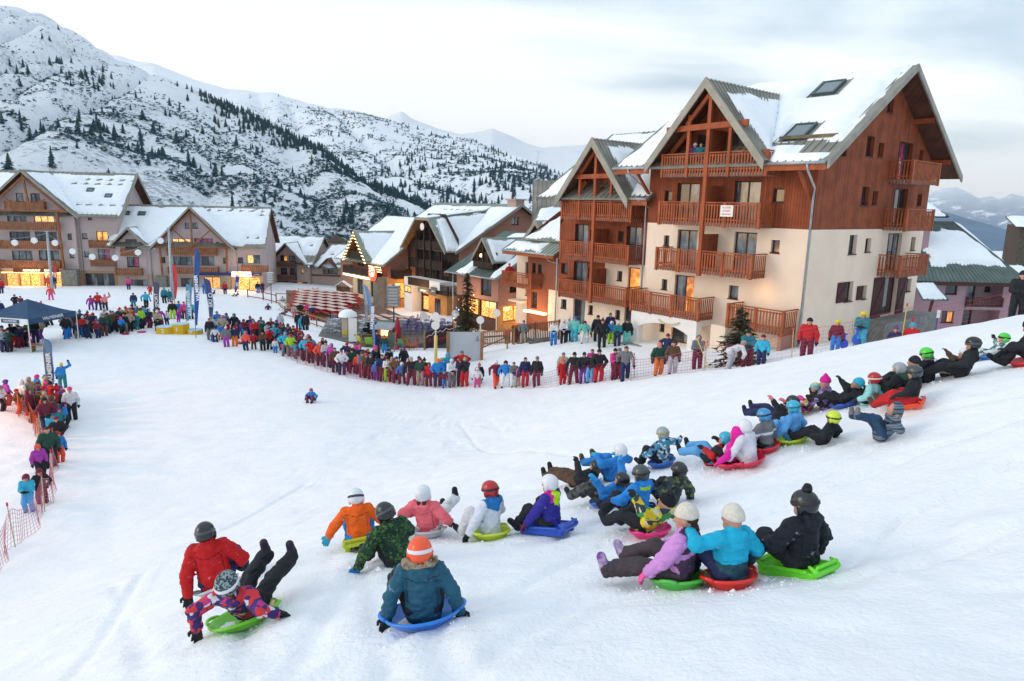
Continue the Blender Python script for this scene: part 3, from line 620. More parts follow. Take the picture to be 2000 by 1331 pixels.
    def roof(s, quads, m=None, th=0.14, name='roof', ribs=0.42, soff=None):
        """quads: (E0, E1, R1, R0) eave start, eave end, ridge end, ridge start"""
        mb = s.mb(); rb = s.mb()
        for q in quads:
            q = [np.array(p, float) for p in q]; nrm = np.cross(q[1] - q[0], q[3] - q[0]); nrm /= np.linalg.norm(nrm)
            if nrm[2] < 0: nrm = -nrm
            b = len(mb.v); mb.add(q, [(0, 1, 2, 3)], 0); lo = [p - nrm * th for p in q]; mb.add(lo, [(0, 1, 2, 3)], 1)
            for i in range(4): mb.add([q[i], q[(i + 1) % 4], lo[(i + 1) % 4], lo[i]], [(0, 1, 2, 3)], 0)
            L = np.linalg.norm(q[1] - q[0]); n = int(max(L, np.linalg.norm(q[2] - q[3])) / ribs)
            for i in range(n + 1):
                t = i / max(n, 1); a = q[0] + (q[1] - q[0]) * t + nrm * .02; e = q[3] + (q[2] - q[3]) * t + nrm * .02
                if np.linalg.norm(e - a) > 0.3: rb.beam(a, e, 0.05, 0.05)
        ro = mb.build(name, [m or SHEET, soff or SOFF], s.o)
        if rb.v: rb.build('roof_rib', [m or SHEET], ro)
        return ro
    def snow(s, q, ro, marg=(0.1, 0.15, 0.25, 0.3), res=0.3, th=0.34, wob=0.35, holes=(), seed=1.0, above=None, wf=0.9, lines=()):
        """snow lying on a roof quad. marg: start, end, eave, ridge (metres, negative = past the edge); lines: bare wavy strips (t, s0, s1)"""
        q = [np.array(p, float) for p in q]; nrm = np.cross(q[1] - q[0], q[3] - q[0]); nrm /= np.linalg.norm(nrm); nrm = nrm if nrm[2] > 0 else -nrm
        L = max(np.linalg.norm(q[1] - q[0]), np.linalg.norm(q[2] - q[3])); T = (np.linalg.norm(q[3] - q[0]) + np.linalg.norm(q[2] - q[1])) / 2
        ns, nt_ = max(4, int(L / res)), max(4, int(T / res)); u = np.linspace(0, 1, ns + 1); v = np.linspace(0, 1, nt_ + 1); U, V_ = np.meshgrid(u, v, indexing='ij')
        B0 = q[0][None, None] * (1 - U)[..., None] + q[1][None, None] * U[..., None]; T0 = q[3][None, None] * (1 - U)[..., None] + q[2][None, None] * U[..., None]
        P = B0 * (1 - V_)[..., None] + T0 * V_[..., None]; Ss = U * L; Tt = V_ * T; LL = L * (1 - V_) * 0 + L
        nz = wob * fbm(np.stack([Ss * wf + seed * 13, Tt * wf, Ss * 0 + seed], -1), 3)
        val = np.minimum(np.minimum(Ss - marg[0], L - Ss - marg[1]), np.minimum(Tt - marg[2], T - Tt - marg[3])) + nz
        for (hs, ht, ws, wt) in holes: val = np.minimum(val, np.maximum(np.abs(Ss - hs) - ws, np.abs(Tt - ht) - wt) + nz * .2)
        for (lt, s0, s1) in lines: val = np.minimum(val, np.where((Ss > s0) & (Ss < s1), np.abs(Tt - lt - 0.1 * np.sin(Ss * 4.2)) - 0.10 - 0.12 * np.sin(Ss * 4.2 + 1), 9))
        if above is not None: val = np.minimum(val, above(P))
        H = th * sst(-0.05, 0.62, val) * (1 + 0.25 * fbm(np.stack([Ss * .7, Tt * .7, Ss * 0 + 5], -1), 2))
        X = P + nrm * (H[..., None] + 0.004) - (H < 0.004)[..., None] * nrm * 0.03
        ok = np.maximum(np.maximum(H[:-1, :-1], H[1:, :-1]), np.maximum(H[1:, 1:], H[:-1, 1:])) > 0.006
        ii = np.arange(X[..., 0].size).reshape(U.shape); Qd = np.stack([ii[:-1, :-1], ii[1:, :-1], ii[1:, 1:], ii[:-1, 1:]], -1)[ok]
        if not len(Qd): return
        X = X.reshape(-1, 3) - (0, 0, s.base); used, inv = np.unique(Qd, return_inverse=True)
        link('roof_snow', mesh('roof_snow', X[used], inv.reshape(-1, 4), SNOWR), ro)
    def fascia(s, pts, h=0.34, th=0.12, m=None, name='fascia_board', off=(0, 0, 0)):
        mb = s.mb()
        for a, b in zip(pts[:-1], pts[1:]):
            a, b = np.array(a, float) + off, np.array(b, float) + off; a2, b2 = a - (0, 0, h), b - (0, 0, h); d = b - a; nn = np.cross(d, (0, 0, 1.)); nn[2] = 0; nn = nn / np.linalg.norm(nn) * th
            mb.add([a, b, b2, a2, a + nn, b + nn, b2 + nn, a2 + nn], [(0, 1, 2, 3), (7, 6, 5, 4), (0, 4, 5, 1), (1, 5, 6, 2), (2, 6, 7, 3), (3, 7, 4, 0)])
        mb.build(name, [m or FASC], s.o)
    def beams(s, L_, m=None, name='beam'):
        for a, b, w, *h in L_:
            mb = s.mb(); mb.beam(a, b, w, h[0] if h else None); mb.build(name, [m or BEAMW], s.o)
    def pipe(s, pts, r=0.055): mb = s.mb(); mb.tube(pts, r, 8); mb.build('downpipe', [PIPE], s.o, smooth=True)
    def gutter(s, a, b): mb = s.mb(); mb.tube([a, b], 0.075, 8); mb.build('gutter', [PIPE], s.o, smooth=True)
    def panel(s, x0, x1, y0, y1, z0, z1, m, name='partition'): mb = s.mb(); mb.box(x0, x1, y0, y1, z0, z1); return mb.build(name, [m], s.o)
    def skylight(s, q, c, w, h, ro):
        q = [np.array(p, float) for p in q]; e = (q[1] - q[0]) / np.linalg.norm(q[1] - q[0]); u = (q[3] - q[0]) / np.linalg.norm(q[3] - q[0]); n = np.cross(e, u); n = n if n[2] > 0 else -n
        o = q[0] + e * c[0] + u * c[1]; f = s.mb(); g = s.mb()
        for a, b, cc, d in ((-w, -w + .1, -h, h), (w - .1, w, -h, h), (-w + .1, w - .1, -h, -h + .1), (-w + .1, w - .1, h - .1, h)):
            V = [o + e * x + u * y + n * z_ for z_ in (0, .16) for x, y in ((a, cc), (b, cc), (b, d), (a, d))]; f.add(V, [(0, 1, 2, 3), (7, 6, 5, 4), (0, 1, 5, 4), (1, 2, 6, 5), (2, 3, 7, 6), (3, 0, 4, 7)])
        V = [o + e * x + u * y + n * z_ for z_ in (0.08, .12) for x, y in ((-w + .08, -h + .08), (w - .08, -h + .08), (w - .08, h - .08), (-w + .08, h - .08))]; g.add(V, [(0, 1, 2, 3), (7, 6, 5, 4), (0, 1, 5, 4), (1, 2, 6, 5), (2, 3, 7, 6), (3, 0, 4, 7)])
        fo = f.build('skylight', [mat('skylight_frame', (0.06, 0.09, 0.10), 0.4)], ro); g.build('pane', [mat('skylight_glass', (0.10, 0.15, 0.16), 0.08, spec=0.9)], fo)
# ---------------------------------------------------------------- the big cream and red-brown chalet
MX, MY, MR = 14.64, 34.487, -50.1
m = Bldg('chalet', 'large chalet block nearest the slope, cream lower walls, red-brown wood above and stacked balconies', (MX, MY), MR, 1.8, 'chalet')
bM = [(9.1, CREAM), (99, WOOD)]
kz = 1.148
ops = [(-9.14, -8.62, 10.37, 10.99, 'd'), (-8.26, -6.75, 9.13, 11.42, 'dc'), (-4.54, -2.97, 9.13, 11.5, 'cc'), (-2.25, -1.65, 10.4, 11.1, 'dc'), (-7.1, -6.4, 11.75, 14.0, 'd'), (-5.2, -4.06, 11.75, 14.0, 'dc'),
       (-9.0, -8.6, 7.8, 8.4, 'd'), (-8.03, -6.65, 6.55, 8.79, 'cc'), (-4.28, -2.93, 6.55, 8.82, 'cc'), (-2.1, -1.62, 7.85, 8.5, 'dc'),
       (-8.94, -8.54, 5.21, 5.82, 'd'), (-8.0, -6.63, 3.95, 6.17, 'clc'), (-4.36, -3.76, 5.2, 5.92, 'c'), (-2.95, -1.45, 3.95, 6.21, 'cl'),
       (-8.94, -8.53, 2.6, 3.25, 'd'), (-8.04, -6.45, 2.15, 4.0 - .35, 'dcl')]
def sub(o, a, b, z0=-99, z1=99): return [q for q in o if q[0] >= a - 1e-6 and q[1] <= b + 1e-6 and q[2] >= z0 and q[3] <= z1]
m.wall('x', 0, -1, -10.3, -8.4, 0, 13.0, bM, sub(ops, -10.3, -8.4))
m.wall('x', 0, -1, -8.4, -2.6, 0, 16.6, bM, sub(ops, -8.4, -2.6), gab(-5.58, 16.35, kz))
m.wall('x', 0, -1, -2.6, 0, 0, 13.0, bM, [q for q in ops if q[1] > -2.6 and q[0] > -2.6])
m.wm.poly([(-2.95, 0, 3.95)] * 3) if False else None
so_ = [(6.75, 7.5, 15.3, 16.15, 'd'), (4.85, 5.75, 12.9, 13.95, 'd'), (6.3, 6.95, 12.95, 13.7, 'd'), (8.9, 10.8, 11.75, 13.95, 'dr'), (11.8, 12.4, 13.0, 13.7, 'd'), (2.05, 2.7, 12.75, 13.5, 'd'),
       (4.95, 5.85, 10.35, 11.35, 'd'), (6.3, 6.95, 10.4, 11.15, 'd'), (9.0, 10.9, 9.15, 11.4, 'dd'), (12.4, 13.05, 10.45, 11.15, 'd'),
       (4.15, 5.05, 7.78, 8.8, 'd'), (6.1, 6.8, 7.85, 8.6, 'd'), (8.95, 10.9, 6.55, 8.85, 'cd'), (12.3, 12.95, 7.8, 8.6, 'd'),
       (4.35, 5.25, 5.2, 6.3, 'd'), (6.4, 7.0, 5.2, 5.98, 'd'), (9.15, 11.1, 4.0, 6.3, 'vd'), (12.45, 13.15, 5.25, 6.05, 'd')]
m.wall('y', 0, 1, 0, 14, 0, 17.6, bM, so_, gab(7, 17.4, 0.629), reveal=0.24)
m.wall('y', -10.3, -1, 0, 14, 0, 17.6, bM, [], gab(7, 17.4, 0.629)); m.wall('x', 14, 1, -10.3, 0, 0, 13, bM)
m.fin_walls()
m.shutter('y', 0, 1, 3.35, 4.3, 5.2, 6.3); m.shutter('y', 0, 1, 5.7, 6.35, 5.2, 5.98); m.shutter('y', 0, 1, 7.75, 9.1, 4.0, 6.35); m.shutter('y', 0, 1, 11.15, 12.3, 4.0, 6.35)
SL = 0.629
def zr_(y): return 12.25 + SL * (y + 1.5)
Q1 = [(-11.9, -1.5, zr_(-1.5)), (1.15, -1.5, zr_(-1.5)), (1.15, 7, zr_(7)), (-11.9, 7, zr_(7))]; Q2 = [(1.15, 15.5, zr_(-1.5)), (-11.9, 15.5, zr_(-1.5)), (-11.9, 7, zr_(7)), (1.15, 7, zr_(7))]
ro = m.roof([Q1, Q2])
def zc_(x): return 16.62 - kz * abs(x + 5.58)
hl = np.hypot(8.5, 8.5 * SL)
def notcross(P): return np.maximum(P[..., 2] + .0 - (zc_(P[..., 0])), -(P[..., 1] + 9)) * 1.0 + np.where(np.abs(P[..., 0] + 5.58) > 3.75, 9, 0)
m.snow(Q1, ro, (0.1, 0.3, 0.15, 0.05), 0.15, 0.32, 0.30, holes=[(9.25, 8.2, .85, 1.0), (10.15, 3.15, .8, .95), (10.6, 1.95, 1.5, 0.2), (12.2, 1.4, 1.1, 0.5)], seed=2, above=lambda P: notcross(P))
m.snow(Q2, ro, (0.1, 0.1, 0.25, 0.2), 0.5, 0.2, 0.3, seed=3)
m.skylight(Q1, (9.25, 8.2), 0.62, 0.78, ro); m.skylight(Q1, (10.15, 3.15), 0.58, 0.72, ro)
C1 = [(-9.28, -1.7, zc_(-9.28)), (-9.28, -1.1, zc_(-9.28)), (-5.58, 5.5, 16.62), (-5.58, -1.7, 16.62)]; C2 = [(-1.88, -1.1, zc_(-1.88)), (-1.88, -1.7, zc_(-1.88)), (-5.58, -1.7, 16.62), (-5.58, 5.5, 16.62)]
rc_ = m.roof([C1, C2], ribs=0.35)
CC2 = [(-1.88, 5.5, zc_(-1.88)), (-1.88, -1.7, zc_(-1.88)), (-5.58, -1.7, 16.62), (-5.58, 5.5, 16.62)]
m.snow(CC2, rc_, (0, 0.75, 0.05, 0.6), 0.14, 0.22, 0.45, seed=4, above=lambda P: (P[..., 2] - zr_(P[..., 1]) + 0.12) * 1.2, wf=1.3)
CC1 = [(-9.28, -1.7, zc_(-9.28)), (-9.28, 5.5, zc_(-9.28)), (-5.58, 5.5, 16.62), (-5.58, -1.7, 16.62)]
m.snow(CC1, rc_, (0.8, 0, 0.05, 0.6), 0.25, 0.15, 0.4, seed=5, above=lambda P: (P[..., 2] - zr_(P[..., 1]) + 0.12) * 1.2)
m.fascia([(-9.28, -1.74, zc_(-9.28) + .05), (-5.58, -1.74, 16.68), (-1.88, -1.74, zc_(-1.88) + .05)], 0.54, 0.08)
m.fascia([(1.16, -1.5, zr_(-1.5) + .05), (1.16, 7, zr_(7) + .05), (1.16, 15.5, zr_(-1.5) + .05)], 0.36, 0.09)
m.fascia([(-11.9, -1.5, zr_(-1.5) + .05), (-11.9, 7, zr_(7) + .05)], 0.34, 0.09)
m.fascia([(-11.9, -1.42, zr_(-1.5) - .1), (-9.25, -1.42, zr_(-1.5) - .1)], 0.26, 0.08, RAILW); m.fascia([(-1.9, -1.42, zr_(-1.5) - .1), (1.1, -1.42, zr_(-1.5) - .1)], 0.26, 0.08, RAILW)
m.gutter((-11.9, -1.58, 12.22), (-9.3, -1.58, 12.22)); m.gutter((-1.8, -1.58, 12.22), (1.1, -1.58, 12.22))
m.pipe([(0.25, -1.58, 12.2), (0.25, -1.5, 11.9), (0.1, -.35, 11.1), (-.05, -.1, 10.7), (-.05, -.1, 2.2)]); m.pipe([(-10.7, -1.58, 12.2), (-10.7, -1.5, 11.9), (-10.5, -.35, 11.2), (-10.4, -.1, 10.8), (-10.4, -.1, 2)])
for y in (0.3, 3.6, 7, 10.4, 13.7): m.beams([((-0.1, y, zr_(7 - abs(7 - y)) - .32), (1.05, y, zr_(7 - abs(7 - y)) - .32), 0.2, 0.26)], name='purlin')
m.beams([((-.25, -.02, 10.6), (-.25, -1.35, 11.9), .13), ((-10.15, -.02, 10.6), (-10.15, -1.35, 11.9), .13)], name='bracket')
mb = m.mb(); mb.beam((-2.4, 0.42, zr_(.42) + .15), (0.6, 0.42, zr_(.42) + .15), .16, .16); mb.build('snow_guard', [mat('weathered_log', (0.20, 0.17, 0.11), 0.9, 0.4, 3)], ro)
yb = -1.4
m.balcony('x', 0, -1, -8.35, -1.95, 1.4, 11.88, RAILW, 1.05, posts=(-6.66, -4.09, -5.4)); m.balcony('x', 0, -1, -8.35, -2.1, 1.4, 9.28, RAILW, posts=(-4.09,)); m.balcony('x', 0, -1, -8.35, -2.3, 1.4, 6.7, RAILW, posts=(-4.0, -6.8)); m.balcony('x', 0, -1, -10.05, -5.25, 1.42, 4.1, RAILW, posts=(-8.6, -7.1)); m.balcony('x', 0, -1, -3.4, -.3, 1.4, 4.05, RAILW, posts=(-1.8,))
m.beams([((-5.4, yb, 6.4), (-5.4, yb, 16.0), .2), ((-6.66, yb, 11.7), (-6.66, yb, 14.9), .17), ((-4.09, yb, 11.7), (-4.09, yb, 14.9), .17), ((-8.1, yb - .06, 14.2), (-3.1, yb - .06, 14.28), .16, .3), ((-6.85, yb, 14.4), (-5.45, yb, 15.95), .15, .2), ((-4.1, yb, 14.4), (-5.4, yb, 15.95), .15, .2), ((-8.9, yb + .6, 12.3), (-7.0, yb + .6, 14.3), .15, .25)])
for zf in (11.88, 9.28, 6.7): m.panel(-5.36, -5.28, -1.32, -.02, zf, zf + (1.95 if zf < 11 else 2.2), WOODF)
sg = m.panel(-4.3, -3.55, -1.475, -1.46, 9.62, 10.2, WHITE, 'notice_board')
for i, t_ in enumerate(('A LOUER', 'STUDIO', 'APPARTEMENT')):
    o = link('lettering', text_mesh(t_, 0.13 if i < 2 else 0.085, mat('red_letter', (0.6, 0.08, 0.08), 0.6), 0.004), sg); o.location = (-3.925, -1.48, 10.08 - i * .17 - m.base); o.rotation_euler = (PI / 2, 0, 0)
# white arched loggia under the terrace balcony
def arch_panel(b, x0, x1, xa, xb, z0, zt, zs, rise, y0, y1, m_, name):
    mb = b.mb(); n = 14; arc = [(xa + (xb - xa) * i / n, zs + rise * math.sin(PI * i / n) ** 0.8) for i in range(n + 1)]
    for ya, sgn in ((y0, 1), (y1, -1)):
        mb.poly([(x0, ya, z0), (xa, ya, z0), (xa, ya, zs), (x0, ya, zs)]); mb.poly([(xb, ya, z0), (x1, ya, z0), (x1, ya, zs), (xb, ya, zs)]); mb.poly([(x0, ya, zs), (xa, ya, zs), (xa, ya, zt), (x0, ya, zt)]); mb.poly([(xb, ya, zs), (x1, ya, zs), (x1, ya, zt), (xb, ya, zt)])
        for p, q in zip(arc[:-1], arc[1:]): mb.poly([(p[0], ya, p[1]), (q[0], ya, q[1]), (q[0], ya, zt), (p[0], ya, zt)])
    pth = [(xa, z0)] + arc + [(xb, z0)]
    for p, q in zip(pth[:-1], pth[1:]): mb.poly([(p[0], y0, p[1]), (q[0], y0, q[1]), (q[0], y1, q[1]), (p[0], y1, p[1])])
    for x in (x0, x1): mb.poly([(x, y0, z0), (x, y1, z0), (x, y1, zt), (x, y0, zt)])
    mb.poly([(x0, y0, zt), (x1, y0, zt), (x1, y1, zt), (x0, y1, zt)]); return mb.build(name, [m_], b.o)
arch_panel(m, -10.0, -5.3, -9.45, -5.85, 0.5, 3.9, 3.0, 0.42, -1.38, -0.9, WHITE, 'arcade')
m.panel(-10.0, -5.3, -0.89, -0.01, 3.55, 3.88, WHITE, 'canopy_slab'); m.panel(-10.2, -5.1, -2.0, 0, 1.0, 1.95, CONC, 'doorstep')
m.panel(-4.4, -3.5, -1.35, -.02, 0.5, 3.85, CREAM, 'porch_wall'); m.panel(-0.5, -.3, -1.35, -.02, 0.5, 3.85, SALM, 'porch_wall')
pat = m.panel(0.02, 1.4, 6.5, 14.3, 1.0, 3.98, mat('patio_slab', (0.20, 0.24, 0.22), 0.8, 0.3, 2), 'patio')
for zf in (11.88, 9.28, 6.7): m.balcony('y', 0, 1, 8.0, 11.8, 1.2, zf - .05, RAILW, 1.03)
# brackets, lamps, antenna
mb = m.mb(); mb.tube([(-7.9, -1.46, 3.62), (-7.3, -1.5, 3.45), (-6.8, -1.5, 3.5), (-6.4, -1.46, 3.66)], 0.04, 6); mb.build('garland', [mat('straw_garland', (0.55, 0.45, 0.22), 0.9)], m.o)
# ---------------------------------------------------------------- the narrower chalet behind it
n2 = Bldg('chalet', 'narrower red-brown chalet with a pointed gable left of the large chalet block', (MX, MY), MR, 0.6, 'chalet')
ops = [(-17.47, -16.22, 6.5, 8.78, 'dcd'), (-16.03, -15.76, 7.75, 8.45, 'd'), (-13.5, -13.03, 7.78, 8.46, 'd'), (-12.78, -11.55, 6.5, 8.8, 'dc'), (-18.73, -18.1, 5.25, 5.97, 'd'), (-17.47, -16.21, 3.85, 6.2, 'dc'), (-16.03, -15.76, 5.2, 5.88, 'd'), (-13.4, -12.97, 5.25, 5.87, 'd'), (-12.49, -11.5, 3.85, 6.2, 'l'),
       (-18.6, -18.05, 2.75, 3.4, 'd'), (-17.35, -16.2, 1.4, 3.65, 'dc'), (-15.87, -15.45, 2.68, 3.3, 'd'), (-13.4, -12.98, 2.7, 3.3, 'd'), (-12.6, -11.9, 1.45, 3.65, 'd'), (-16.2, -15.4, 9.2, 11.4, 'd')]
kN = 1.19
bN = [(99, WOOD)]; bN1 = [(3.75, CREAM), (99, BROWNR)]; bN2 = [(6.42, CREAM), (9.1, WOOD), (99, WOOD)]
n2.wall('x', 1, -1, -19.0, -14.5, 0, 14, bN1[:1] + [(99, WOOD)], sub(ops, -19.0, -14.5), [(-kN, 1, 14.0 + kN * 14.45)]); n2.wall('x', 1, -1, -14.5, -11.35, 0, 14, bN2, sub(ops, -14.5, -11.35), [(kN, 1, 14.0 - kN * 14.45)])
n2.wall('x', 1, -1, -11.35, -10.0, 0, 10.9, bN2); n2.wall('y', -19.0, -1, 1, 13, 0, 14.6, bN1, [], gab(7, 14.4, .635)); n2.wall('x', 13, 1, -19, -10.2, 0, 10.8, bN); n2.wall('y', -10.2, 1, 1, 13, 0, 14.6, bN, [], gab(7, 14.4, .635)); n2.fin_walls()
def zn(y): return 10.5 + .635 * (y + .6)
def zk(x): return 14.2 - kN * abs(x + 14.45)
QN1 = [(-19.9, -.6, zn(-.6)), (-9.9, -.6, zn(-.6)), (-9.9, 7, zn(7)), (-19.9, 7, zn(7))]; QN2 = [(-9.9, 14.6, zn(-.6)), (-19.9, 14.6, zn(-.6)), (-19.9, 7, zn(7)), (-9.9, 7, zn(7))]
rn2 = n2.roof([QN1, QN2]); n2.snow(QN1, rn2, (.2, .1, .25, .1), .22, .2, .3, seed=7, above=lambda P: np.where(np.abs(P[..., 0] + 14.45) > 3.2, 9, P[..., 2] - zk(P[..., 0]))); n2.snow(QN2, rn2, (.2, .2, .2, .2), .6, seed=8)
D2 = [(-11.25, -.1, zk(-11.25)), (-11.25, -.75, zk(-11.25)), (-14.45, -.75, 14.2), (-14.45, 5.3, 14.2)]; D1 = [(-17.65, -.75, zk(-17.65)), (-17.65, -.1, zk(-17.65)), (-14.45, 5.3, 14.2), (-14.45, -.75, 14.2)]
rk2 = n2.roof([D1, D2], ribs=.35); DD2 = [(-11.25, 5.3, zk(-11.25)), (-11.25, -.75, zk(-11.25)), (-14.45, -.75, 14.2), (-14.45, 5.3, 14.2)]
n2.snow(DD2, rk2, (0, .8, 0.05, .5), .16, .2, .4, seed=9, above=lambda P: (P[..., 2] - zn(P[..., 1]) + .12) * 1.2, wf=1.3)
n2.fascia([(-17.65, -.8, zk(-17.65) + .05), (-14.45, -.8, 14.26), (-11.25, -.8, zk(-11.25) + .05)], .58, .08); n2.fascia([(-19.9, -.6, zn(-.6) + .05), (-19.9, 7, zn(7) + .05)], .3, .08)
n2.fascia([(-11.2, -.55, 10.4), (-9.95, -.55, 10.4)], .3, .08, RAILW); n2.gutter((-11.25, -.68, 10.48), (-9.95, -.68, 10.48)); n2.pipe([(-10.6, -.68, 10.45), (-10.4, -.3, 10.2), (-10.35, .85, 9.6), (-10.35, .9, 4)])
for zf, xl in ((9.28, -17.5), (6.62, -17.5), (4.0, -17.5)): n2.balcony('x', 1, -1, xl, -11.4 if zf > 9 else -11.45, 1.3, zf, RAILW, 1.05, posts=(-15.86, -13.0) if zf > 9 else (-14.47,))
n2.beams([((-14.47, -.3, 3.7), (-14.47, -.3, 13.6), .2), ((-15.86, -.3, 9.1), (-15.86, -.3, 12.4), .16), ((-13.09, -.3, 9.1), (-13.09, -.3, 12.4), .16), ((-16.5, -.36, 11.85), (-12.4, -.36, 11.9), .15, .28), ((-15.9, -.3, 12), (-14.5, -.3, 13.6), .13, .2), ((-13, -.3, 12), (-14.45, -.3, 13.6), .13, .2), ((-17.2, .3, 10.1), (-15.9, .3, 11.6), .15, .3)])
for zf in (9.28, 6.62, 4.0): n2.panel(-14.43, -14.35, -.25, .98, zf, zf + 1.95, WOODF)
n2.pipe([(-19.05, .9, 6.3), (-19.05, .9, 1)])
# ---------------------------------------------------------------- low annex
a3 = Bldg('annex_house', 'low brown annex with a sloping snowy roof beside the narrower chalet', (MX, MY), MR, 0.2, 'house')
a3.wall('x', 4, -1, -25.8, -23.2, 0, 6.3, [(99, BROWNR)], [(-25.25, -24.8, 4.55, 5.35, 'd'), (-24.55, -24.05, 4.5, 5.3, 'dl'), (-25.3, -24.55, 1.7, 3.0, 'd')]); a3.wall('x', 4, -1, -23.2, -18.9, 0, 6.5, [(3.4, CREAM), (99, BROWNR)])
a3.wall('x', 4.6, -1, -27.9, -25.8, 0, 6.3, [(99, CREAM)], [(-26.7, -26.25, 2.5, 3.4, 'r'), (-26.8, -26.1, 4.0, 5.3, 'd')]); a3.wall('y', -25.8, -1, 4, 4.6, 0, 6.3, [(99, BROWNR)]); a3.wall('y', -27.9, -1, 4.6, 12, 0, 9.5, [(99, BROWNR)], [], [(-.6, 1, 6.3 - 2.4)])
a3.wall('x', 12, 1, -27.9, -18.9, 0, 10, [(99, BROWNR)]); a3.fin_walls()
QA = [(-27.9, 3.0, 6.3), (-21.9, 3.0, 6.3), (-19.0, 8.5, 9.6), (-27.9, 8.5, 9.6)]; QB = [(-21.9, 3.0, 6.3), (-20.6, 3.0, 6.3), (-18.9, 8.5, 9.6), (-19.02, 8.5, 9.6)]
ra = a3.roof([[(-27.9, 3.0, 6.3), (-21.6, 3.0, 6.3), (-21.6, 4.6, 7.15), (-27.9, 4.6, 7.15)], [(-26.6, 4.3, 7.25), (-19.0, 4.3, 7.25), (-19.0, 9.6, 10.1), (-25.6, 9.6, 10.1)]], GREYG, ribs=.38)
a3.snow([(-27.9, 3.0, 6.3), (-21.6, 3.0, 6.3), (-21.6, 4.6, 7.15), (-27.9, 4.6, 7.15)], ra, (.1, 1.9, .15, .25), .18, .25, .4, seed=11); a3.snow([(-26.6, 4.3, 7.25), (-19.0, 4.3, 7.25), (-19.0, 9.6, 10.1), (-25.6, 9.6, 10.1)], ra, (.1, 3.6, .15, .1), .22, .28, .5, seed=12)
a3.gutter((-27.9, 2.95, 6.25), (-21.6, 2.95, 6.25)); a3.fascia([(-27.9, 3.05, 6.2), (-21.7, 3.05, 6.2)], .25, .08, RAILW); a3.pipe([(-22.6, 2.95, 6.2), (-22.5, 3.2, 5.8), (-22.0, 3.9, 5.5), (-22.0, 3.95, 1)])
a3.balcony('x', 4, -1, -27.6, -24.0, 1.2, 3.55, RAILW, 1.05); a3.panel(-27.5, -25.9, 3.4, 4.55, 2.0, 2.15, CREAM, 'canopy')
# ---------------------------------------------------------------- dark-balconied chalet with the hipped gable
CX, CY = -7.53, 84.4
c = Bldg('chalet', 'large chalet with dark brown balconies and a clipped gable, behind the terraces', (CX, CY), MR, -3.8, 'chalet')
kC = 1.05
cops = [(-7.7, -6.1, 5.2, 7.2, 'd'), (-5.9, -4.5, 5.2, 7.2, 'd'), (-8.6, -6.4, 2.6, 4.0, 'd'), (-6.1, -4.5, 2.2, 3.9, 'd'), (-4.2, -2.4, 2.2, 3.9, 'd'), (-7.8, -5.2, -.2, 1.5, 'd'), (-4.9, -2.2, -.2, 1.5, 'd'), (-2.17, -1.1, -3.4, -1.9, 'd')]
bC = [(-1.2, ORNG), (0.3, WHITE), (99, DBROWN)]
c.wall('x', 1, -1, -11.2, -10.0, -5, 4.4, [(99, SALM)]); c.wall('x', 1, -1, -10.0, 0, -5, 8.6, bC, cops, [(-kC, 1, 8.7 + kC * 6.8), (kC, 1, 8.7 - kC * 2.9)])
c.wall('y', 0, 1, 1, 20, -5, 11, [(99, SALM)], [(9.3, 10.5, 7.4, 8.4, 'c'), (1.3, 2.6, .6, 2.6, 'd')], gab(10.4, 9.75, .56)); c.wall('y', -18.7, -1, 1, 20, -5, 11, [(99, SALM)], [], gab(10.4, 9.75, .56)); c.wall('x', 20, 1, -18.7, 0, -5, 4.3, [(99, SALM)]); c.wall('x', 1, -1, -18.7, -11.2, -5, 4.4, [(99, SALM)])
c.fin_walls()
def zq(y): return 4.15 + .563 * (y + 0)
QC = [(-18.9, 0, zq(0)), (.7, 0, zq(0)), (.7, 10.4, zq(10.4)), (-18.9, 10.4, zq(10.4))]; QC2 = [(.7, 20.8, zq(0)), (-18.9, 20.8, zq(0)), (-18.9, 10.4, zq(10.4)), (.7, 10.4, zq(10.4))]
rC = c.roof([QC, QC2], GREYG, ribs=.6)
def zg(x): return 4.15 + kC * (5.2 - abs(x + 4.85))
def crossC(P): return np.where(np.abs(P[..., 0] + 4.85) > 5.2, 9, P[..., 2] - np.minimum(zg(P[..., 0]), 8.1 + .6 * (P[..., 1] + 1)))
c.snow(QC, rC, (.3, .2, .15, .8), .3, .25, .35, seed=21, above=crossC, lines=[(10.0, 4, 13), (8.6, 4, 11), (7.3, 4.5, 9)], holes=[(15.2, 7.5, .45, .5)]); c.snow(QC2, rC, (.2, .2, .2, .2), 1.0, seed=22)
# clipped front gable: two steep planes and a hip
hx = 1.45; zh = zg(-4.85 - hx)
g1 = [(-10.05, -1.2, zg(-10.05)), (-10.05, 0.3, zg(-10.05)), (-4.85 - hx, 8.2, zh + .75), (-4.85 - hx, -1.2, zh)]; g2 = [(.35, .3, zg(.35)), (.35, -1.2, zg(.35)), (-4.85 + hx, -1.2, zh), (-4.85 + hx, 8.2, zh + .75)]
hip = [(-4.85 - hx, -1.25, zh), (-4.85 + hx, -1.25, zh), (-4.85 + .3, 8.6, zq(8.6) + .1), (-4.85 - .3, 8.6, zq(8.6) + .1)]
rg = c.roof([g1, g2, hip], GREYG, ribs=.5, soff=mat('honey_soffit', (0.36, 0.19, 0.07), 0.7, 0.2, 1, kind=k_planks(.14))); c.snow(g2, rg, (.1, 1.0, .1, .2), .3, .18, .4, seed=23); c.snow(g1, rg, (.5, .1, .1, .1), .4, .2, .3, seed=24); c.snow(hip, rg, (.2, .5, .1, .1), .3, .2, .3, seed=25)
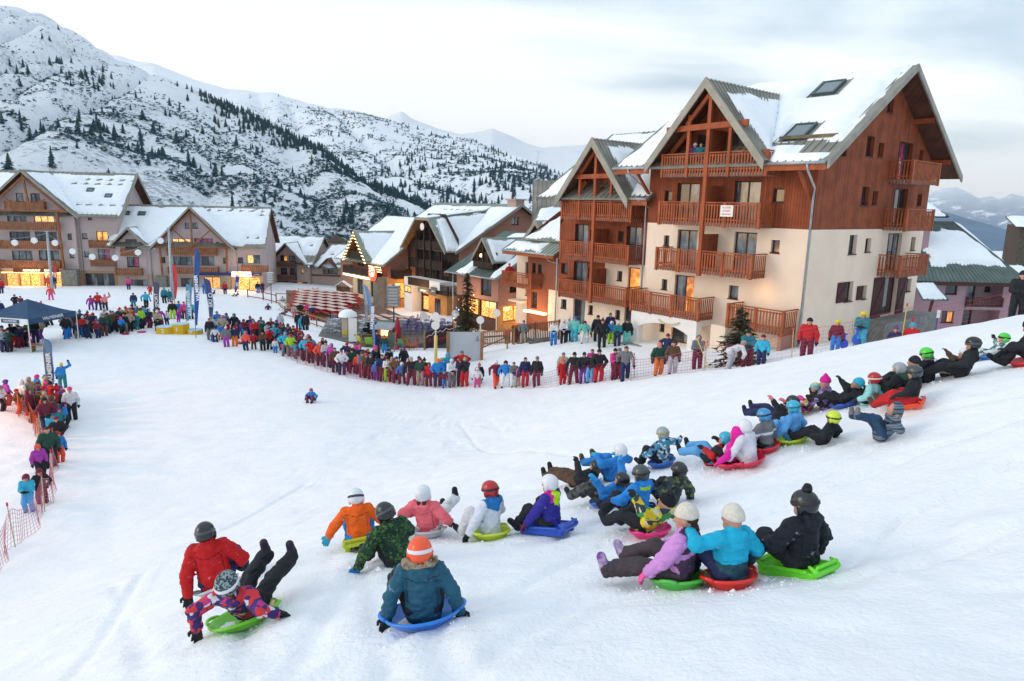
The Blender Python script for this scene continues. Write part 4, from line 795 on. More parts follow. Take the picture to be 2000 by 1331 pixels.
c.fascia([(-10.05, -1.25, zg(-10.05) + .05), (-4.85 - hx, -1.25, zh + .05), (-4.85 + hx, -1.25, zh + .05), (.35, -1.25, zg(.35) + .05)], .35, .1); c.fascia([(.72, 0, zq(0) + .05), (.72, 10.4, zq(10.4) + .05), (.72, 20.8, zq(0) + .05)], .35, .1)
for x in (-9.5, -7.62, -5.84, -4.34, -1.75): c.beams([((x, -.25, -.3), (x, -.25, min(zg(x) - .3, 7.7)), .2)], DBROWN)
c.balcony('x', 1, -1, -9.7, -1.8, 1.2, 4.3, DBROWN, .95, bal=.2, bw=.19); c.balcony('x', 1, -1, -9.6, -1.7, 1.2, 1.85, DBROWN, .95, bal=.2, bw=.19)
pc = c.panel(-7.9, .3, -2.0, -.3, -.45, .55, WHITE, 'parapet'); c.panel(-6.9, -2.0, -2.06, -2.01, -.4, .6, DBROWN, 'parapet_board'); c.balcony('x', -.3, -1, -1.2, 1.9, 1.6, -.75, DBROWN, 1.0, bal=.22, bw=.15)
c.panel(-7.9, -6.1, -2.0, -.3, -5, -.46, WHITE, 'pier'); c.panel(-3.7, .4, -1.0, .98, -5, -1.0, ORNG, 'shop_front'); c.panel(-6.0, -3.8, -.6, .9, -5, -.5, mat('dark_shop_front', (0.08, 0.035, 0.02), .6, .4, 3), 'shop_front')
c.window('x', -1.01, -1, -2.2, -1.0, -4.2, -1.7, 'd', 0.0); c.window('x', -.61, -1, -5.6, -4.1, -1.5, -.9, 's', 0.0); c.window('x', -2.01, -1, -7.7, -6.2, -1.4, -.6, 'w', 0.0)
c.window('x', -.61, -1, -5.5, -4.0, -3.6, -1.7, 'sd', 0.0)
def sign(b, x0, x1, z0, z1, y, txt, mboard, mtext, size, name='shop_sign'):
    s_ = b.panel(x0, x1, y - .06, y, z0, z1, mboard, name); o = link('lettering', text_mesh(txt, size, mtext, .006, bold=.004), s_); o.location = ((x0 + x1) / 2, y - .075, (z0 + z1) / 2 - b.base); o.rotation_euler = (PI / 2, 0, 0); return s_
LW = mat('white_letter', (0.85, 0.85, 0.85), .6); SLATE = mat('slate_sign', (0.05, 0.09, 0.10), .6)
sign(c, -4.4, -1.7, -1.0, -.5, -2.1, 'intersport', SLATE, LW, .3); sign(c, -1.45, -.2, -1.15, -.1, -2.12, 'SPORT', SLATE, LW, .22)
mb = c.mb(); mb.disc((-4.6, -1.35, 7.0), .45, .06, 18, axis=1); mb.build('satellite_dish', [WHITE], c.o)
mb = c.mb(); mb.box(-1.6, .2, 9.8, 11.2, 9.6, 10.5); mb.box(-1.8, .4, 9.6, 11.4, 10.5, 10.7); mb.build('chimney', [TAN], c.o)
# ---------------------------------------------------------------- restaurant with fairy lights
e = Bldg('restaurant', 'restaurant chalet with fairy lights on its gable, behind the red tables', (-16.66, 90.17), MR, -3.8)
eops = [(-8.9, -7.2, -2.9, -.8, 'd'), (-5.0, -3.5, -2.9, -.6, 'd'), (-8.6, -6.8, 1.1, 2.6, 'd'), (-5.9, -3.4, 1.1, 2.6, 'd')]
kE = 1.12
e.wall('x', 0.4, -1, -10.2, -.3, -4.5, 2.1, [(.2, mat('pale_yellow_render', (.62, .52, .36), .9, .1, .8)), (99, BROWNR)], eops); e.wall('x', .4, -1, -9.6, -4.0, 2.1, 6, [(99, ORNG)], [(-7.6, -6.2, 2.4, 4.0, 'd')], gab(-6.8, 5.6, kE))
e.wall('y', -.3, 1, .4, 16, -4.5, 8, [(0, ORNG), (99, SALM)], [(1.5, 4.5, -2.8, -.6, 's')], gab(8.2, 7.6, .68)); e.wall('y', -14, -1, .4, 16, -4.5, 8, [(99, SALM)], [], gab(8.2, 7.6, .68)); e.wall('x', .4, -1, -14, -10.2, -4.5, 2.1, [(99, SALM)]); e.fin_walls()
QE = [(-14, -.6, 1.8), (.2, -.6, 1.8), (.2, 8.2, 7.9), (-14, 8.2, 7.9)]; rE = e.roof([QE, [(.2, 17, 1.8), (-14, 17, 1.8), (-14, 8.2, 7.9), (.2, 8.2, 7.9)]], GREYG, ribs=.6)
def ze(x): return 5.95 - kE * abs(x + 6.8)
e.snow(QE, rE, (.2, .25, .1, .2), .3, .25, .3, seed=31, above=lambda P: np.where(np.abs(P[..., 0] + 6.8) > 3.4, 9, P[..., 2] - ze(P[..., 0])), holes=[(12.6, 7.2, .5, .3)])
E1 = [(-10.2, -1.0, ze(-10.2)), (-10.2, -.4, ze(-10.2)), (-6.8, 5.4, 5.95), (-6.8, -1, 5.95)]; E2 = [(-3.4, -.4, ze(-3.4)), (-3.4, -1.0, ze(-3.4)), (-6.8, -1, 5.95), (-6.8, 5.4, 5.95)]
rE2 = e.roof([E1, E2], GREYG, ribs=.5, soff=mat('honey_soffit', (0.36, 0.19, 0.07))); e.snow([(-3.4, 5.4, ze(-3.4)), (-3.4, -1, ze(-3.4)), (-6.8, -1, 5.95), (-6.8, 5.4, 5.95)], rE2, (0, .6, 0, .35), .25, .2, .3, seed=32, above=lambda P: (P[..., 2] - (1.8 + .693 * (P[..., 1] + .6)) + .1))
e.fascia([(-10.2, -1.05, ze(-10.2) + .05), (-6.8, -1.05, 6.0), (-3.4, -1.05, ze(-3.4) + .05)], .3, .1); e.fascia([(.25, -.6, 1.85), (.25, 8.2, 7.95)], .3, .1)
e.balcony('x', .4, -1, -9.3, -5.0, 1.0, 2.35, DBROWN, .85, bal=.2, bw=.19); e.balcony('x', .4, -1, -10.3, -1.9, 1.4, .3, DBROWN, .8, bal=.2, bw=.19); e.balcony('y', -.3, 1, .9, 3.2, 1.3, .25, DBROWN, .95, bal=.2, bw=.19)
e.panel(-1.9, -.6, -.9, .35, -4.5, .15, STONE, 'stone_pier')
BULB = mat('warm_bulb', (1, .75, .4), .5, emis=(1, .72, .35), es=3.5); BULBW = mat('white_strip_light', (1, .85, .6), .5, emis=(1, .78, .45), es=5.0)
mb = e.mb(); mb.box(-10.2, -1.9, -1.12, -1.05, -.25, -.05); mb.build('strip_light', [BULBW], e.o)
mb = e.mb()
for i in range(26):
    for sx in (-1, 1): x = -6.8 + sx * 3.4 * i / 26; mb.box(x - .05, x + .05, -1.17, -1.1, ze(x) - .25 - .25 * (i % 3), ze(x) - .15 - .25 * (i % 3))
for i in range(30): x = -3.4 + 3.5 * i / 30; mb.box(x - .05, x + .05, -.72, -.66, 1.45 - .3 * (i % 3), 1.56 - .3 * (i % 3))
mb.build('fairy_lights', [BULB], e.o)
mb = e.mb(); mb.disc((-.9, -1.5, .75), 1.0, .16, 26, axis=1); so1 = mb.build('round_sign', [mat('round_sign_face', (.75, .06, .03), .5, emis=(.9, .1, .04), es=.9)], e.o)
mb = e.mb(); mb.disc((-.9, -1.6, 1.0), .72, .05, 22, axis=1); mb.build('sign_glow', [mat('sign_glow', (1, .85, .6), .5, emis=(1, .75, .4), es=1.6)], so1)
o = link('lettering', text_mesh('Chez', .75, mat('sign_red', (.7, .03, .02), .5), .01, bold=.02), so1); o.location = (-.9, -1.66, 1.0 - e.base); o.rotation_euler = (PI / 2, 0, 0)
# ---------------------------------------------------------------- small chalet with a dormer in front of it
f = Bldg('chalet', 'small salmon chalet with a snowy roof and dormer behind the christmas tree', (-3.48, 69.9), MR, -2.6, 'chalet')
bF = [(-.1, ORNG), (99, SALM)]
f.wall('x', .9, -1, -5.2, 2.0, -4, 2.9, [(.3, mat('dark_arcade', (.09, .04, .025), .7, .3, 2)), (99, SALM)], [(-.9, .9, .7, 2.4, 'd'), (-1.0, 1.7, -1.6, .2, 's'), (-4.5, -1.3, -1.6, .2, 's')]); f.wall('y', 2.0, 1, .9, 12, -4, 7, bF, [(2.4, 3.6, 1.2, 2.4, 'd'), (1.6, 4.6, -1.8, -.2, 's'), (5.2, 7.4, -1.8, -.2, 's')], [(-.5, 1, 2.6)]); f.wall('x', .9, -1, 2.0, 2.01, -4, 2.9, bF)
f.wall('y', -5.2, -1, .9, 12, -4, 6, bF, [], [(-.5, 1, 2.6)]); f.fin_walls()
QF = [(-6, 0, 2.75), (2.6, 0, 2.75), (2.6, 8.0, 7.0), (-6, 8.0, 7.0)]; rF = f.roof([QF, [(2.6, 14, 3.5), (-6, 14, 3.5), (-6, 8, 7), (2.6, 8, 7)]], GREENR, ribs=.5)
def zf_(x): return 6.6 - 1.25 * abs(x + .3)
f.snow(QF, rF, (2.0, .15, .1, .3), .25, .3, .5, seed=41, above=lambda P: np.where(np.abs(P[..., 0] + .3) > 1.9, 9, P[..., 2] - zf_(P[..., 0])))
F2 = [(1.6, 2.6, zf_(1.6)), (1.6, .6, zf_(1.6)), (-.3, .6, 6.6), (-.3, 7, 6.6)]; F1 = [(-2.2, .6, zf_(-2.2)), (-2.2, 2.6, zf_(-2.2)), (-.3, 7, 6.6), (-.3, .6, 6.6)]; rF2 = f.roof([F1, F2], GREYG, ribs=.4)
f.snow(F2, rF2, (.1, .5, .05, .4), .25, .18, .4, seed=42); f.fascia([(-2.2, .55, zf_(-2.2) + .05), (-.3, .55, 6.65), (1.6, .55, zf_(1.6) + .05)], .28, .08); f.fascia([(2.65, 0, 2.8), (2.65, 8, 7.05)], .3, .08)
f.beams([((-.3, .7, 3.6), (-.3, .7, 6.2), .2), ((.6, .7, 3.6), (.6, .7, 5.2), .14), ((-1.2, .7, 3.6), (-1.2, .7, 5.2), .14), ((-1.9, .7, 3.9), (1.3, .7, 3.9), .16, .6)], DBROWN); f.panel(-1.9, 1.3, 1.2, 1.3, 3.2, 5.2, DBROWN, 'dormer_wall'); mb = f.mb(); mb.lathe([(0, 0), (.14, .05), (.14, .3), (0, .36)], 10, c=(-.9, .9, 4.6)); mb.build('lantern', [BULB], f.o)
f.pipe([(-4.6, 0, 2.7), (-4.6, 0, -3)]); f.balcony('y', 2.0, 1, 3.4, 5.2, 1.0, -.2, DBROWN, 1.0); f.gutter((-6, -.05, 2.7), (2.6, -.05, 2.7))
# back buildings between the chalets
h1 = Bldg('house', 'grey-roofed house with a dark timber gable behind the brown annex', (-3.5, 74.0), MR, -2, 'house')
h1.wall('x', 2, -1, 5.2, 9.4, -2, 9, [(99, DBROWN)], [], gab(7.3, 8.1, 1.0)); h1.wall('y', 9.4, 1, 2, 10, -2, 6, [(99, SALM)]); h1.fin_walls()
H1 = [(4.5, 1.2, 5.6), (4.5, 10, 5.6), (7.3, 10, 8.5), (7.3, 1.2, 8.5)]; H2 = [(10.1, 10, 5.6), (10.1, 1.2, 5.6), (7.3, 1.2, 8.5), (7.3, 10, 8.5)]; rH = h1.roof([H1, H2], SHEET); h1.snow(H1, rH, (1.0, .1, .1, .3), .3, seed=51); h1.snow(H2, rH, (.1, .5, .1, .3), .3, seed=52); h1.fascia([(4.5, 1.15, 5.65), (7.3, 1.15, 8.55), (10.1, 1.15, 5.65)], .5, .1)
h1.beams([((6.2, 1.4, 6.9), (7.3, 1.4, 7.9), .14), ((8.4, 1.4, 6.9), (7.3, 1.4, 7.9), .14), ((7.3, 1.4, 5), (7.3, 1.4, 8), .14)], WINF)
h2 = Bldg('house', 'grey-clad house with thick snow on its stepped roof behind the narrower chalet', (at(1082, 470, 78)[0], at(1082, 470, 78)[1]), -8, -2, 'house')
h2.wall('x', 0, -1, -2.6, 6, -2, 12.6, [(4.6, BROWNR), (99, mat('grey_metal_cladding', (.33, .32, .29), .5, .2, 1, kind=k_planks(.5)))]); h2.wall('y', -2.6, -1, 0, 8, -2, 12.6, [(99, SHEET)]); h2.wall('y', 6, 1, 0, 8, -2, 12.6, [(99, SHEET)]); h2.fin_walls(); h2.panel(-2.6, 6, 0, 8, 12.6, 12.7, SHEET, 'flat_roof')
H3 = [(-3.0, -5.5, 5.2), (6, -5.5, 5.2), (6, -.05, 9.8), (-1.8, -.05, 9.8)]; r3 = h2.roof([H3], SHEET); h2.snow(H3, r3, (.1, .1, .1, .1), .25, .45, .5, seed=53, lines=[(3.2, 0, 5)])
h2.panel(-2.6, 6, -4.9, -4.8, -2, 5.0, BROWNR, 'lower_wall'); mb = h2.mb(); mb.tube([(-2.2, 1, 12), (-2.2, 1, 16)], [.04, .02], 5); mb.build('antenna', [PIPE], h2.o)
# ---------------------------------------------------------------- left-hand apartment chalets
AX, AY = -60.0, 94.17
A = Bldg('apartment_chalet', 'tall apartment chalet with wide gable and slatted balconies at the far left', (AX, AY), 10, -3.4)
bA = [(-.3, mat('shop_arcade_tan', (.50, .30, .18), .8, .1, 1)), (99, GREYW)]
aops = [(-6.21, -5.3, 8.85, 9.98, 'c'), (-4.45, -3.3, 8.85, 9.98, 'cd'), (-7.56, -5.2, 6.2, 7.34, 'cc'), (-4.35, -1.9, 6.2, 7.38, 'ww'), (-7.5, -5.0, 3.7, 4.92, 'dd'), (-4.41, -1.75, 3.7, 4.95, 'dd'), (-7.48, -5.0, 1.1, 2.38, 'cc'), (-4.22, -1.7, 1.1, 2.45, 'cd'),
        (-12.2, -9.2, 6.2, 7.4, 'cd'), (-12.2, -9.2, 3.7, 4.9, 'dc'), (-12.2, -9.2, 1.1, 2.4, 'cd'), (-12.4, -9.9, -2.9, -.6, 's'), (-8.55, -7.1, -2.9, -.65, 's'), (-6.9, -4.4, -2.9, -.6, 'ss'), (-3.9, -1.35, -2.9, -.6, 'ss'),
        (-.43, .1, 3.96, 4.76, 'd'), (-.42, .15, 1.49, 2.3, 'c')]
kA = .95
A.wall('x', 0, -1, -14, -10, -4, 7.0, bA, sub(aops, -14, -10) ); A.wall('x', 0, -1, -10, .6, -4, 13, bA, [q for q in aops if q[0] >= -10 and q[1] <= .6], gab(-4.74, 12.5, kA))
A.wall('x', 0.8, -1, .6, 5.6, -4, 7.9, bA, [(1.05, 1.73, 4.02, 4.78, 'c'), (1.1, 1.75, 1.56, 2.33, 'c'), (2.85, 4.28, 3.75, 5.07, 'l'), (2.85, 4.4, 1.2, 2.6, 'cr'), (.95, 4.67, -3.2, -.7, 'dc'), (2.0, 2.5, 6.6, 7.0, 'd')]); A.wall('y', 5.6, 1, .8, 14, -4, 13, bA, [], gab(7, 12.6, .8)); A.wall('y', .6, 1, 0, .8, -4, 7.9, bA); A.wall('y', -14, -1, 0, 14, -4, 13, bA, [], gab(7, 12.6, .8)); A.fin_walls()
QA1 = [(-14.5, -.6, 7.1), (6.6, -.6, 7.1), (6.6, 7, 13.1), (-14.5, 7, 13.1)]; rA = A.roof([QA1, [(6.6, 14.6, 7.1), (-14.5, 14.6, 7.1), (-14.5, 7, 13.1), (6.6, 7, 13.1)]], SHEET, ribs=.6)
def za(x): return 13.0 - kA * abs(x + 4.74)
A.snow(QA1, rA, (.2, .2, .2, .6), .3, .25, .25, seed=61, above=lambda P: np.where(np.abs(P[..., 0] + 4.74) > 6.3, 9, P[..., 2] - za(P[..., 0])), lines=[(8.0, 14, 21), (7.0, 13, 20), (2.4, 15, 21)], holes=[(16.0, 5.6, .35, .25), (18.6, 4.4, .35, .25), (17.5, .35, 3, .2)])
for cc in ((16.0, 5.6), (18.6, 4.4)): A.skylight(QA1, cc, .45, .4, rA)
A1 = [(-11.1, -1.2, za(-11.1)), (-11.1, -.3, za(-11.1)), (-4.74, 6.9, 13.0), (-4.74, -1.2, 13.0)]; A2 = [(1.6, -.3, za(1.6)), (1.6, -1.2, za(1.6)), (-4.74, -1.2, 13.0), (-4.74, 6.9, 13.0)]; rA2 = A.roof([A1, A2], SHEET, ribs=.6)
A.snow([(1.6, 6.9, za(1.6)), (1.6, -1.2, za(1.6)), (-4.74, -1.2, 13), (-4.74, 6.9, 13)], rA2, (0, .8, .1, .3), .3, .2, .3, seed=62, above=lambda P: (P[..., 2] - (7.1 + .79 * (P[..., 1] + .6)) + .1)); A.snow([(-11.1, -1.2, za(-11.1)), (-11.1, 6.9, za(-11.1)), (-4.74, 6.9, 13), (-4.74, -1.2, 13)], rA2, (.5, 0, .1, .3), .5, .2, .3, seed=63, above=lambda P: (P[..., 2] - (7.1 + .79 * (P[..., 1] + .6)) + .1))
A.fascia([(-11.1, -1.25, za(-11.1) + .05), (-4.74, -1.25, 13.05), (1.6, -1.25, za(1.6) + .05)], .38, .1); A.fascia([(6.65, -.6, 7.15), (6.65, 7, 13.15), (6.65, 14.6, 7.15)], .5, .1)
A.beams([((-4.3, -.9, 7.7), (-4.74, -.9, 12.4), .22), ((-9.6, -.9, 7.6), (-4.8, -.9, 12.0), .2, .26), ((.1, -.9, 7.6), (-4.7, -.9, 12.0), .2, .26), ((-10, -.9, 7.7), (.4, -.9, 7.75), .22, .26), ((-7.0, -.9, 9.2), (-4.8, -.9, 7.9), .16), ((-2.4, -.9, 9.2), (-4.7, -.9, 7.9), .16), ((-.9, -.9, -.1), (-1.1, -.9, 7.7), .28)], LBROWN)
A.balcony('x', 0, -1, -7.18, -2.6, 1.0, 8.1, LBROWN, .85, bal=.24, bw=.19)
for zz in (5.4, 2.9, .3): A.balcony('x', 0, -1, -13.6, -8.9, 1.0, zz, LBROWN, .88, bal=.24, bw=.19); A.balcony('x', 0, -1, -8.4, -1.35, 1.0, zz, LBROWN, .88, bal=.24, bw=.19)
A.balcony('x', .8, -1, 2.25, 5.2, 1.0, 3.05, LBROWN, .85, bal=.24, bw=.19); A.balcony('x', .8, -1, 2.25, 5.3, 1.0, .55, LBROWN, .85, bal=.24, bw=.19)
A.panel(-1.3, .7, -1.1, -.02, -4, -.05, STONE, 'stone_pier'); A.panel(-10.2, -8.9, -1.1, -.02, -4, -.2, STONE, 'stone_pier'); A.pipe([(1.0, -.7, 7.0), (.9, .7, 6.6), (.9, .75, -3)])
sign(A, -7.0, -1.4, -.42, .1, -1.12, 'RESTAURANT     BAR', mat('brown_sign_board', (.10, .03, .02), .6), mat('lit_letter', (1, .85, .6), .5, emis=(1, .8, .5), es=2.5), .34)
A.panel(-8.8, -1.4, -.5, -.3, -.58, -.45, mat('lit_soffit', (1, .7, .35), .5, emis=(1, .62, .25), es=2.0), 'soffit_light')
Bq = Bldg('apartment_chalet', 'lower apartment chalet with one small and one wide gable and shops beneath', (AX, AY), 10, -4.2)
bB = [(-.75, TAN), (99, GREYW)]
bops = [(12.75, 15.16, 3.05, 4.26, 'ww'), (15.65, 18.12, 3.1, 4.34, 'rr'), (14.54, 15.16, 5.7, 6.48, 'c'), (15.54, 16.25, 5.72, 6.5, 'c'), (12.1, 12.5, 3.2, 3.9, 'l'), (18.5, 18.9, 3.2, 3.9, 'd'), (12.75, 15.26, .55, 1.8, 'cd'), (15.67, 18.14, .55, 1.87, 'cd'), (11.2, 11.7, .9, 1.7, 'd'), (19.3, 19.8, .9, 1.7, 'd'), (13.54, 15.15, -3.3, -1.2, 'dc'), (16.6, 18.78, -3.3, -1.05, 's')]
kB = 1.04
Bq.wall('x', 0, -1, 10.3, 21.0, -5, 9, bB, bops, gab(15.6, 8.2, kB)); Bq.wall('x', 0, -1, 5.4, 9.3, -5, 6, bB, [(6.75, 8.2, 2.7, 4.1, 'dd'), (6.75, 8.3, .3, 1.65, 'cr'), (7.05, 10.1 - .9, -3.3, -1.45, 'cd')], gab(7.5, 5.35, 1.0)); Bq.wall('x', 0.05, -1, 9.3, 10.3, -5, 3.2, bB)
Bq.wall('x', 0, -1, 21.0, 24.6, -5, 3.2, bB, [(21.3, 22.0, .95, 1.75, 'd'), (22.5, 24.3, .9, 2.1, 'wc'), (21.1, 24.2, -3.3, -1.05, 'sss')]); Bq.wall('y', 24.6, 1, 0, 12, -5, 9, bB, [], gab(6, 8.3, .85)); Bq.fin_walls()
QB1 = [(4.4, -.6, 3.2), (25.2, -.6, 3.2), (25.2, 6, 8.75), (4.4, 6, 8.75)]; rB = Bq.roof([QB1, [(25.2, 12.6, 3.2), (4.4, 12.6, 3.2), (4.4, 6, 8.75), (25.2, 6, 8.75)]], SHEET, ribs=.6)
def zb_(x): return 8.7 - kB * abs(x - 15.6)
def zs_(x): return 5.75 - 1.0 * abs(x - 7.5)
Bq.snow(QB1, rB, (.3, .2, .15, .5), .3, .28, .25, seed=71, above=lambda P: np.minimum(np.where(np.abs(P[..., 0] - 15.6) > 5.6, 9, P[..., 2] - zb_(P[..., 0])), np.where(np.abs(P[..., 0] - 7.5) > 2.2, 9, P[..., 2] - zs_(P[..., 0]))), lines=[(7.6, 10, 23), (6.8, 19, 23), (1.9, 18, 24)], holes=[(1.2, 6.6, .45, .3), (3.3, 6.6, .45, .3), (17, .2, 1, .1), (19.5, .4, 1.5, .25)])
for cc in ((1.2, 6.6), (3.3, 6.6)): Bq.skylight(QB1, cc, .5, .4, rB)
for nm_, z_, x0, x1, xm, yb_, xx in (('a', zb_, 9.9, 21.3, 15.6, 5.9, .4), ('b', zs_, 5.2, 9.8, 7.5, 2.4, .1)):
    q1 = [(x0, -1.1, z_(x0)), (x0, -.4, z_(x0)), (xm, yb_, z_(xm)), (xm, -1.1, z_(xm))]; q2 = [(x1, -.4, z_(x1)), (x1, -1.1, z_(x1)), (xm, -1.1, z_(xm)), (xm, yb_, z_(xm))]; r_ = Bq.roof([q1, q2], SHEET, ribs=.6)
    for q in ([(x0, -1.1, z_(x0)), (x0, yb_, z_(x0)), (xm, yb_, z_(xm)), (xm, -1.1, z_(xm))], [(x1, yb_, z_(x1)), (x1, -1.1, z_(x1)), (xm, -1.1, z_(xm)), (xm, yb_, z_(xm))]): Bq.snow(q, r_, (.35, .35, .1, .15), .3, .2, .2, seed=72, above=lambda P: (P[..., 2] - (3.2 + .841 * (P[..., 1] + .6)) + .1))
    Bq.fascia([(x0, -1.15, z_(x0) + .05), (xm, -1.15, z_(xm) + .05), (x1, -1.15, z_(x1) + .05)], .33, .1)
Bq.beams([((15.55, -.8, 2.9), (15.6, -.8, 8.2), .2), ((10.6, -.8, 3.1), (20.6, -.8, 3.15), .2), ((13.2, -.8, 5.5), (15.5, -.8, 3.3), .15), ((18, -.8, 5.5), (15.6, -.8, 3.3), .15), ((10.9, -.8, 3.3), (15.5, -.8, 8.0), .18), ((20.3, -.8, 3.3), (15.7, -.8, 8.0), .18), ((11.4, -.7, -.7), (11.3, -.7, 3.1), .22), ((19.9, -.7, -.7), (20.0, -.7, 3.1), .22)], LBROWN)
for x0, x1, zz in ((12.27, 18.65, 2.2), (12.24, 18.68, -.35), (6.39, 8.5, 2.05), (5.5, 8.74, -.6), (21.9, 25.4, -.05)): Bq.balcony('x', 0, -1, x0, x1, .9, zz, LBROWN, .8, bal=.24, bw=.19)
Bq.panel(10.46, 11.9, -1.0, -.02, -5, -.9, STONE, 'stone_pier'); Bq.panel(19.0, 20.3, -1.0, -.02, -5, -.7, STONE, 'stone_pier'); Bq.pipe([(9.9, -.8, 2.9), (9.9, -.1, 2.5), (9.9, -.1, -3)]); Bq.pipe([(21.4, -.6, 3.1), (21.2, -.1, 2.8), (21.2, -.1, -1)])
NAVY = mat('navy_sign', (.02, .03, .12), .5); bs_ = Bq.panel(16.0, 24.6, -1.05, -1.0, -.72, -.3, NAVY, 'sign_band')
s1_ = Bq.panel(20.6, 23.2, -1.12, -1.06, -.86, -.18, mat('backlit_white_sign', (.9, .9, 1), .5, emis=(.8, .85, 1), es=1.1), 'shop_sign'); Bq.panel(21.0, 22.2, -1.14, -1.13, -.8, -.24, mat('backlit_red_sign', (.9, .1, .05), .5, emis=(1, .16, .1), es=1.0), 'sign_red_panel')
o = link('lettering', text_mesh('SPORT', .4, LW, .01, bold=.012), s1_); o.location = (21.6, -1.16, -.52 - Bq.base); o.rotation_euler = (PI / 2, 0, 0)
o = link('lettering', text_mesh('2000', .4, NAVY, .01, bold=.012), s1_); o.location = (22.75, -1.16, -.52 - Bq.base); o.rotation_euler = (PI / 2, 0, 0)
o = link('lettering', text_mesh('Location', .22, LW, .01), bs_); o.location = (23.95, -1.07, -.52 - Bq.base); o.rotation_euler = (PI / 2, 0, 0)
# small houses in the middle distance
Dh = Bldg('house', 'tan gabled house with two tiers of brown balconies in the middle of the village', (-37.06, 111.5), -5, -5, 'house')
bD = [(99, TAN)]
Dh.wall('x', 0, -1, -2.6, 4.3, -6, 4, bD, [(-.6, .55, .15, 1.1, 'dl'), (.9, 1.95, .15, 1.1, 'cd'), (-.6, .5, -1.95, -.9, 'd'), (.9, 2.1, -1.95, -.9, 'dc'), (2.86, 3.2, -1.66, -1.0, 'l'), (-2.0, 0.6, -4.6, -3.1, 'd'), (1.2, 3.8, -4.6, -3.1, 'dl')], gab(.7, 2.75, 1.0)); Dh.wall('y', 4.3, 1, 0, 10, -6, 5, bD, [], gab(5.5, 3.6, .75)); Dh.fin_walls()
QD = [(-6.5, -.4, -.3), (4.9, -.4, -.3), (4.9, 5.5, 3.95), (-6.5, 5.5, 3.95)]; rD = Dh.roof([QD, [(4.9, 11, -.3), (-6.5, 11, -.3), (-6.5, 5.5, 3.95), (4.9, 5.5, 3.95)]], SHEET, ribs=.7)
def zd_(x): return 3.1 - 1.0 * abs(x - .7)
Dh.snow(QD, rD, (.2, .2, .1, .2), .35, .28, .35, seed=81, above=lambda P: np.where(np.abs(P[..., 0] - .7) > 3.3, 9, P[..., 2] - zd_(P[..., 0])), holes=[(10.3, 1.6, .9, .9), (9.8, 4.9, .3, .2)])
for q in ([(-2.7, -1, zd_(-2.7)), (-2.7, -.3, zd_(-2.7)), (.7, 4.2, 3.1), (.7, -1, 3.1)], [(4.1, -.3, zd_(4.1)), (4.1, -1, zd_(4.1)), (.7, -1, 3.1), (.7, 4.2, 3.1)]): r_ = Dh.roof([q], SHEET); Dh.snow(q, r_, (.3, .3, .1, .1), .3, .2, .2, seed=82)
Dh.fascia([(-2.7, -1.05, zd_(-2.7) + .05), (.7, -1.05, 3.15), (4.1, -1.05, zd_(4.1) + .05)], .25, .1)
for zz in (-.55, -2.6): Dh.balcony('x', 0, -1, -.95, 2.1, .8, zz, mat('brown_balcony', (.13, .06, .045), .7), .62, bal=.24, bw=.2)
Dh.pipe([(4.3, -.1, -.4), (4.3, -.1, -5)])
D2h = Bldg('house', 'low tan house with a small front gable beside the red tables', (-37.06, 111.5), -5, -5, 'house')
D2h.wall('x', .5, -1, 4.4, 11.2, -6, -.5, bD, [(6.2, 8.7, -1.75, -.75, 'cd'), (9.6, 10.6, -3.9, -2.7, 'l')]); D2h.wall('x', .45, -1, 5.95, 8.7, -.5, 1, bD, [], gab(7.3, .6, .95)); D2h.wall('y', 11.2, 1, .5, 8, -6, -.5, bD); D2h.fin_walls()
q = [(4.3, -.1, -.75), (11.4, -.1, -.75), (11.0, 5, 2.8), (6.1, 5, 2.8)]; r_ = D2h.roof([q, [(11.4, 10, -.75), (4.3, 10, -.75), (6.1, 5, 2.8), (11.0, 5, 2.8)]], SHEET, ribs=.7); D2h.snow(q, r_, (.4, .2, .35, .1), .3, .25, .5, seed=83, holes=[(2.2, 3.6, .5, .25), (5, 3.6, .5, .25), (4.7, 1.2, .8, .4)])
for q in ([(5.7, -.4, -.7), (5.7, .3, -.7), (7.3, 2.6, .85), (7.3, -.4, .85)], [(8.9, .3, -.7), (8.9, -.4, -.7), (7.3, -.4, .85), (7.3, 2.6, .85)]): D2h.roof([q], mat('brown_sheet', (.14, .07, .05), .6))
D2h.panel(4.4, 11.2, .35, .45, -2.1, -1.85, mat('brown_balcony', (.13, .06, .045)), 'wall_band')
ct = Bldg('clock_tower', 'small stone bell tower with a cross among the dark trees', tuple(at(657, 480, 150)[:2]), 0, -6, 'tower')
ct.panel(-1.6, 1.6, -1.6, 1.6, -6, 1.0, mat('tower_stone', (.24, .22, .18), .9, .3, 1), 'tower_wall'); mb = ct.mb(); mb.box(-1.9, 1.9, -1.9, 1.9, 1.0, 1.3); mb.add([(-1.9, -1.9, 1.3), (1.9, -1.9, 1.3), (1.9, 1.9, 1.3), (-1.9, 1.9, 1.3), (0, 0, 2.6)], [(0, 1, 4), (1, 2, 4), (2, 3, 4), (3, 0, 4)]); mb.box(-.08, .08, -.08, .08, 2.6, 4.2); mb.box(-1.6, 1.6, -.08, .08, 3.6, 3.75); mb.build('tower_roof', [BARK], ct.o)
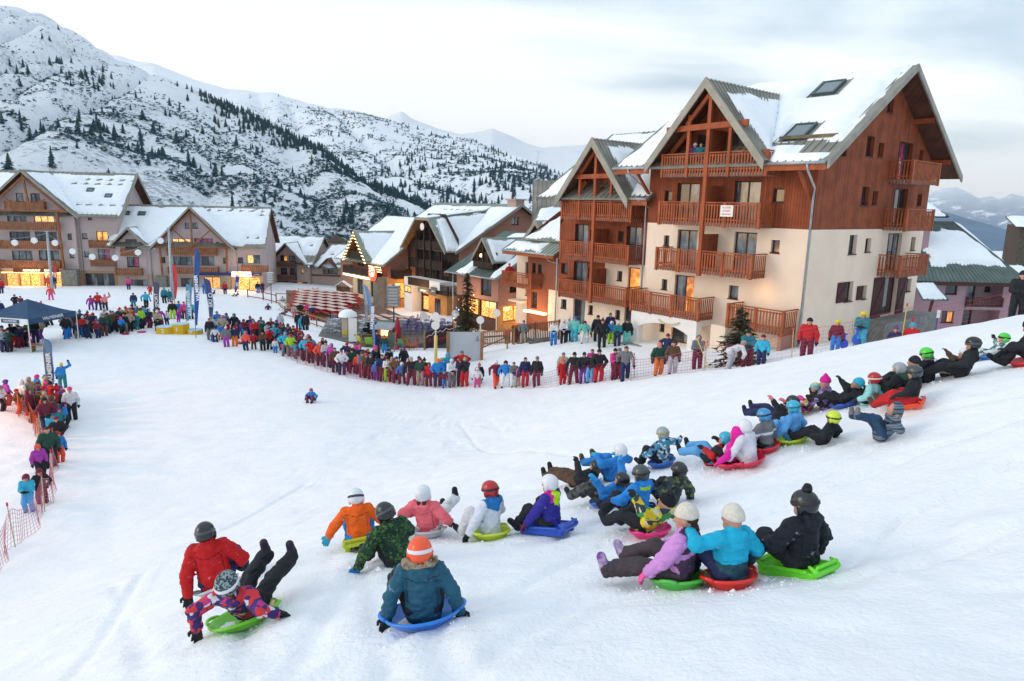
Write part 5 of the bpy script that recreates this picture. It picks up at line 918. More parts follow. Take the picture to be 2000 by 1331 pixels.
# ---------------------------------------------------------------- pink building on the right
pk = Bldg('apartment_house', 'dusky pink apartment house with green metal roof under snow on the right', (45.36, 63.66), 0, -4)
bP = [(99, PINKR)]
pk.wall('x', 0, -1, -9.5, -3.5, -5, 4.05, bP, [(-5.45, -4.35, 2.75, 3.85, 'dl'), (-5.45, -4.3, .1, 1.2, 'dl')]); pk.wall('x', 0, -1, -.1, 1.3, -5, 4.05, bP); pk.wall('x', 0, -1, -3.5, -.1, 1.35, 1.6, bP); pk.wall('x', 0, -1, -3.5, -.1, -5, -.45, bP)
pk.wall('x', 1.4, -1, -3.5, -.1, -.45, 4.05, [(99, mat('dim_pink_render', (.33, .23, .23), .9, .1, 1))], [(-3.3, -1.75, 1.7, 3.8, 'dc'), (-.9, -.3, 2.9, 3.8, 'd'), (-3.3, -1.75, -.4, 1.3, 'cd')]); pk.wall('y', -3.5, 1, 0, 1.4, -.45, 4.05, bP); pk.wall('y', -.1, -1, 0, 1.4, -.45, 4.05, bP)
pk.wall('y', 1.3, 1, 0, 11, -5, 4.05, bP); pk.wall('x', 2.5, -1, -9.6, -6.1, 3.9, 9.9, bP, [(-8.9, -7.9, 8.2, 9.3, 'd')]); pk.wall('y', -6.1, 1, 2.5, 8, 3.9, 9.9, bP); pk.fin_walls()
pk.balcony('x', 0.2, -1, -3.4, -.15, .4, 1.65, WINF, .9, bal=.13, bw=.04, skirt=False)
qp = [(-9.0, -.9, 4.0), (1.7, -.9, 4.0), (-2.9 + 1.0, 6, 9.3), (-6.5, 6, 9.3)]; rp = pk.roof([qp, [(1.7, 12.5, 4.0), (-9, 12.5, 4.0), (-6.5, 6, 9.3), (-1.9, 6, 9.3)], [(1.7, -.9, 4.0), (1.7, 12.5, 4.0), (-1.9, 6.1, 9.3), (-1.9, 6, 9.3)]], GREENR, ribs=.38)
pk.snow(qp, rp, (2.0, .3, 2.2, 1.4), .22, .3, .8, seed=91, wf=.6); pk.snow([(1.7, -.9, 4.0), (1.7, 12.5, 4.0), (-1.9, 6.1, 9.3), (-1.9, 6, 9.3)], rp, (.4, .3, .5, .1), .3, .3, .4, seed=96); pk.fascia([(-9, -.85, 3.95), (1.7, -.85, 3.95)], .3, .08, WINF)
q2 = [(-10.5, 1.3, 9.8), (-5.3, 1.3, 9.8), (-6.4, 7, 12.4), (-10.5, 7, 12.4)]; r_ = pk.roof([q2, [(-5.3, 1.3, 9.8), (-5.3, 9, 9.8), (-6.4, 7.1, 12.4), (-6.4, 7, 12.4)]], WINF, ribs=2); pk.snow(q2, r_, (.1, .1, .1, .1), .3, .4, .2, seed=92)
q3 = [(-9.2, -3.0, 2.6), (-6.9, -3.0, 2.6), (-7.4, -1.2, 3.9), (-9.2, -1.2, 3.9)]; r_ = pk.roof([q3], GREENR); pk.snow(q3, r_, (.05, .05, .05, .05), .2, .3, .15, seed=93); pk.beams([((-8.2, -2.8, 2.5), (-8.9, -2.6, -3), .2)], WINF)
p2 = Bldg('house', 'snow-roofed house further down the hill at the right edge', tuple(at(2010, 560, 75)[:2]), 20, -6, 'house')
p2.wall('x', 0, -1, -4, 6, -7, 1.2, bP); p2.fin_walls(); q = [(-5.2, -1, 1.0), (7, -1, 1.0), (5, 5, 4.4), (-2.8, 5, 4.4)]; r_ = p2.roof([q], GREENR); p2.snow(q, r_, (.1, .1, .6, .1), .3, .35, .4, seed=94)
q = [(-5.2, -1, 1.0), (-2.8, 5, 4.4), (-2.8, 5.2, 4.4), (-5.2, 9, 1.0)]; p3 = Bldg('barn', 'dark wooden barn with a snowy eave at the far right edge', tuple(at(2002, 470, 112)[:2]), -20, 1, 'barn')
p3.wall('x', 0, -1, -.9, 6, 1, 8.6, [(99, mat('dark_stone_wall', (.10, .09, .07), .9, .4, 2, bump=.05, bs=5))]); p3.wall('y', -.9, -1, 0, 7, 1, 8.6, [(99, BARK)]); p3.fin_walls(); q = [(-1.9, -1.2, 8.3), (7, -1.2, 8.3), (7, 5, 9.9), (-1.9, 5, 9.9)]; r_ = p3.roof([q], WINF); p3.snow(q, r_, (.1, .1, .1, .1), .3, .3, .1, seed=95)
# ================================================================== VILLAGE PROPS
RED = mat('red_paint', (.50, .03, .03), .5, .2, 3); METAL = mat('grey_metal', (.33, .35, .37), .35, .2, 4, metal=.6); TIMB = mat('natural_timber', (.36, .19, .09), .75, .3, 4); OLDW = mat('weathered_timber', (.22, .14, .08), .85, .35, 3)
YEL = mat('yellow_vinyl', (.75, .44, .01), .5, .1, 2); LBLUE = mat('pale_blue_top', (.38, .60, .70), .6); POLEW = mat('pale_pole', (.62, .62, .58), .5); YPOLE = mat('yellow_foam_pad', (.75, .60, .22), .7)
BLK = mat('black_board', (.02, .022, .025), .6)
def put(b, q, rz=0, s=1.0): b.location = tuple(q); b.rotation_euler = (0, 0, rz); b.scale = (s, s, s); return b
def copy_tree(o, parent=None):
    c = o.copy(); COL.objects.link(c)
    if parent is not None: c.parent = parent
    for ch in list(o.children): copy_tree(ch, c)
    return c
# --- podium
def podium(px, py, w, h, num, label):
    q, d = G(px, py); t = thing('podium_block', label, 'podium', tuple(q - (0, 0, .04)), R_(8), 'winners podium')
    mb = MB(); r = w / 2
    P = [(-r, -.15), (-r * .62, -.55), (r * .62, -.55), (r, -.15), (r, .35), (r * .6, .7), (-r * .6, .7), (-r, .35)]
    mb.slab([(x, y, h) for x, y in P], h + .3); mb.build('podium_body', [YEL], t); mb = MB(); mb.slab([(x * 1.0, y, h + .02) for x, y in P], .016); mb.build('podium_top', [LBLUE], t)
    o = link('numeral', text_mesh(num, .42, WHITE, .006, bold=.015), t); o.location = (0 if num == '2' else -.1, -.56, h * .52); o.rotation_euler = (PI / 2, 0, 0)
podium(323, 651, 1.25, .55, '2', 'yellow second-place podium block, leftmost of three'); podium(353, 651, 1.15, .78, '1', 'tallest yellow first-place podium block, in the middle'); podium(380, 652, 1.1, .34, '3', 'lowest yellow third-place podium block, rightmost of three')
# --- feather flags
def flag(px, py, hgt, w, colr, label, txt, tcol, lean=0.0, tsz=.5, d=None, face=0.0, group='feather flags around the run-out'):
    q = G(px, py)[0] if d is None else Gd(px, d); t = thing('feather_flag', label, 'flag', tuple(q), R_(face), group)
    mb = MB(); n = 14; pts = []
    for i in range(n + 1):
        u = i / n; pts.append((lean * u * u * hgt + (.28 * w * max(0, u - .86) / .14), 0, hgt * (u if u < .97 else .97 + (u - .97) * .3)))
    mb.tube(pts, [.03 - .02 * i / n for i in range(n + 1)], 6); mb.build('flag_pole', [METAL], t, smooth=True)
    V = []; Fs = []; zb = hgt * .12 if hgt < 6 else hgt * .14
    for i in range(25):
        u = i / 24; z_ = zb + (hgt * .985 - zb) * u; ww = w * (0.42 + .58 * math.sin(min(1, u * 1.25) * PI / 2)) * (1 if u < .86 else math.sqrt(max(0.001, 1 - ((u - .86) / .14) ** 2)))
        x0 = lean * (z_ / hgt) ** 2 * hgt
        for k in range(5): V.append((x0 + ww * k / 4, .05 * math.sin(u * 9 + k * 1.2) * k / 4, z_))
    for i in range(24):
        for k in range(4): a = i * 5 + k; Fs.append((a, a + 1, a + 6, a + 5))
    nb = len(V); V += [(x, y + .012, z_) for x, y, z_ in V]; Fs += [tuple(nb + i for i in f[::-1]) for f in Fs]
    m_ = mat('flag_cloth', colr, .7, .15, 1.5, bump=.01, bs=3); fl = link('flag_cloth', mesh('flag_cloth', V, Fs, m_), t)
    if txt:
        o = link('lettering', text_mesh(txt, tsz, mat('flag_letter', tcol, .7), .004, bold=.01), fl); o.location = (w * .56 + lean * .3 * hgt, -.06, zb + (hgt - zb) * .48); o.rotation_euler = (PI / 2, -PI / 2 + lean * -.6, 0)
        o2 = link('lettering', o.data, fl); o2.location = (w * .56 + lean * .3 * hgt, .075, zb + (hgt - zb) * .48); o2.rotation_euler = (PI / 2, -PI / 2 + lean * -.6, PI)
    return t
SB = (.06, .16, .30); DB = (.03, .06, .13)
flag(96, 792, 3.5, .46, SB, 'steel blue feather flag standing in the crowd at the left front', 'VALMEINIER', (.55, .62, .70), 0, .30, face=0)
flag(383, 660, 6.9, .42, (.03, .09, .32), 'very tall slim navy blue feather flag beside the podium', 'VALMEINIER', (.85, .88, .92), .05, .36, face=0)
flag(365, 636, 3.6, .5, (.10, .33, .48), 'light blue feather flag leaning behind the podium', 'VALMEINIER', (.85, .88, .92), .05, .4)
flag(302, 630, 3.5, .5, (.10, .08, .14), 'dark purple feather flag with white letters left of the podium', 'SPORT', (.8, .8, .85), .06, .4)
flag(411, 640, 4.2, .5, (.06, .09, .22), 'dark blue feather flag with an oval pattern right of the podium', 'SKI O', (.75, .78, .85), -.08, .5)
flag(730, 700, 5.2, .26, (.16, .30, .55), 'slim pale blue feather flag rising from the spectators below the terrace', 'VALMEINIER', (.85, .88, .92), -.12, .3)
flag(714, 640, 5.0, .32, (.55, .55, .60), 'slim pale grey flag beside the red terrace tables', 'BAR', (.3, .3, .4), -.05, .25, d=66)
flag(460, 572, 2.6, .5, (.03, .08, .35), 'short blue feather flag in front of the lit sports shop', 'SKI', (.85, .88, .92), .12, .4, d=92)
flag(111, 562, 3.0, .45, (.55, .04, .04), 'red upright banner beside the restaurant windows at the far left', 'BAR', (.9, .85, .8), 0, .4, d=86)
flag(342, 600, 4.2, .45, (.62, .05, .05), 'plain red feather flag behind the podium', '', (1, 1, 1), 0, .3, d=72)
# --- gazebo tent
q = Gd(55, 46.5); t = thing('gazebo_tent', 'navy pop-up gazebo tent with white front valance over the crowd at the left', 'tent', tuple(q), R_(-12))
w_ = 1.9; z0_ = 2.15; TENT = mat('navy_tent_cloth', (.03, .075, .155), .7, .15, 1, bump=.01, bs=3); VAL = mat('white_valance', (.72, .73, .76), .7)
mb = MB(); n = 8
apex = (0, 0, 3.15)
for (x0, y0, x1, y1) in ((-w_, -w_, w_, -w_), (w_, -w_, w_, w_), (w_, w_, -w_, w_), (-w_, w_, -w_, -w_)):
    for i in range(n):
        for j in range(n):
            def pt(i, j): u, v = i / n, j / n; x = x0 + (x1 - x0) * u; y = y0 + (y1 - y0) * u; return (x * (1 - v), y * (1 - v), z0_ + (3.15 - z0_) * (v ** 1.25) - .05 * math.sin(u * PI) * (1 - v))
            mb.add([pt(i, j), pt(i + 1, j), pt(i + 1, j + 1), pt(i, j + 1)], [(0, 1, 2, 3)])
mb.build('tent_roof', [TENT], t, smooth=True)
for (x0, y0, x1, y1, m_) in ((-w_, -w_, w_, -w_, VAL), (w_, -w_, w_, w_, TENT), (w_, w_, -w_, w_, TENT), (-w_, w_, -w_, -w_, VAL)):
    mb = MB(); a, b = np.array((x0, y0, z0_)), np.array((x1, y1, z0_)); mb.beam(a - (0, 0, .17), b - (0, 0, .17), .02, .36); v_ = mb.build('valance', [m_], t)
    if m_ is VAL and y1 == y0:
        mb = MB(); mb.box(-.15, 1.25, y0 - .03, y0 - .018, z0_ - .3, z0_ - .06); sgn_ = mb.build('valance_sign', [TENT], v_); o = link('lettering', text_mesh('VALMEINIER', .2, LW, .003), sgn_); o.location = (.55, y0 - .04, z0_ - .18); o.rotation_euler = (PI / 2, 0, 0)
    if x0 == w_ and x1 == w_: o = link('lettering', text_mesh('VALMEINIER', .3, LW, .003), v_); o.location = (w_ + .03, 0, z0_ - .12); o.rotation_euler = (PI / 2, 0, PI / 2)
for x in (-w_, w_):
    for y in (-w_, w_): mb = MB(); mb.tube([(x, y, -.6), (x, y, z0_)], .035, 6); mb.build('leg', [POLEW], t, smooth=True)
# --- nets
def net(name, label, P, h, colr, pcol, spacing=2.2, sag=.12, cell=.14, cat='safety net', tilt=0.0, sw=.011, cap=None):
    """P: ground points; posts with caps and an open net of thin strands"""
    P = [np.array(p, float) for p in P]; L_ = [0]
    for a, b in zip(P[:-1], P[1:]): L_.append(L_[-1] + np.linalg.norm((b - a)[:2]))
    def pos(s_):
        i = min(max(np.searchsorted(L_, s_) - 1, 0), len(P) - 2); u = (s_ - L_[i]) / (L_[i + 1] - L_[i]); q = P[i] * (1 - u) + P[i + 1] * u; z_ = terr(q[0], q[1])[0]; return np.array([q[0], q[1], z_])
    base = pos(0); t = thing(name, label, cat, tuple(base)); tot = L_[-1]; npst = max(2, int(tot / spacing) + 1)
    m_ = mat('net_cord', colr, .7); pm = mat('net_pole', pcol, .6); cm_ = mat('net_pole_cap', (.55, .03, .06), .5)
    for i in range(npst):
        s_ = tot * i / (npst - 1); q = pos(s_) - base; mb = MB(); l = np.array([rt.uniform(-.1, .1), rt.uniform(-.1, .1), 0]); mb.tube([q - (0, 0, .2), q + l + (0, 0, h + .12)], .016, 6); p_ = mb.build('pole', [pm], t, smooth=True); mb = MB(); mb.tube([q + l + (0, 0, h + .1), q + l + (0, 0, h + .2)], .026, 6); mb.build('pole_cap', [cm_], p_)
    mb = MB(); nu = max(2, int(tot / cell)); nh = max(2, int(h / cell)); grid = []
    for i in range(nu + 1):
        s_ = tot * i / nu; ph = (s_ / (tot / (npst - 1))) % 1; sg = sag * 4 * ph * (1 - ph); q = pos(s_) - base
        bulge = .08 * math.sin(s_ * 2.1) + .05 * math.sin(s_ * 5.3); grid.append([q + np.array([bulge * (1 - j / nh), bulge * .7 * (1 - j / nh), .02 + (h - sg) * j / nh]) for j in range(nh + 1)])
    for i in range(nu + 1):
        for j in range(nh + 1):
            a = grid[i][j]
            for ii_, jj_ in ((i + 1, j), (i, j + 1)):
                if ii_ <= nu and jj_ <= nh:
                    b = grid[ii_][jj_]; w2 = sw * (1.8 if jj_ == nh and j == nh else 1); v = (0, 0, w2) if jj_ == j else (w2 * .8, w2 * .6, 0); v = np.array(v) / 2; v2 = np.array([w2 * .5, -w2 * .5, 0]) / 2
                    mb.add([a - v, a + v, a + v2, b - v, b + v, b + v2], [(0, 1, 4, 3), (1, 2, 5, 4), (2, 0, 3, 5)])
    mb.build('netting', [m_], t); return t
MAG = (.30, .035, .085)
net('safety_net', 'magenta safety net running in front of the long line of spectators', [G(*p)[0] for p in ((560, 700), (640, 728), (700, 742), (760, 749), (830, 756), (890, 758))], 1.0, MAG, (.5, .35, .2), 2.6)
net('safety_net', 'magenta safety net behind the gap in the spectators, below the cream chalet', [G(*p)[0] for p in ((1005, 757), (1060, 756), (1090, 754))], .9, (.36, .06, .12), (.5, .5, .5), 3.0)
net('safety_net', 'dark magenta safety net sagging across the spectators right of the centre gap', [G(*p)[0] for p in ((1108, 751), (1160, 747), (1205, 743), (1240, 738))], 1.0, MAG, (.5, .5, .5), 3.0)
net('safety_net', 'faint magenta net on the snow bank in front of the arched porch', [Gd(1240, 31.5), Gd(1310, 30.5), Gd(1385, 29)], 1.0, (.40, .08, .14), (.5, .5, .5), 2.5)
net('safety_net', 'long magenta net following the crest of the sledging slope on the right', [Gd(1385, 29), Gd(1470, 27.5), Gd(1560, 26.3), Gd(1690, 24.5), Gd(1840, 23.5), Gd(2010, 23)], 1.1, (.42, .07, .12), (.55, .40, .15), 2.8, cell=.15, sw=.0065)
net('safety_net', 'orange-red net between the crowd and the bank at the left edge', [G(*p)[0] for p in ((-10, 800), (40, 812), (58, 825), (74, 850), (80, 868))], 1.0, (.55, .09, .03), (.6, .3, .1), 1.6, cell=.12)
net('safety_net', 'pink safety net sagging down the left side of the run-out', [G(*p)[0] for p in ((80, 868), (104, 905), (108, 930), (100, 985), (62, 1045), (22, 1082), (-30, 1150))], 1.15, (.50, .16, .20), (.50, .45, .30), 2.6, sag=.3, cell=.13)
# --- lamps with round white discs
def disc_lamp(px, py, h, label, r=.32, d=None, double=False, pad=False, grp='round disc signs on poles around the plaza'):
    q = Gd(px, d) if d else G(px, py)[0]; t = thing('disc_sign', label, 'sign', tuple(q), R_(-10), grp); mb = MB(); mb.tube([(0, 0, -.3), (0, 0, h)], .05, 8); mb.build('pole', [POLEW], t, smooth=True)
    for k in range(2 if double else 1): mb = MB(); mb.disc((0, -.07, h - r - k * r * 2.05), r, .05, 24, axis=1); mb.build('disc', [WHITE], t)
    if pad: mb = MB(); mb.tube([(0, 0, 0), (0, 0, h * .55)], .11, 10); mb.build('foam_pad', [YPOLE], t, smooth=True)
disc_lamp(851, 712, 3.4, 'two white discs above a yellow padded pole among the spectators', .28, double=True, pad=True); disc_lamp(828, 640, 3.2, 'round white disc sign on a thin pole left of the dark banner', .34, d=60)
disc_lamp(890, 640, 3.3, 'round white disc sign on a thin pole left of the christmas tree', .34, d=60); disc_lamp(970, 640, 3.0, 'round white disc sign on a thin pole behind the wooden fence', .33, d=56); disc_lamp(939, 683, 2.6, 'small round white disc sign on a pole beside the grey board', .26, d=46)
q = Gd(769, 62); t = thing('lantern_post', 'tall dark post carrying a square grey lattice lantern by the terraces', 'lamp post', tuple(q)); mb = MB(); mb.tube([(0, 0, -.3), (0, 0, 3.4)], .06, 8); mb.build('pole', [BLK], t, smooth=True)
mb = MB()
for k in range(7): mb.box(-.52, .52, -.52, .52, 3.35 + k * .28, 3.41 + k * .28)
for x in (-.5, .5):
    for y in (-.5, .5): mb.box(x - .04, x + .04, y - .04, y + .04, 3.35, 5.1)
mb.box(-.42, .42, -.42, .42, 3.4, 5.0, 1); mb.box(-.5, .5, -.5, .5, 5.1, 5.18); mb.box(-.1, .1, -.1, .1, 5.18, 5.4); mb.build('lattice_lantern', [METAL, mat('frosted_panel', (.62, .64, .64), .6)], t)
q = Gd(531, 84); t = thing('lantern_post', 'post with a white lattice lantern in front of the tan gabled house', 'lamp post', tuple(q)); mb = MB(); mb.tube([(0, 0, -.3), (0, 0, 2.6)], .05, 8); mb.build('pole', [BLK], t); mb = MB()
for k in range(5): mb.box(-.4, .4, -.4, .4, 2.5 + k * .28, 2.58 + k * .28)
mb.box(-.3, .3, -.3, .3, 2.5, 3.8, 1); mb.build('lattice_lantern', [METAL, mat('frosted_panel', (.62, .64, .64), .6)], t)
# tall poles and hanging decorations on the left
for px, d, h, lab in ((107, 76, 6.6, 'tall grey steel pole in front of the far left apartment chalet'), (340, 74, 7.6, 'tall grey steel pole left of the tallest navy flag')):
    t = thing('steel_pole', lab, 'pole', tuple(Gd(px, d))); mb = MB(); mb.tube([(-.1, 0, -.4), (.02, 0, h)], [.16, .11], 10); mb.build('pole_shaft', [PIPE], t, smooth=True)
    mb = MB(); mb.box(-.15, .2, -.1, .1, h, h + .1); mb.build('pole_head', [PIPE], t)
pa, pb = Gd(-40, 74) + (0, 0, 6.3), Gd(107, 76) + (0, 0, 6.5); pc_, pd_ = Gd(107, 76) + (0, 0, 6.4), Gd(340, 74) + (0, 0, 7.4)
cab = MB()
for a, b, sg in ((pa, pb, .5), (pc_, pd_, 2.3)):
    cab.tube([a * (1 - u) + b * u - np.array([0, 0, sg * 4 * u * (1 - u)]) for u in np.linspace(0, 1, 15)], .02, 4)
tag(cab.build('light_cable', [METAL]), 'thin cable strung between the two tall steel poles', 'cable')
nl_ = 0
for a, b, sg, us in ((pa, pb, .5, (.28, .56, .82)), (pc_, pd_, 2.3, (.06, .2, .36, .55, .74, .93))):
    for u in us:
        q = a * (1 - u) + b * u - np.array([0, 0, sg * 4 * u * (1 - u)]); mb = MB(tuple((0, 0, 0))); mb.disc((0, 0, -.45), .33, .2, 8, axis=1); o = mb.build('hanging_lantern', [mat('lantern_white', (.75, .76, .78), .6)]); o.location = tuple(q); tag(o, 'white octagonal lantern on the cable over the upper snow, %s from the left' % ('first', 'second', 'third', 'fourth', 'fifth', 'sixth', 'seventh', 'eighth', 'ninth')[nl_], 'lantern', 'white lanterns hanging on the cable'); nl_ += 1
# --- christmas tree and other conifers near by
def spruce(px, d, h, label, rad=.30, lights=False, seed=3, name='spruce_tree', z=None, dark=None):
    q = Gd(px, d)
    if z is not None: q[2] = z
    t = thing(name, label, 'tree', tuple(q)); mb = MB(); mb.tube([(0, 0, -.3), (0, 0, h * .97)], [.04 * h, .01], 8); mb.build('trunk', [BARK], t, smooth=True)
    rn = np.random.default_rng(seed); V = []; Fs = []
    for tr in range(int(h * 6.5)):
        u = tr / (h * 6.5); zz = h * (.06 + .92 * u); R = h * rad * (1 - u) ** .85 + .06; nb = int(7 + 9 * (1 - u))
        for k in range(nb):
            a = rn.uniform(0, 2 * PI); r = R * rn.uniform(.7, 1.12); drop = .28 * r
            for sgm in range(int(3 + r * 7)):
                v = (sgm + rn.random()) / (3 + r * 7); c = np.array([math.cos(a) * r * v, math.sin(a) * r * v, zz - drop * v + rn.uniform(-.06, .06)]); l = .10 + .16 * rn.random(); w = .05 + .05 * rn.random(); a2 = a + rn.uniform(-.9, .9)
                dx = np.array([math.cos(a2), math.sin(a2), rn.uniform(-.5, .1)]); sx = np.array([-math.sin(a2), math.cos(a2), rn.uniform(-.5, .5)]); b = len(V); V += [c - dx * l * .4 - sx * w, c - dx * l * .4 + sx * w, c + dx * l]; Fs.append((b, b + 1, b + 2))
    link('crown', mesh('crown', V, np.array(Fs), dark or mat('spruce_needles', (.035, .055, .03), .9, .5, 1.5, col2=(.075, .06, .03)), smooth=False), t)
    if lights:
        cols = [((1, .8, .3), 2.2), ((1, .1, .05), 2), ((.1, .3, 1), 2.5), ((.8, .9, 1), 1.6), ((.3, 1, .5), 1.2)]
        for k in range(16):
            u = rn.uniform(.1, .75); a = rn.uniform(PI * .9, PI * 2.1); R = (h * rad * (1 - u) ** .85) * .95; c_, s_ = cols[k % 5]; mb = MB(); mb.lathe([(0, -.06), (.06, 0), (0, .06)], 6, c=(R * math.cos(a), R * math.sin(a), h * (.06 + .92 * u) - .2 * R)); mb.build('coloured_light', [mat('light_%s' % ('amber', 'red', 'blue', 'white', 'green')[k % 5], c_, .5, emis=c_, es=s_)], t)
    return t
spruce(913, 57, 6.6, 'tall christmas tree with coloured lights behind the wooden fence', .27, True, name='christmas_tree')
spruce(1450, 30.8, 2.9, 'spruce growing against the balcony of the cream chalet', .46, seed=5)
# bare shrub beside the patio
for px, d, lab in ((1690, 31, 'bare twiggy shrub at the corner of the concrete patio'), (1963, 58, 'leafless bush on the snow in front of the dark barn')):
    rn = random.Random(px); mb = MB()
    for k in range(26):
        p = np.array([rn.uniform(-.3, .3), rn.uniform(-.3, .3), 0]); dr = np.array([rn.uniform(-.5, .5), rn.uniform(-.5, .5), 1.0]); pts = [p + dr * v * 1.5 + np.array([rn.uniform(-.08, .08), rn.uniform(-.08, .08), 0]) for v in (0, .35, .7, 1)]; mb.tube(pts, [.016, .012, .008, .003], 4)
    o = mb.build('bare_shrub', [BARK]); o.location = tuple(Gd(px, d)); tag(o, lab, 'shrub')
# --- wooden fences by the chalet
def wfence(P, h, label, m_=TIMB, bal=.16, name='wooden_fence', rail=2, grp=None, posts=2.0):
    P = [np.array(p, float) for p in P]; base = P[0].copy(); t = thing(name, label, 'fence', tuple(base), 0, grp); r = MB(); b_ = MB()
    for a, b in zip(P[:-1], P[1:]):
        a, b = a - base, b - base; L_ = np.linalg.norm(b - a)
        for k in range(rail): zz = h - .03 if k == 0 else h * (.15 if rail == 2 else 1 - k / rail); r.beam(a + (0, 0, zz), b + (0, 0, zz), .06, .09)
        n = int(L_ / posts)
        for i in range(n + 1): q = a + (b - a) * i / max(n, 1); r.beam(q - (0, 0, .2), q + (0, 0, h + .06), .11, .11)
        if bal:
            for i in range(int(L_ / bal)): q = a + (b - a) * (i + .5) / int(L_ / bal); b_.box(q[0] - .04, q[0] + .04, q[1] - .04, q[1] - .01, q[2] + .05, q[2] + h - .05)
    r.build('fence_rail', [m_], t)
    if b_.v: b_.build('fence_board', [m_], t)
    return t
wfence([Gd(890, 55), Gd(1003, 52)], 1.15, 'long brown slatted fence in front of the christmas tree'); wfence([Gd(1003, 52), Gd(1005, 48.5)], 1.1, 'short return of slatted fence beside two standing men')
wfence([Gd(1003, 50), Gd(1094, 47)], 1.35, 'dark slatted fence running up to the narrower chalet', mat('dark_fence', (.20, .085, .04), .8, .3, 3)); wfence([Gd(556, 74), Gd(640, 68), Gd(700, 66)], 1.0, 'low timber rail along the near edge of the red-table terrace', TIMB, 0)
wfence([Gd(485, 90), Gd(515, 89), Gd(540, 86)], 1.0, 'dark red rail in front of the lit sports shop', mat('dark_red_rail', (.25, .05, .04), .7), 0); wfence([Gd(745, 58.5), Gd(860, 63)], 1.0, 'brown rail behind the dark loungers on the terrace', OLDW, 0); wfence([Gd(705, 54), Gd(815, 55)], 1.0, 'timber rail along the near edge of the lounger terrace', TIMB, 0)
wfence([Gd(540, 88), Gd(590, 92), Gd(625, 96)], 1.1, 'timber handrail sloping up behind the red tables', TIMB, 0)
# dark banner with a mountain outline
q0, q1 = Gd(829, 52.5), Gd(886, 54.5); t = thing('banner', 'dark banner with a white mountain outline and red letters on the terrace edge', 'banner', tuple(q0)); v = q1 - q0; v[2] = 0.3; mb = MB(); mb.beam((0, 0, .72), v + (0, 0, .72), .05, 1.3); bn = mb.build('banner_board', [mat('dark_banner', (.035, .02, .03), .7)], t)
nrm = np.array([v[1], -v[0], 0]); nrm /= np.linalg.norm(nrm); zig = [(.04, .95), (.14, 1.08), (.22, 1.02), (.36, 1.3), (.45, 1.12), (.52, 1.22), (.6, 1.05), (.72, 1.28), (.84, 1.1), (.97, 1.12)]
mb = MB(); mb.tube([v * u + nrm * .04 + (0, 0, zz) for u, zz in zig], .02, 5); mb.build('mountain_outline', [LW], bn); o = link('lettering', text_mesh('La Fourmiliere', .42, mat('red_brown_letter', (.35, .05, .03), .6), .004), bn); o.location = tuple(v * .52 + nrm * .035 + (0, 0, .6)); o.rotation_euler = (PI / 2, 0, math.atan2(v[1], v[0])); mb = MB()
for u in (0, 1): mb.beam(v * u + (0, 0, -.3), v * u + (0, 0, 1.5), .14, .14)
mb.build('banner_post', [TIMB], t)
# --- terraces
def deck(pts, m_, name, z=None):
    P = [Gd(*p) for p in pts]; zz = z if z is not None else max(p[2] for p in P) + .05; mb = MB(); mb.slab([(p[0], p[1], zz) for p in P], 1.5); o = mb.build(name, [m_]); o['kind'] = 'structure'; return zz
zt = deck([(560, 78), (700, 69), (800, 74), (690, 93), (560, 96)], mat('terrace_boards', (.22, .12, .08), .85, .3, 1.5, kind=k_planks(.2)), 'terrace')
def beer_table():
    t = thing('picnic_table', 'red picnic bench table', 'table'); mb = MB(); mb.box(-1.1, 1.1, -.33, .33, .70, .75); mb.build('tabletop', [mat('snowy_tabletop', (.66, .50, .44), .8, .2, 2)], t)
    for s_ in (-1, 1): mb = MB(); mb.box(-1.1, 1.1, s_ * .72 - .15, s_ * .72 + .15, .42, .47); mb.box(-1.1, 1.1, s_ * .88, s_ * .88 + .03, .47, .60); mb.build('bench', [RED], t)
    mb = MB()
    for x in (-.8, .8): mb.beam((x, -.75, .4), (x, .75, .4), .06, .08); mb.beam((x, -.6, 0), (x, -.2, .7), .06, .08); mb.beam((x, .6, 0), (x, .2, .7), .06, .08)
    mb.build('leg_frame', [RED], t); return t
OR = ('first', 'second', 'third', 'fourth', 'fifth', 'sixth', 'seventh', 'eighth', 'ninth'); bt = beer_table(); first = True; k = 0
for row in range(7):
    for cidx in range(6):
        u = (cidx + .5) / 6; v = (row + .5) / 7; a, b_, c_, d_ = Gd(572, 77), Gd(705, 71), Gd(690, 90), Gd(585, 93)
        if row < 3 and cidx > 4: continue
        p = (a * (1 - u) + b_ * u) * (1 - v) + (d_ * (1 - u) + c_ * u) * v
        o = bt if first else copy_tree(bt); first = False; o.location = (p[0], p[1], zt); o.rotation_euler = (0, 0, R_(-52 + rt.uniform(-2, 2))); tag(o, 'red bench table, %s row from the front, %s from the left' % (OR[row], OR[cidx]), 'table', 'red bench tables in rows on the restaurant terrace'); k += 1
zt2 = deck([(620, 57.5), (712, 54), (820, 55.2), (885, 57), (905, 63), (800, 66.5), (640, 66)], mat('terrace_flagstones', (.16, .17, .17), .9, .3, 1.0), 'lower_terrace')
def chair(col, name='metal_chair'):
    t = thing(name, 'chair', 'chair'); m_ = mat(name + '_material', col, .4, .2, 3, metal=.5 if name == 'metal_chair' else 0); mb = MB(); mb.box(-.23, .23, -.22, .22, .43, .46); mb.build('seat', [m_], t); mb = MB()
    for x in (-.2, -.07, .07, .2): mb.beam((x, .22, .46), (x, .30, .88), .035, .02)
    mb.beam((-.23, .30, .88), (.23, .30, .88), .03, .05); mb.build('backrest', [m_], t)
    for x in (-.2, .2):
        for y in (-.2, .2): mb = MB(); mb.tube([(x, y, .44), (x * 1.1, y * 1.2, 0)], .014, 5); mb.build('leg', [m_], t)
    return t
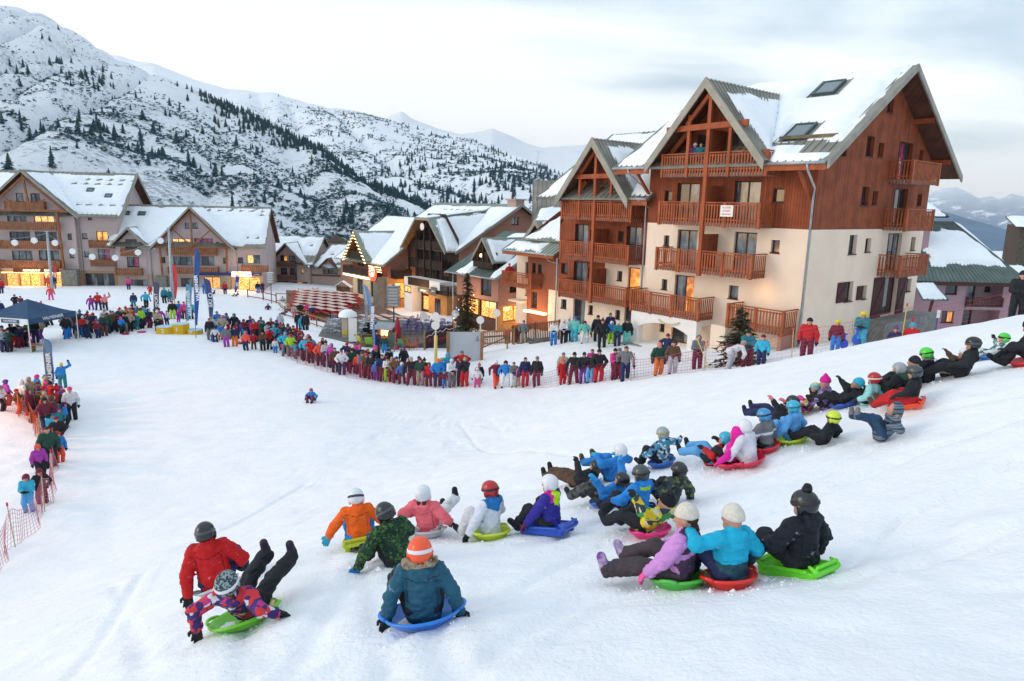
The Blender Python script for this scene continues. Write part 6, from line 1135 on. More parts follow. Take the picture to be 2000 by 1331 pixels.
def sprinkle(proto, quad, nu, nv, z, label, cat, grp, skip=.15, rot=None, tilt=0):
    first = True; a, b_, c_, d_ = [Gd(*p) for p in quad]
    for i in range(nu):
        for j in range(nv):
            if rt.random() < skip: continue
            u, v = (i + .5 + rt.uniform(-.25, .25)) / nu, (j + .5 + rt.uniform(-.25, .25)) / nv; p = (a * (1 - u) + b_ * u) * (1 - v) + (d_ * (1 - u) + c_ * u) * v
            o = proto if first else copy_tree(proto); first = False; o.location = (p[0], p[1], z); o.rotation_euler = (0, 0, rt.uniform(0, 6.28) if rot is None else R_(rot + rt.uniform(-8, 8))); tag(o, label, cat, grp)
sprinkle(chair((.42, .46, .50)), [(628, 58), (710, 55.5), (725, 63), (650, 64.5)], 8, 4, zt2, 'silver metal chair at the left end of the lower terrace', 'chair', 'metal chairs on the lower terrace')
sprinkle(chair((.10, .07, .22), 'dark_chair'), [(775, 58.5), (880, 58), (890, 62.5), (800, 65.5)], 9, 5, zt2, 'dark purple chair among the crowded seats behind the rail', 'chair', 'dark purple chairs on the lower terrace')
def rtable(col):
    t = thing('round_table', 'table', 'table'); m_ = mat('dark_table_top', col, .5, .2, 3); mb = MB(); mb.lathe([(0, .74), (.4, .74), (.4, .71), (0, .71)], 16); mb.build('tabletop', [m_], t, smooth=False); mb = MB(); mb.tube([(0, 0, 0), (0, 0, .72)], .03, 6); mb.lathe([(.25, 0), (.25, .03), (0, .04)], 10); mb.build('table_leg', [METAL], t); return t
sprinkle(rtable((.5, .52, .54)), [(632, 58.5), (715, 56), (725, 62.5), (660, 64)], 4, 2, zt2, 'round grey table among the metal chairs', 'table', 'round tables on the lower terrace', .0); 
def lounge():
    t = thing('rattan_sofa', 'sofa', 'sofa'); m_ = mat('black_rattan', (.02, .025, .03), .8, .3, 8); mb = MB(); mb.box(-.8, .8, -.4, .4, .1, .4); mb.build('seat', [m_], t); mb = MB(); mb.box(-.8, .8, .3, .45, .4, .8); mb.box(-.85, -.72, -.4, .3, .4, .6); mb.box(.72, .85, -.4, .3, .4, .6); mb.build('backrest', [m_], t); return t
sprinkle(lounge(), [(715, 56), (768, 56), (775, 59.5), (725, 61)], 3, 3, zt2, 'low black rattan sofa on the lower terrace', 'sofa', 'black sofas on the lower terrace', 0, 10)
sprinkle(copy_tree(bt), [(700, 68.5), (800, 69), (800, 76), (712, 76)], 5, 3, -2.95, 'bench table in the dim rows right of the red terrace', 'table', 'bench tables right of the red terrace', 0, -50)
# deck chairs, parasol, hut, boards
def deckchair(col):
    t = thing('deck_chair', 'deck chair', 'deck chair'); mb = MB()
    for x in (-.3, .3): mb.beam((x, -.45, .05), (x, .5, .95), .04, .04); mb.beam((x, .35, .0), (x, -.3, .5), .04, .04)
    for y, z_ in ((-.45, .05), (.5, .95), (.35, 0)): mb.beam((-.3, y, z_), (.3, y, z_), .04, .04)
    mb.build('frame', [TIMB], t); n = 6; mb = MB(); pts = [(-.44 + .92 * i / n, .07 + .86 * i / n - .16 * math.sin(PI * i / n)) for i in range(n + 1)]
    for (y0, z0), (y1, z1) in zip(pts[:-1], pts[1:]): mb.add([(-.27, y0, z0), (.27, y0, z0), (.27, y1, z1), (-.27, y1, z1), (-.27, y0, z0 - .012), (.27, y0, z0 - .012), (.27, y1, z1 - .012), (-.27, y1, z1 - .012)], [(0, 1, 2, 3), (7, 6, 5, 4)])
    mb.build('sling', [mat('sling_cloth', col, .7)], t, smooth=True); return t
for px, d, col, lab in ((719, 54, (.30, .60, .08), 'lime green deck chair furthest left by the blue flag'), (741, 52.5, (.34, .66, .10), 'large lime green deck chair beside the wooden hut'), (784, 53, (.20, .52, .25), 'green deck chair right of the closed red parasol'), (798, 54, (.50, .60, .12), 'yellow-green deck chair beside the walking man in black'), (704, 54.5, (.55, .6, .12), 'yellow-green deck chair at the terrace end'),
        (551, 78, (.45, .36, .25), 'beige deck chair in front of the red terrace'), (567, 79, (.5, .4, .28), 'pale deck chair with a person beside the red tables'), (585, 77, (.40, .33, .26), 'pale deck chair nearest the terrace rail')):
    o = deckchair(col); o.location = tuple(Gd(px, d)); o.rotation_euler = (0, 0, R_(rt.uniform(140, 230))); tag(o, lab, 'deck chair', 'deck chairs below the terraces')
for px, d in ((795, 52.5), (806, 52), (812, 53)):
    o = chair((.45, .05, .04), 'red_chair'); o.location = tuple(Gd(px, d)); o.rotation_euler = (0, 0, rt.uniform(0, 6)); tag(o, 'small red chair right of the red parasol', 'chair', 'red chairs by the parasol')
t = thing('closed_parasol', 'closed dark red parasol standing by the green deck chairs', 'parasol', tuple(Gd(776, 53))); mb = MB(); mb.tube([(0, 0, -.2), (0, 0, 2.6)], .03, 6); mb.build('pole', [TIMB], t); mb = MB(); mb.lathe([(.05, .55), (.26, .75), (.30, 1.2), (.24, 1.8), (.10, 2.4), (.02, 2.6)], 12); mb.build('canopy', [mat('parasol_cloth', (.38, .03, .05), .8, .3, 4, bump=.03, bs=8)], t, smooth=True)
t = thing('wooden_kiosk', 'small lit timber kiosk with a grey roof beside the blackboard', 'kiosk', tuple(Gd(752, 53.5)), R_(-12)); mb = MB(); mb.box(-.5, .5, -.35, .35, 0, 1.0); mb.box(-.5, -.42, -.35, .35, 1, 1.75); mb.box(.42, .5, -.35, .35, 1, 1.75); mb.box(-.42, .42, .3, .35, 1, 1.75); mb.build('kiosk_body', [TIMB], t); mb = MB(); mb.slab([(-.8, -.7, 1.7), (.8, -.7, 1.7), (.8, .5, 2.05), (-.8, .5, 2.05)], .06); mb.build('kiosk_roof', [METAL], t); mb = MB(); mb.box(-.4, .4, .1, .28, 1.05, 1.5); mb.build('kiosk_light', [mat('kiosk_glow', (1, .6, .3), .5, emis=(1, .5, .2), es=2.5)], t)
t = thing('blackboard_easel', 'slate menu board on a timber easel leaning beside the kiosk', 'blackboard', tuple(Gd(762, 51.5)), R_(-20)); mb = MB(); mb.beam((-.32, 0, 0), (-.32, .25, 1.5), .06); mb.beam((.32, 0, 0), (.32, .25, 1.5), .06); mb.beam((0, .6, 0), (0, .25, 1.45), .05); mb.beam((-.35, .03, .25), (.35, .03, .25), .06); mb.build('easel', [TIMB], t); mb = MB(); mb.slab([(-.3, .03, .3), (.3, .03, .3), (.3, .22, 1.42), (-.3, .22, 1.42)], .03, 0, (0, 1, 0)); mb.build('slate', [mat('slate_face', (.10, .13, .12), .6, .3, 5)], t)
t = thing('ticket_hut', 'narrow pale hut with a yellow panel at the left end of the terrace', 'hut', tuple(Gd(679, 57.5)), R_(10)); mb = MB(); mb.box(-.5, .5, -.4, .4, 0, 2.0); mb.build('hut_body', [mat('cream_board', (.60, .52, .42), .8)], t); mb = MB(); mb.lathe([(.8, 2.0), (.7, 2.3), (.35, 2.55), (0, 2.6)], 12); mb.build('snow_cap', [SNOWR], t, smooth=True); mb = MB(); mb.box(-.4, .4, -.44, -.41, .5, .9); mb.build('yellow_panel', [mat('yellow_panel', (.8, .6, .02), .6)], t); mb = MB(); mb.beam((-.6, -.1, 0), (-.5, -.1, 2.1), .1); mb.beam((.6, -.1, 0), (.5, -.1, 2.1), .1); mb.build('hut_post', [TIMB], t)
for px, d, lab in ((688, 55, 'upright white poster panel beside the narrow hut'), (617, 92, 'small white menu board behind the red tables')):
    t = thing('poster_panel', lab, 'sign', tuple(Gd(px, d))); mb = MB(); mb.box(-.35, .35, -.03, .03, .2, 2.1); mb.build('panel_face', [WHITE], t); mb = MB(); mb.box(-.4, -.35, -.04, .04, 0, 2.15); mb.box(.35, .4, -.04, .04, 0, 2.15); mb.build('panel_frame', [OLDW], t)
t = thing('information_shrine', 'carved wooden notice shelter with a snow cap behind the red tables', 'notice board', tuple(Gd(671, 93)), R_(-5)); mb = MB(); mb.beam((-.8, 0, -.3), (-.8, 0, 2.6), .2); mb.beam((.8, 0, -.3), (.8, 0, 2.6), .2); mb.box(-.75, .75, -.05, .05, 1.0, 2.5); mb.build('board_frame', [OLDW], t); mb = MB(); mb.slab([(-1.2, -.5, 2.5), (0, -.5, 3.3), (0, .5, 3.3), (-1.2, .5, 2.5)], .1); mb.slab([(1.2, -.5, 2.5), (1.2, .5, 2.5), (0, .5, 3.3), (0, -.5, 3.3)], .1); mb.build('shelter_roof', [SNOWR], t)
# grey board on the snow, trestle, block signs, benches
t = thing('grey_board', 'large pale grey board held by two timber posts on the snow', 'board', tuple(Gd(908, 43.5)), R_(8)); mb = MB(); mb.box(-.95, 1.05, -.04, .04, .1, 2.0); gb = mb.build('board_face', [mat('pale_grey_board', (.48, .52, .56), .7, .1, 1)], t)
for x in (-1.05, 1.1): mb = MB(); mb.box(x - .09, x + .09, -.12, .12, -.3, 2.0); mb.build('board_post', [TIMB], t)
o = link('lettering', text_mesh('HE', .28, BLK, .003), gb); o.location = (.8, -.045, 1.55); o.rotation_euler = (PI / 2, PI / 2, 0)
t = thing('timber_trestle', 'weathered timber trestle beside the boy in the red vest', 'trestle', tuple(Gd(965, 46.5)), R_(20)); mb = MB(); mb.beam((-.9, 0, 1.0), (1.0, 0, 1.05), .1)
for x in (-.9, 1.0): mb.beam((x, 0, 1.0), (x - .15, -.4, -.3), .08); mb.beam((x, 0, 1.0), (x + .15, .4, -.3), .08)
mb.beam((-.9, -.2, .3), (1.0, .2, .9), .06); mb.build('trestle_frame', [OLDW], t)
t = thing('rustic_bench', 'rustic timber bench with thick planks on the snow under the gazebo edge', 'bench', tuple(G(78, 688)[0]), R_(5)); mb = MB(); mb.box(-.55, .55, -.2, .2, .40, .47); mb.build('seat', [TIMB], t)
for x in (-.4, .4): mb = MB(); mb.box(x - .06, x + .06, -.18, .18, -.1, .40); mb.build('leg', [OLDW], t)
t = thing('blue_marker_pole', 'thin dark blue marker pole with a white plate behind the crest', 'pole', tuple(Gd(1834, 30))); mb = MB(); mb.tube([(0, 0, -1), (0, 0, 1.6)], .03, 6); mb.build('pole_shaft', [mat('blue_pole', (.03, .06, .25), .5)], t); mb = MB(); mb.box(-.07, .07, -.04, -.035, 1.3, 1.65); mb.build('pole_plate', [WHITE], t)
t = thing('yellow_marker_pole', 'slanting yellow marker pole with a red tip beside the patio', 'pole', tuple(Gd(1792, 31))); mb = MB(); mb.tube([(0, 0, -.5), (-.12, 0, 1.2)], .03, 6); mb.build('pole_shaft', [mat('yellow_pole', (.75, .55, .1), .5)], t); mb = MB(); mb.tube([(-.12, 0, 1.2), (-.14, 0, 1.45)], .04, 6); mb.build('pole_tip', [RED], t)
# outdoor table on the narrower chalet's terrace, rocks, dug earth
t = thing('snowy_garden_table', 'garden table with snow on top beside the narrower chalet door', 'table', tuple(Gd(1138, 45.5)), R_(-30)); mb = MB(); mb.box(-.7, .7, -.4, .4, .68, .74); mb.build('tabletop', [OLDW], t); mb = MB(); mb.box(-.66, .66, -.36, .36, .74, .86); mb.build('snow_layer', [SNOWR], t)
for x in (-.6, .6):
    for y in (-.3, .3): mb = MB(); mb.box(x - .04, x + .04, y - .04, y + .04, -.2, .68); mb.build('leg', [OLDW], t)
def rock(px, d, sx, sy, sz, lab, seed):
    q = Gd(px, d); me = solid('rock', [el_((0, 0, 0), (sx, sy, sz))], min(sx, sy) / 7, mat('earthy_rock', (.16, .14, .115), .95, .4, 3, bump=.04, bs=6), crease=.35 * sz, cf=1.6, seed=seed); o = link('rock', me, label=lab, cat='rock'); o.location = tuple(q)
rock(1062, 47, 1.1, .6, .25, 'flat brown rock outcrop in the snow behind the white-jacketed women', 1); rock(1030, 48.5, .7, .5, .3, 'snow-dusted rock beside the two standing men', 2); rock(1775, 31.5, 1.2, .5, .3, 'low rubble of stones at the foot of the patio', 3); rock(1740, 30.0, .8, .4, .25, 'smaller rubble heap left of the yellow marker pole', 4)
# floodlight mast to the left, out of the picture, lighting the crowd warmly
t = thing('floodlight_mast', 'floodlight mast beside the left-hand crowd, just outside the picture', 'floodlight', (-31.0, 27.0, float(terr(-31, 27)[0]))); mb = MB(); mb.tube([(0, 0, -.3), (0, 0, 5)], .09, 8); mb.build('mast', [METAL], t, smooth=True); mb = MB(); mb.box(-.2, .05, -.3, .3, 4.8, 5.3); mb.build('lamp_head', [BLK], t)
ld = bpy.data.lights.new('floodlight', 'SPOT'); ld.energy = 2400; ld.color = (1, .42, .16); ld.spot_size = R_(120); ld.spot_blend = .8; ld.shadow_soft_size = .25; lo_ = bpy.data.objects.new('floodlight_lamp', ld); COL.objects.link(lo_); lo_.location = (-30.7, 27.0, terr(-31, 27)[0] + 5.0); lo_.rotation_euler = Vector((1, .12, -.42)).to_track_quat('-Z', 'Y').to_euler()
# warm light spilling out of the lit shops and from the lit porch by the annex
for (b, x, y, z_, e_, s_) in ((c, -3.5, -3.0, -.9, 160, .5), (e, 1.6, 3.0, -1.0, 140, .5), (f, -1.5, -.6, -.4, 130, .5), (f, 3.5, 3.5, -.6, 150, .5), (A, -5, -2.2, -.9, 200, .5), (Bq, 22, -2.2, -1.2, 200, .5), (a3, -24.5, 2.6, 2.1, 120, .25), (m, -7.4, -.5, 3.3, 8, .1), (m, -2.2, -.7, 5.9, 8, .1)):
    p_ = bpy.data.lights.new('shop_lamp', 'POINT'); p_.energy = e_; p_.color = (1, .55, .22); p_.shadow_soft_size = s_; o = bpy.data.objects.new('shop_lamp', p_); COL.objects.link(o); o.location = tuple(b.w(x, y, z_))
mb = a3.mb(); mb.box(-25.6, -23.2, 3.5, 3.9, 1.35, 1.5); mb.build('porch_light_strip', [mat('porch_glow', (1, .7, .4), .5, emis=(1, .6, .28), es=4.0)], a3.o)
# ================================================================== PEOPLE
CC = dict(R=('red', (.55, .02, .025)), K=('black', (.016, .018, .024)), B=('blue', (.02, .22, .62)), T=('teal', (.02, .20, .25)), P=('pink', (.75, .06, .28)), M=('maroon', (.17, .02, .045)), W=('white', (.72, .73, .76)), G=('grey', (.17, .18, .20)), L=('lime green', (.38, .70, .03)),
          O=('orange', (.85, .20, .02)), Y=('yellow', (.70, .60, .05)), U=('purple', (.16, .05, .30)), N=('navy', (.02, .03, .10)), C=('cyan', (.04, .42, .62)), E=('green', (.03, .22, .08)), D=('brown', (.11, .06, .035)), V=('violet', (.40, .05, .38)), A=('mint', (.15, .55, .50)), S=('salmon pink', (.80, .24, .26)), F=('beige', (.42, .34, .26)), Q=('coral red', (.85, .10, .06)), J=('dark green', (.02, .07, .05)), H=('light blue', (.12, .38, .72)), Z=('pale grey', (.45, .47, .52)))
SKIN = mat('skin', (.52, .27, .19), .6, .08, 20, spec=.35); HAIR = {k: mat('hair_' + n_, c_, .7, .4, 30) for k, n_, c_ in (('b', 'brown', (.06, .028, .015)), ('k', 'black', (.015, .012, .011)), ('y', 'fair', (.30, .19, .09)))}
def cloth(k, gloss=.62): n_, c_ = CC[k]; return mat('cloth_' + n_.replace(' ', '_'), c_, .72, .22, 7, bump=.008, bs=22)
def nrm_(v): v = np.array(v, float); return v / (np.linalg.norm(v) + 1e-9)
def ik(a, b, l1, l2, pole):
    a = np.array(a, float); b = np.array(b, float); d = b - a; D = np.linalg.norm(d); mx = (l1 + l2) * .985
    if D > mx: b = a + d / D * mx; d = b - a; D = mx
    D = max(D, abs(l1 - l2) + .02); x = (l1 * l1 - l2 * l2 + D * D) / (2 * D); h = math.sqrt(max(l1 * l1 - x * x, 0)); u = d / (np.linalg.norm(d) + 1e-9); p = np.array(pole, float); p = p - u * (p @ u); return a + u * x + nrm_(p) * h, b
def skel(H, pel, lean=0, side=0, twist=0, hp=0, hy=0, hr=0, hands=((-.25, .05, -.3), (.25, .05, -.3)), feet=((-.1, 0, 0), (.1, 0, 0)), kp=((-.2, 1, .2), (.2, 1, .2)), ep=((-1, -.6, -.3), (1, -.6, -.3)), bend=0):
    """hands are relative to the shoulders, feet relative to the root; units of H"""
    K = dict(H=H); le, si, tw = R_(lean), R_(side), R_(twist); t = nrm_((math.sin(si), -math.sin(le), math.cos(le) * math.cos(si))); f = nrm_(np.array([0, 1, 0.]) - t * t[1]) if abs(t[1]) < .95 else np.array([0, 0, 1.]); s_ = np.cross(f, t)
    c, n = math.cos(tw), math.sin(tw); fs = f * c + s_ * n; ss = s_ * c - f * n; P0 = np.array(pel, float); t2 = nrm_(t + f * bend)
    mid = P0 + t * .14 * H; nb = mid + t2 * .155 * H; K.update(P=P0, mid=mid, nb=nb, t=t2, t0=t, f=fs, s=ss, f0=f, s0=s_)
    hh = .07 * H + .11; hdn = nrm_(t2 * .6 + np.array([0, 0, .55]) + fs * .10); pr, yr = R_(hp), R_(hy)
    up = hdn; fw = nrm_(fs - up * (fs @ up)); rr = np.cross(fw, up); fw2 = fw * math.cos(yr) + rr * math.sin(yr); rr2 = np.cross(fw2, up); fw3 = fw2 * math.cos(pr) - up * math.sin(pr); up3 = np.cross(rr2, fw3); rl = R_(hr); rr3 = rr2 * math.cos(rl) - up3 * math.sin(rl); up4 = np.cross(rr3, fw3)
    K.update(hh=hh, hc=nb + hdn * (.012 * H + hh * .50), hR=np.stack([rr3, fw3, up4], 1)); sw = .108 * H if H > 1.5 else .112 * H
    K['arms'] = []; K['legs'] = []
    for i, sg in enumerate((-1, 1)):
        sh = nb - t2 * .035 * H + ss * sg * sw; tg = sh + (ss * hands[i][0] + fs * hands[i][1] + np.array([0, 0, 1.]) * hands[i][2]) * H if len(hands[i]) == 3 else np.array(hands[i][:3]) * H
        pe = ss * ep[i][0] + fs * ep[i][1] + np.array([0, 0, ep[i][2]]); e, w = ik(sh, tg, .175 * H, .15 * H, pe); K['arms'].append((sh, e, w))
        hp_ = P0 + s_ * sg * .055 * H; ft = np.array(feet[i]) * H; k_, a_ = ik(hp_, ft + np.array([0, 0, .045 * H]), .235 * H, .235 * H, kp[i]); K['legs'].append((hp_, k_, a_))
    return K
def figure(K, h, head='helmet', gl=True, hair=None, fur=False, hood=True, band=True, puff=False, detail=True, pack=False, footup=0.5, long_=0):
    """meshes (name, mesh-builder args) of one clothed figure"""
    H, t, f, s_ = K['H'], K['t'], K['f'], K['s']; R = K['hR']; hc, hh = K['hc'], K['hh']; w = lambda x, y, z_: hc + R @ np.array([x, y, z_]) * hh; out = []; bulk = (.95 + .1 * (1.75 / H)) * K.get('bulk', 1); r = lambda v: v * H * bulk
    B = [el_(hc, (hh * .37, hh * .45, hh * .5), R), rc(w(0, .22, -.28), w(0, .28, -.36), hh * .2), rc(w(0, .42, .02), w(0, .52, -.1), hh * .05, hh * .085), rc(w(-.37, 0, 0), w(-.39, -.02, -.1), hh * .07), rc(w(.37, 0, 0), w(.39, -.02, -.1), hh * .07), rc(w(-.06, .43, -.27), w(.06, .43, -.27), hh * .035), rc(hc - R[:, 2] * hh * .3, K['nb'] - t * .02, hh * .24, hh * .28), rc(K['nb'] - t * .05 * H, K['P'], r(.03), r(.03))]
    for sh, e, wr in K['arms']: B += [rc(sh, e, r(.024), r(.02)), rc(e, wr, r(.02), r(.015)), rc(K['nb'] - t * .04 * H, sh, r(.026), r(.02))]
    for hp_, k_, a_ in K['legs']: B += [rc(K['P'], hp_, r(.03), r(.03)), rc(hp_, k_, r(.036), r(.026)), rc(k_, a_, r(.026), r(.018))]
    def hand(sh, e, wr, sg, kk, glove):
        d = nrm_(wr - e); px_ = nrm_(np.cross(d, f) if abs(d @ f) < .9 else np.cross(d, t)); nx = np.cross(px_, d); hs = H * (.062 if H > 1.5 else .066) * (1.18 if glove else 1); pp = []
        dn = nx if nx[2] < 0 else -nx; lat = np.cross(d, dn); pr_ = [rc(wr - d * hs * .35, wr + d * hs * .1, hs * .42, hs * .40), rc(wr + lat * hs * .16, wr + d * hs * .75 + lat * hs * .22, hs * .30, hs * .24), rc(wr - lat * hs * .16, wr + d * hs * .75 - lat * hs * .22, hs * .30, hs * .24)]
        if detail:
            for q_, l_ in ((-.36, .62), (-.12, .78), (.12, .74), (.35, .55)):
                a = wr + d * hs * .8 + lat * hs * q_; b = a + (d * .8 + dn * .35 + lat * q_ * .3) * hs * l_ * .55; c_ = b + (d * .35 + dn * .8) * hs * l_ * .5; pr_ += [rc(a, b, hs * .135, hs * .125), rc(b, c_, hs * .125, hs * .105)]
            a = wr + d * hs * .25 + lat * hs * sg * -.38; b = a + (d * .55 - lat * sg * .6 + dn * .2) * hs * .45; pr_ += [rc(a, b, hs * .16, hs * .14), rc(b, b + (d * .8 + dn * .2) * hs * .3, hs * .14, hs * .115)]
        else: pr_ += [rc(wr + d * hs * .8, wr + d * hs * 1.25 + dn * hs * .3, hs * .34, hs * .24), rc(wr + d * hs * .2 - lat * sg * hs * .3, wr + d * hs * .7 - lat * sg * hs * .6, hs * .16, hs * .13)]
        return pr_
    if not gl:
        for i, (sh, e, wr) in enumerate(K['arms']): B += hand(sh, e, wr, (-1, 1)[i], 0, False)
    out.append(('body', B, h * 1.1 if detail else h, .012, 0, SKIN, {}))
    # jacket
    J = []; P0, nb, mid, s0, f0, t0 = K['P'], K['nb'], K['mid'], K['s0'], K['f0'], K['t0']; hem = P0 - t0 * (.035 + long_) * H
    for sg in (-1, 1):
        J += [rc(hem + s0 * sg * .046 * H, mid + s_ * sg * .045 * H, r(.072), r(.066)), rc(mid + s_ * sg * .045 * H, nb - t * .06 * H + s_ * sg * .058 * H, r(.066), r(.062)), rc(nb - t * .05 * H + s_ * sg * .02 * H, K['arms'][(sg + 1) // 2][0], r(.05), r(.046))]
    for sh, e, wr in K['arms']: J += [rc(sh, e, r(.052), r(.046)), rc(e, wr - nrm_(wr - e) * .012 * H, r(.046), r(.039))]
    J += [rc(nb - t * .05 * H, nb + t * .03 * H - f * .004 * H, r(.056), r(.047)), rc(hem, nb - t * .06 * H - f * .012 * H, r(.078), r(.074))]
    if hood: J += [rc(nb - f * .05 * H - t * .012 * H - s_ * .035 * H, nb - f * .05 * H - t * .012 * H + s_ * .035 * H, r(.036)), rc(nb - f * .055 * H - t * .03 * H, nb - f * .06 * H - t * .075 * H, r(.036), r(.022))]
    ex = None
    if puff: ex = lambda P, d: d + .010 * np.abs(np.sin(((P - P0) @ t0) * (PI / (.055 * H)))) - .004
    out.append(('jacket', J, h, .022 * H / 1.4, .011 if detail else .006, 'jacket', dict(extra=ex)))
    T = []
    for sg, (hp_, k_, a_) in zip((-1, 1), K['legs']):
        d2 = nrm_(a_ - k_); T += [rc(P0 + t0 * .02 * H, hp_, r(.06), r(.062)), rc(hp_, k_, r(.070), r(.055)), rc(k_, a_ + d2 * .008 * H, r(.055), r(.052))]
    out.append(('trousers', T, h, .018 * H / 1.4, .012 if detail else .006, 'trousers', {}))
    for i, (hp_, k_, a_) in enumerate(K['legs']):
        d = nrm_(a_ - k_); fd = np.array([0, 1., 0]) if d[2] < -.8 else nrm_(np.array([0, 0, 1.]) * footup * 2 + np.array([0, .3, 0]) - d * d[2] * 2 * footup); fd = nrm_(fd - d * (fd @ d) + d * .12); fd = nrm_(fd)
        hl = a_ + d * .028 * H - fd * .018 * H; toe = hl + fd * .115 * H; bt_ = [rc(a_ - d * .05 * H, a_ + d * .01 * H, r(.036), r(.034)), rc(hl, toe, r(.033), r(.028)), rc(a_, hl + fd * .05 * H, r(.033), r(.032))]
        out.append(('boot', bt_, h * (.85 if detail else 1), .015, 0, 'boots', {}))
    if gl:
        for i, (sh, e, wr) in enumerate(K['arms']): out.append(('glove', hand(sh, e, wr, (-1, 1)[i], 0, True), h * .55 if detail else h * .8, .006, 0, 'gloves', {}))
    # headgear
    if head in ('helmet', 'pomhelmet', 'gogglehelmet'):
        HE = [el_(w(0, -.03, .13), (hh * .50, hh * .60, hh * .53), R), rc(w(-.43, .0, -.05), w(-.42, .03, -.28), hh * .14, hh * .11), rc(w(.43, .0, -.05), w(.42, .03, -.28), hh * .14, hh * .11), el_(w(0, -.28, -.12), (hh * .42, hh * .26, hh * .26), R)]
        def cut(P):
            q = (P - hc) @ R / hh; return np.maximum(-(q[:, 2] + .40), np.minimum(q[:, 1] - .18 - .0 * q[:, 2], .10 - q[:, 2])) * hh
        out.append(('helmet', HE, h * .8, .02, 0, 'hat', dict(cut=cut)))
        if band:
            def cut2(P): q = (P - hc) @ R / hh; zc = q[:, 2] - .10 + q[:, 1] * .12; return (np.abs(zc) - .085) * hh
            out.append(('goggle_strap', [el_(w(0, -.03, .12), (hh * .535, hh * .635, hh * .565), R)], h * .7, .01, 0, 'band', dict(cut=cut2)))
    elif head in ('beanie', 'pom'):
        def cutb(P): q = (P - hc) @ R / hh; return -(q[:, 2] - .06 + q[:, 1] * -.18) * hh
        out.append(('woolly_hat', [el_(w(0, -.04, .12), (hh * .46, hh * .52, hh * .52), R), el_(w(0, -.08, .2), (hh * .40, hh * .44, hh * .50), R)], h * .8, .03, .004, 'hat', dict(cut=cutb)))
    if head in ('pom', 'pomhelmet'): out.append(('pompom', [el_(w(0.0, -.14, .74), (hh * .2,) * 3)], h * .6, .01, .012, 'pom', {}))
    if head == 'hood': 
        def cuth(P): q = (P - hc) @ R / hh; return (q[:, 1] - .20) * hh
        out.append(('hood', [el_(w(0, -.06, .06), (hh * .52, hh * .60, hh * .62), R), rc(w(0, -.3, -.3), nb - f * .03 * H, hh * .35, hh * .4)], h, .03, .006, 'jacket', dict(cut=cuth)))
    if head in ('none',) or hair:
        def cutc(P): q = (P - hc) @ R / hh; return np.minimum(q[:, 1] - .12, .22 - q[:, 2]) * hh
        HR = [el_(w(0, -.06, .1), (hh * .42, hh * .48, hh * .47), R)]
        if hair == 'long': HR += [rc(w(-.16, -.3, -.1), w(-.2, -.36, -.75), hh * .2, hh * .13), rc(w(.16, -.3, -.1), w(.2, -.36, -.7), hh * .2, hh * .12)]
        if hair == 'tail': HR += [rc(w(.22, -.36, -.2), w(.34, -.42, -.95), hh * .13, hh * .07)]
        out.append(('hair', HR, h * .8, .02, .01, 'hair', dict(cut=cutc)))
    if fur: 
        a = [w(.62 * math.sin(x), -.40 + .5 * (1 - math.cos(x)) * .55, -.44 + .06 * (1 - math.cos(x))) for x in np.linspace(-2.1, 2.1, 11)]
        out.append(('fur_trim', [rc(p, q, hh * .15) for p, q in zip(a[:-1], a[1:])], h * .7, .01, .020, 'fur', {}))
    if pack: out.append(('backpack', [bxs(nb - t * .13 * H - f * .11 * H, (.085 * H, .05 * H, .11 * H), .03 * H, np.stack([s_, f, t], 1))], h, .01, 0, 'pack', {}))
    return out
FUR = mat('fur_trim', (.42, .33, .23), .95, .5, 25, bump=.02, bs=60)
def emit(K, kw, mats_, h, label, loc, rz, cat='person', group=None, seed=0.0, tilt=None):
    t = thing('person', label, cat, loc, rz, group)
    if tilt is not None: t.rotation_euler = (tilt @ Matrix.Rotation(rz, 3, 'Z')).to_euler()
    for nm, pr, hh_, k_, cz, mk, ex in figure(K, h, **kw):
        m_ = mats_.get(mk) if isinstance(mk, str) else mk
        if m_ is None: m_ = dict(gloves=cloth('K'), boots=cloth('K'), band=mat('goggle_band', (.03, .03, .035), .5), hair=HAIR['b'], fur=FUR, pom=cloth('K'), pack=cloth('K'), hat=cloth('G'))[mk]
        ex = {q: v for q, v in ex.items() if v is not None}
        fn = mats_.get(mk + '_fn') if isinstance(mk, str) else None
        ml = [m_] + (mats_.get(mk + '_x', []) if isinstance(mk, str) else [])
        me = solid(nm, pr, hh_, ml, k_, cz, 13.0 if kw.get('detail', True) else 9, seed=seed, matfn=(lambda C_, fn=fn, K=K: fn(C_, K)) if fn else None, **ex); link(nm, me, t)
    return t
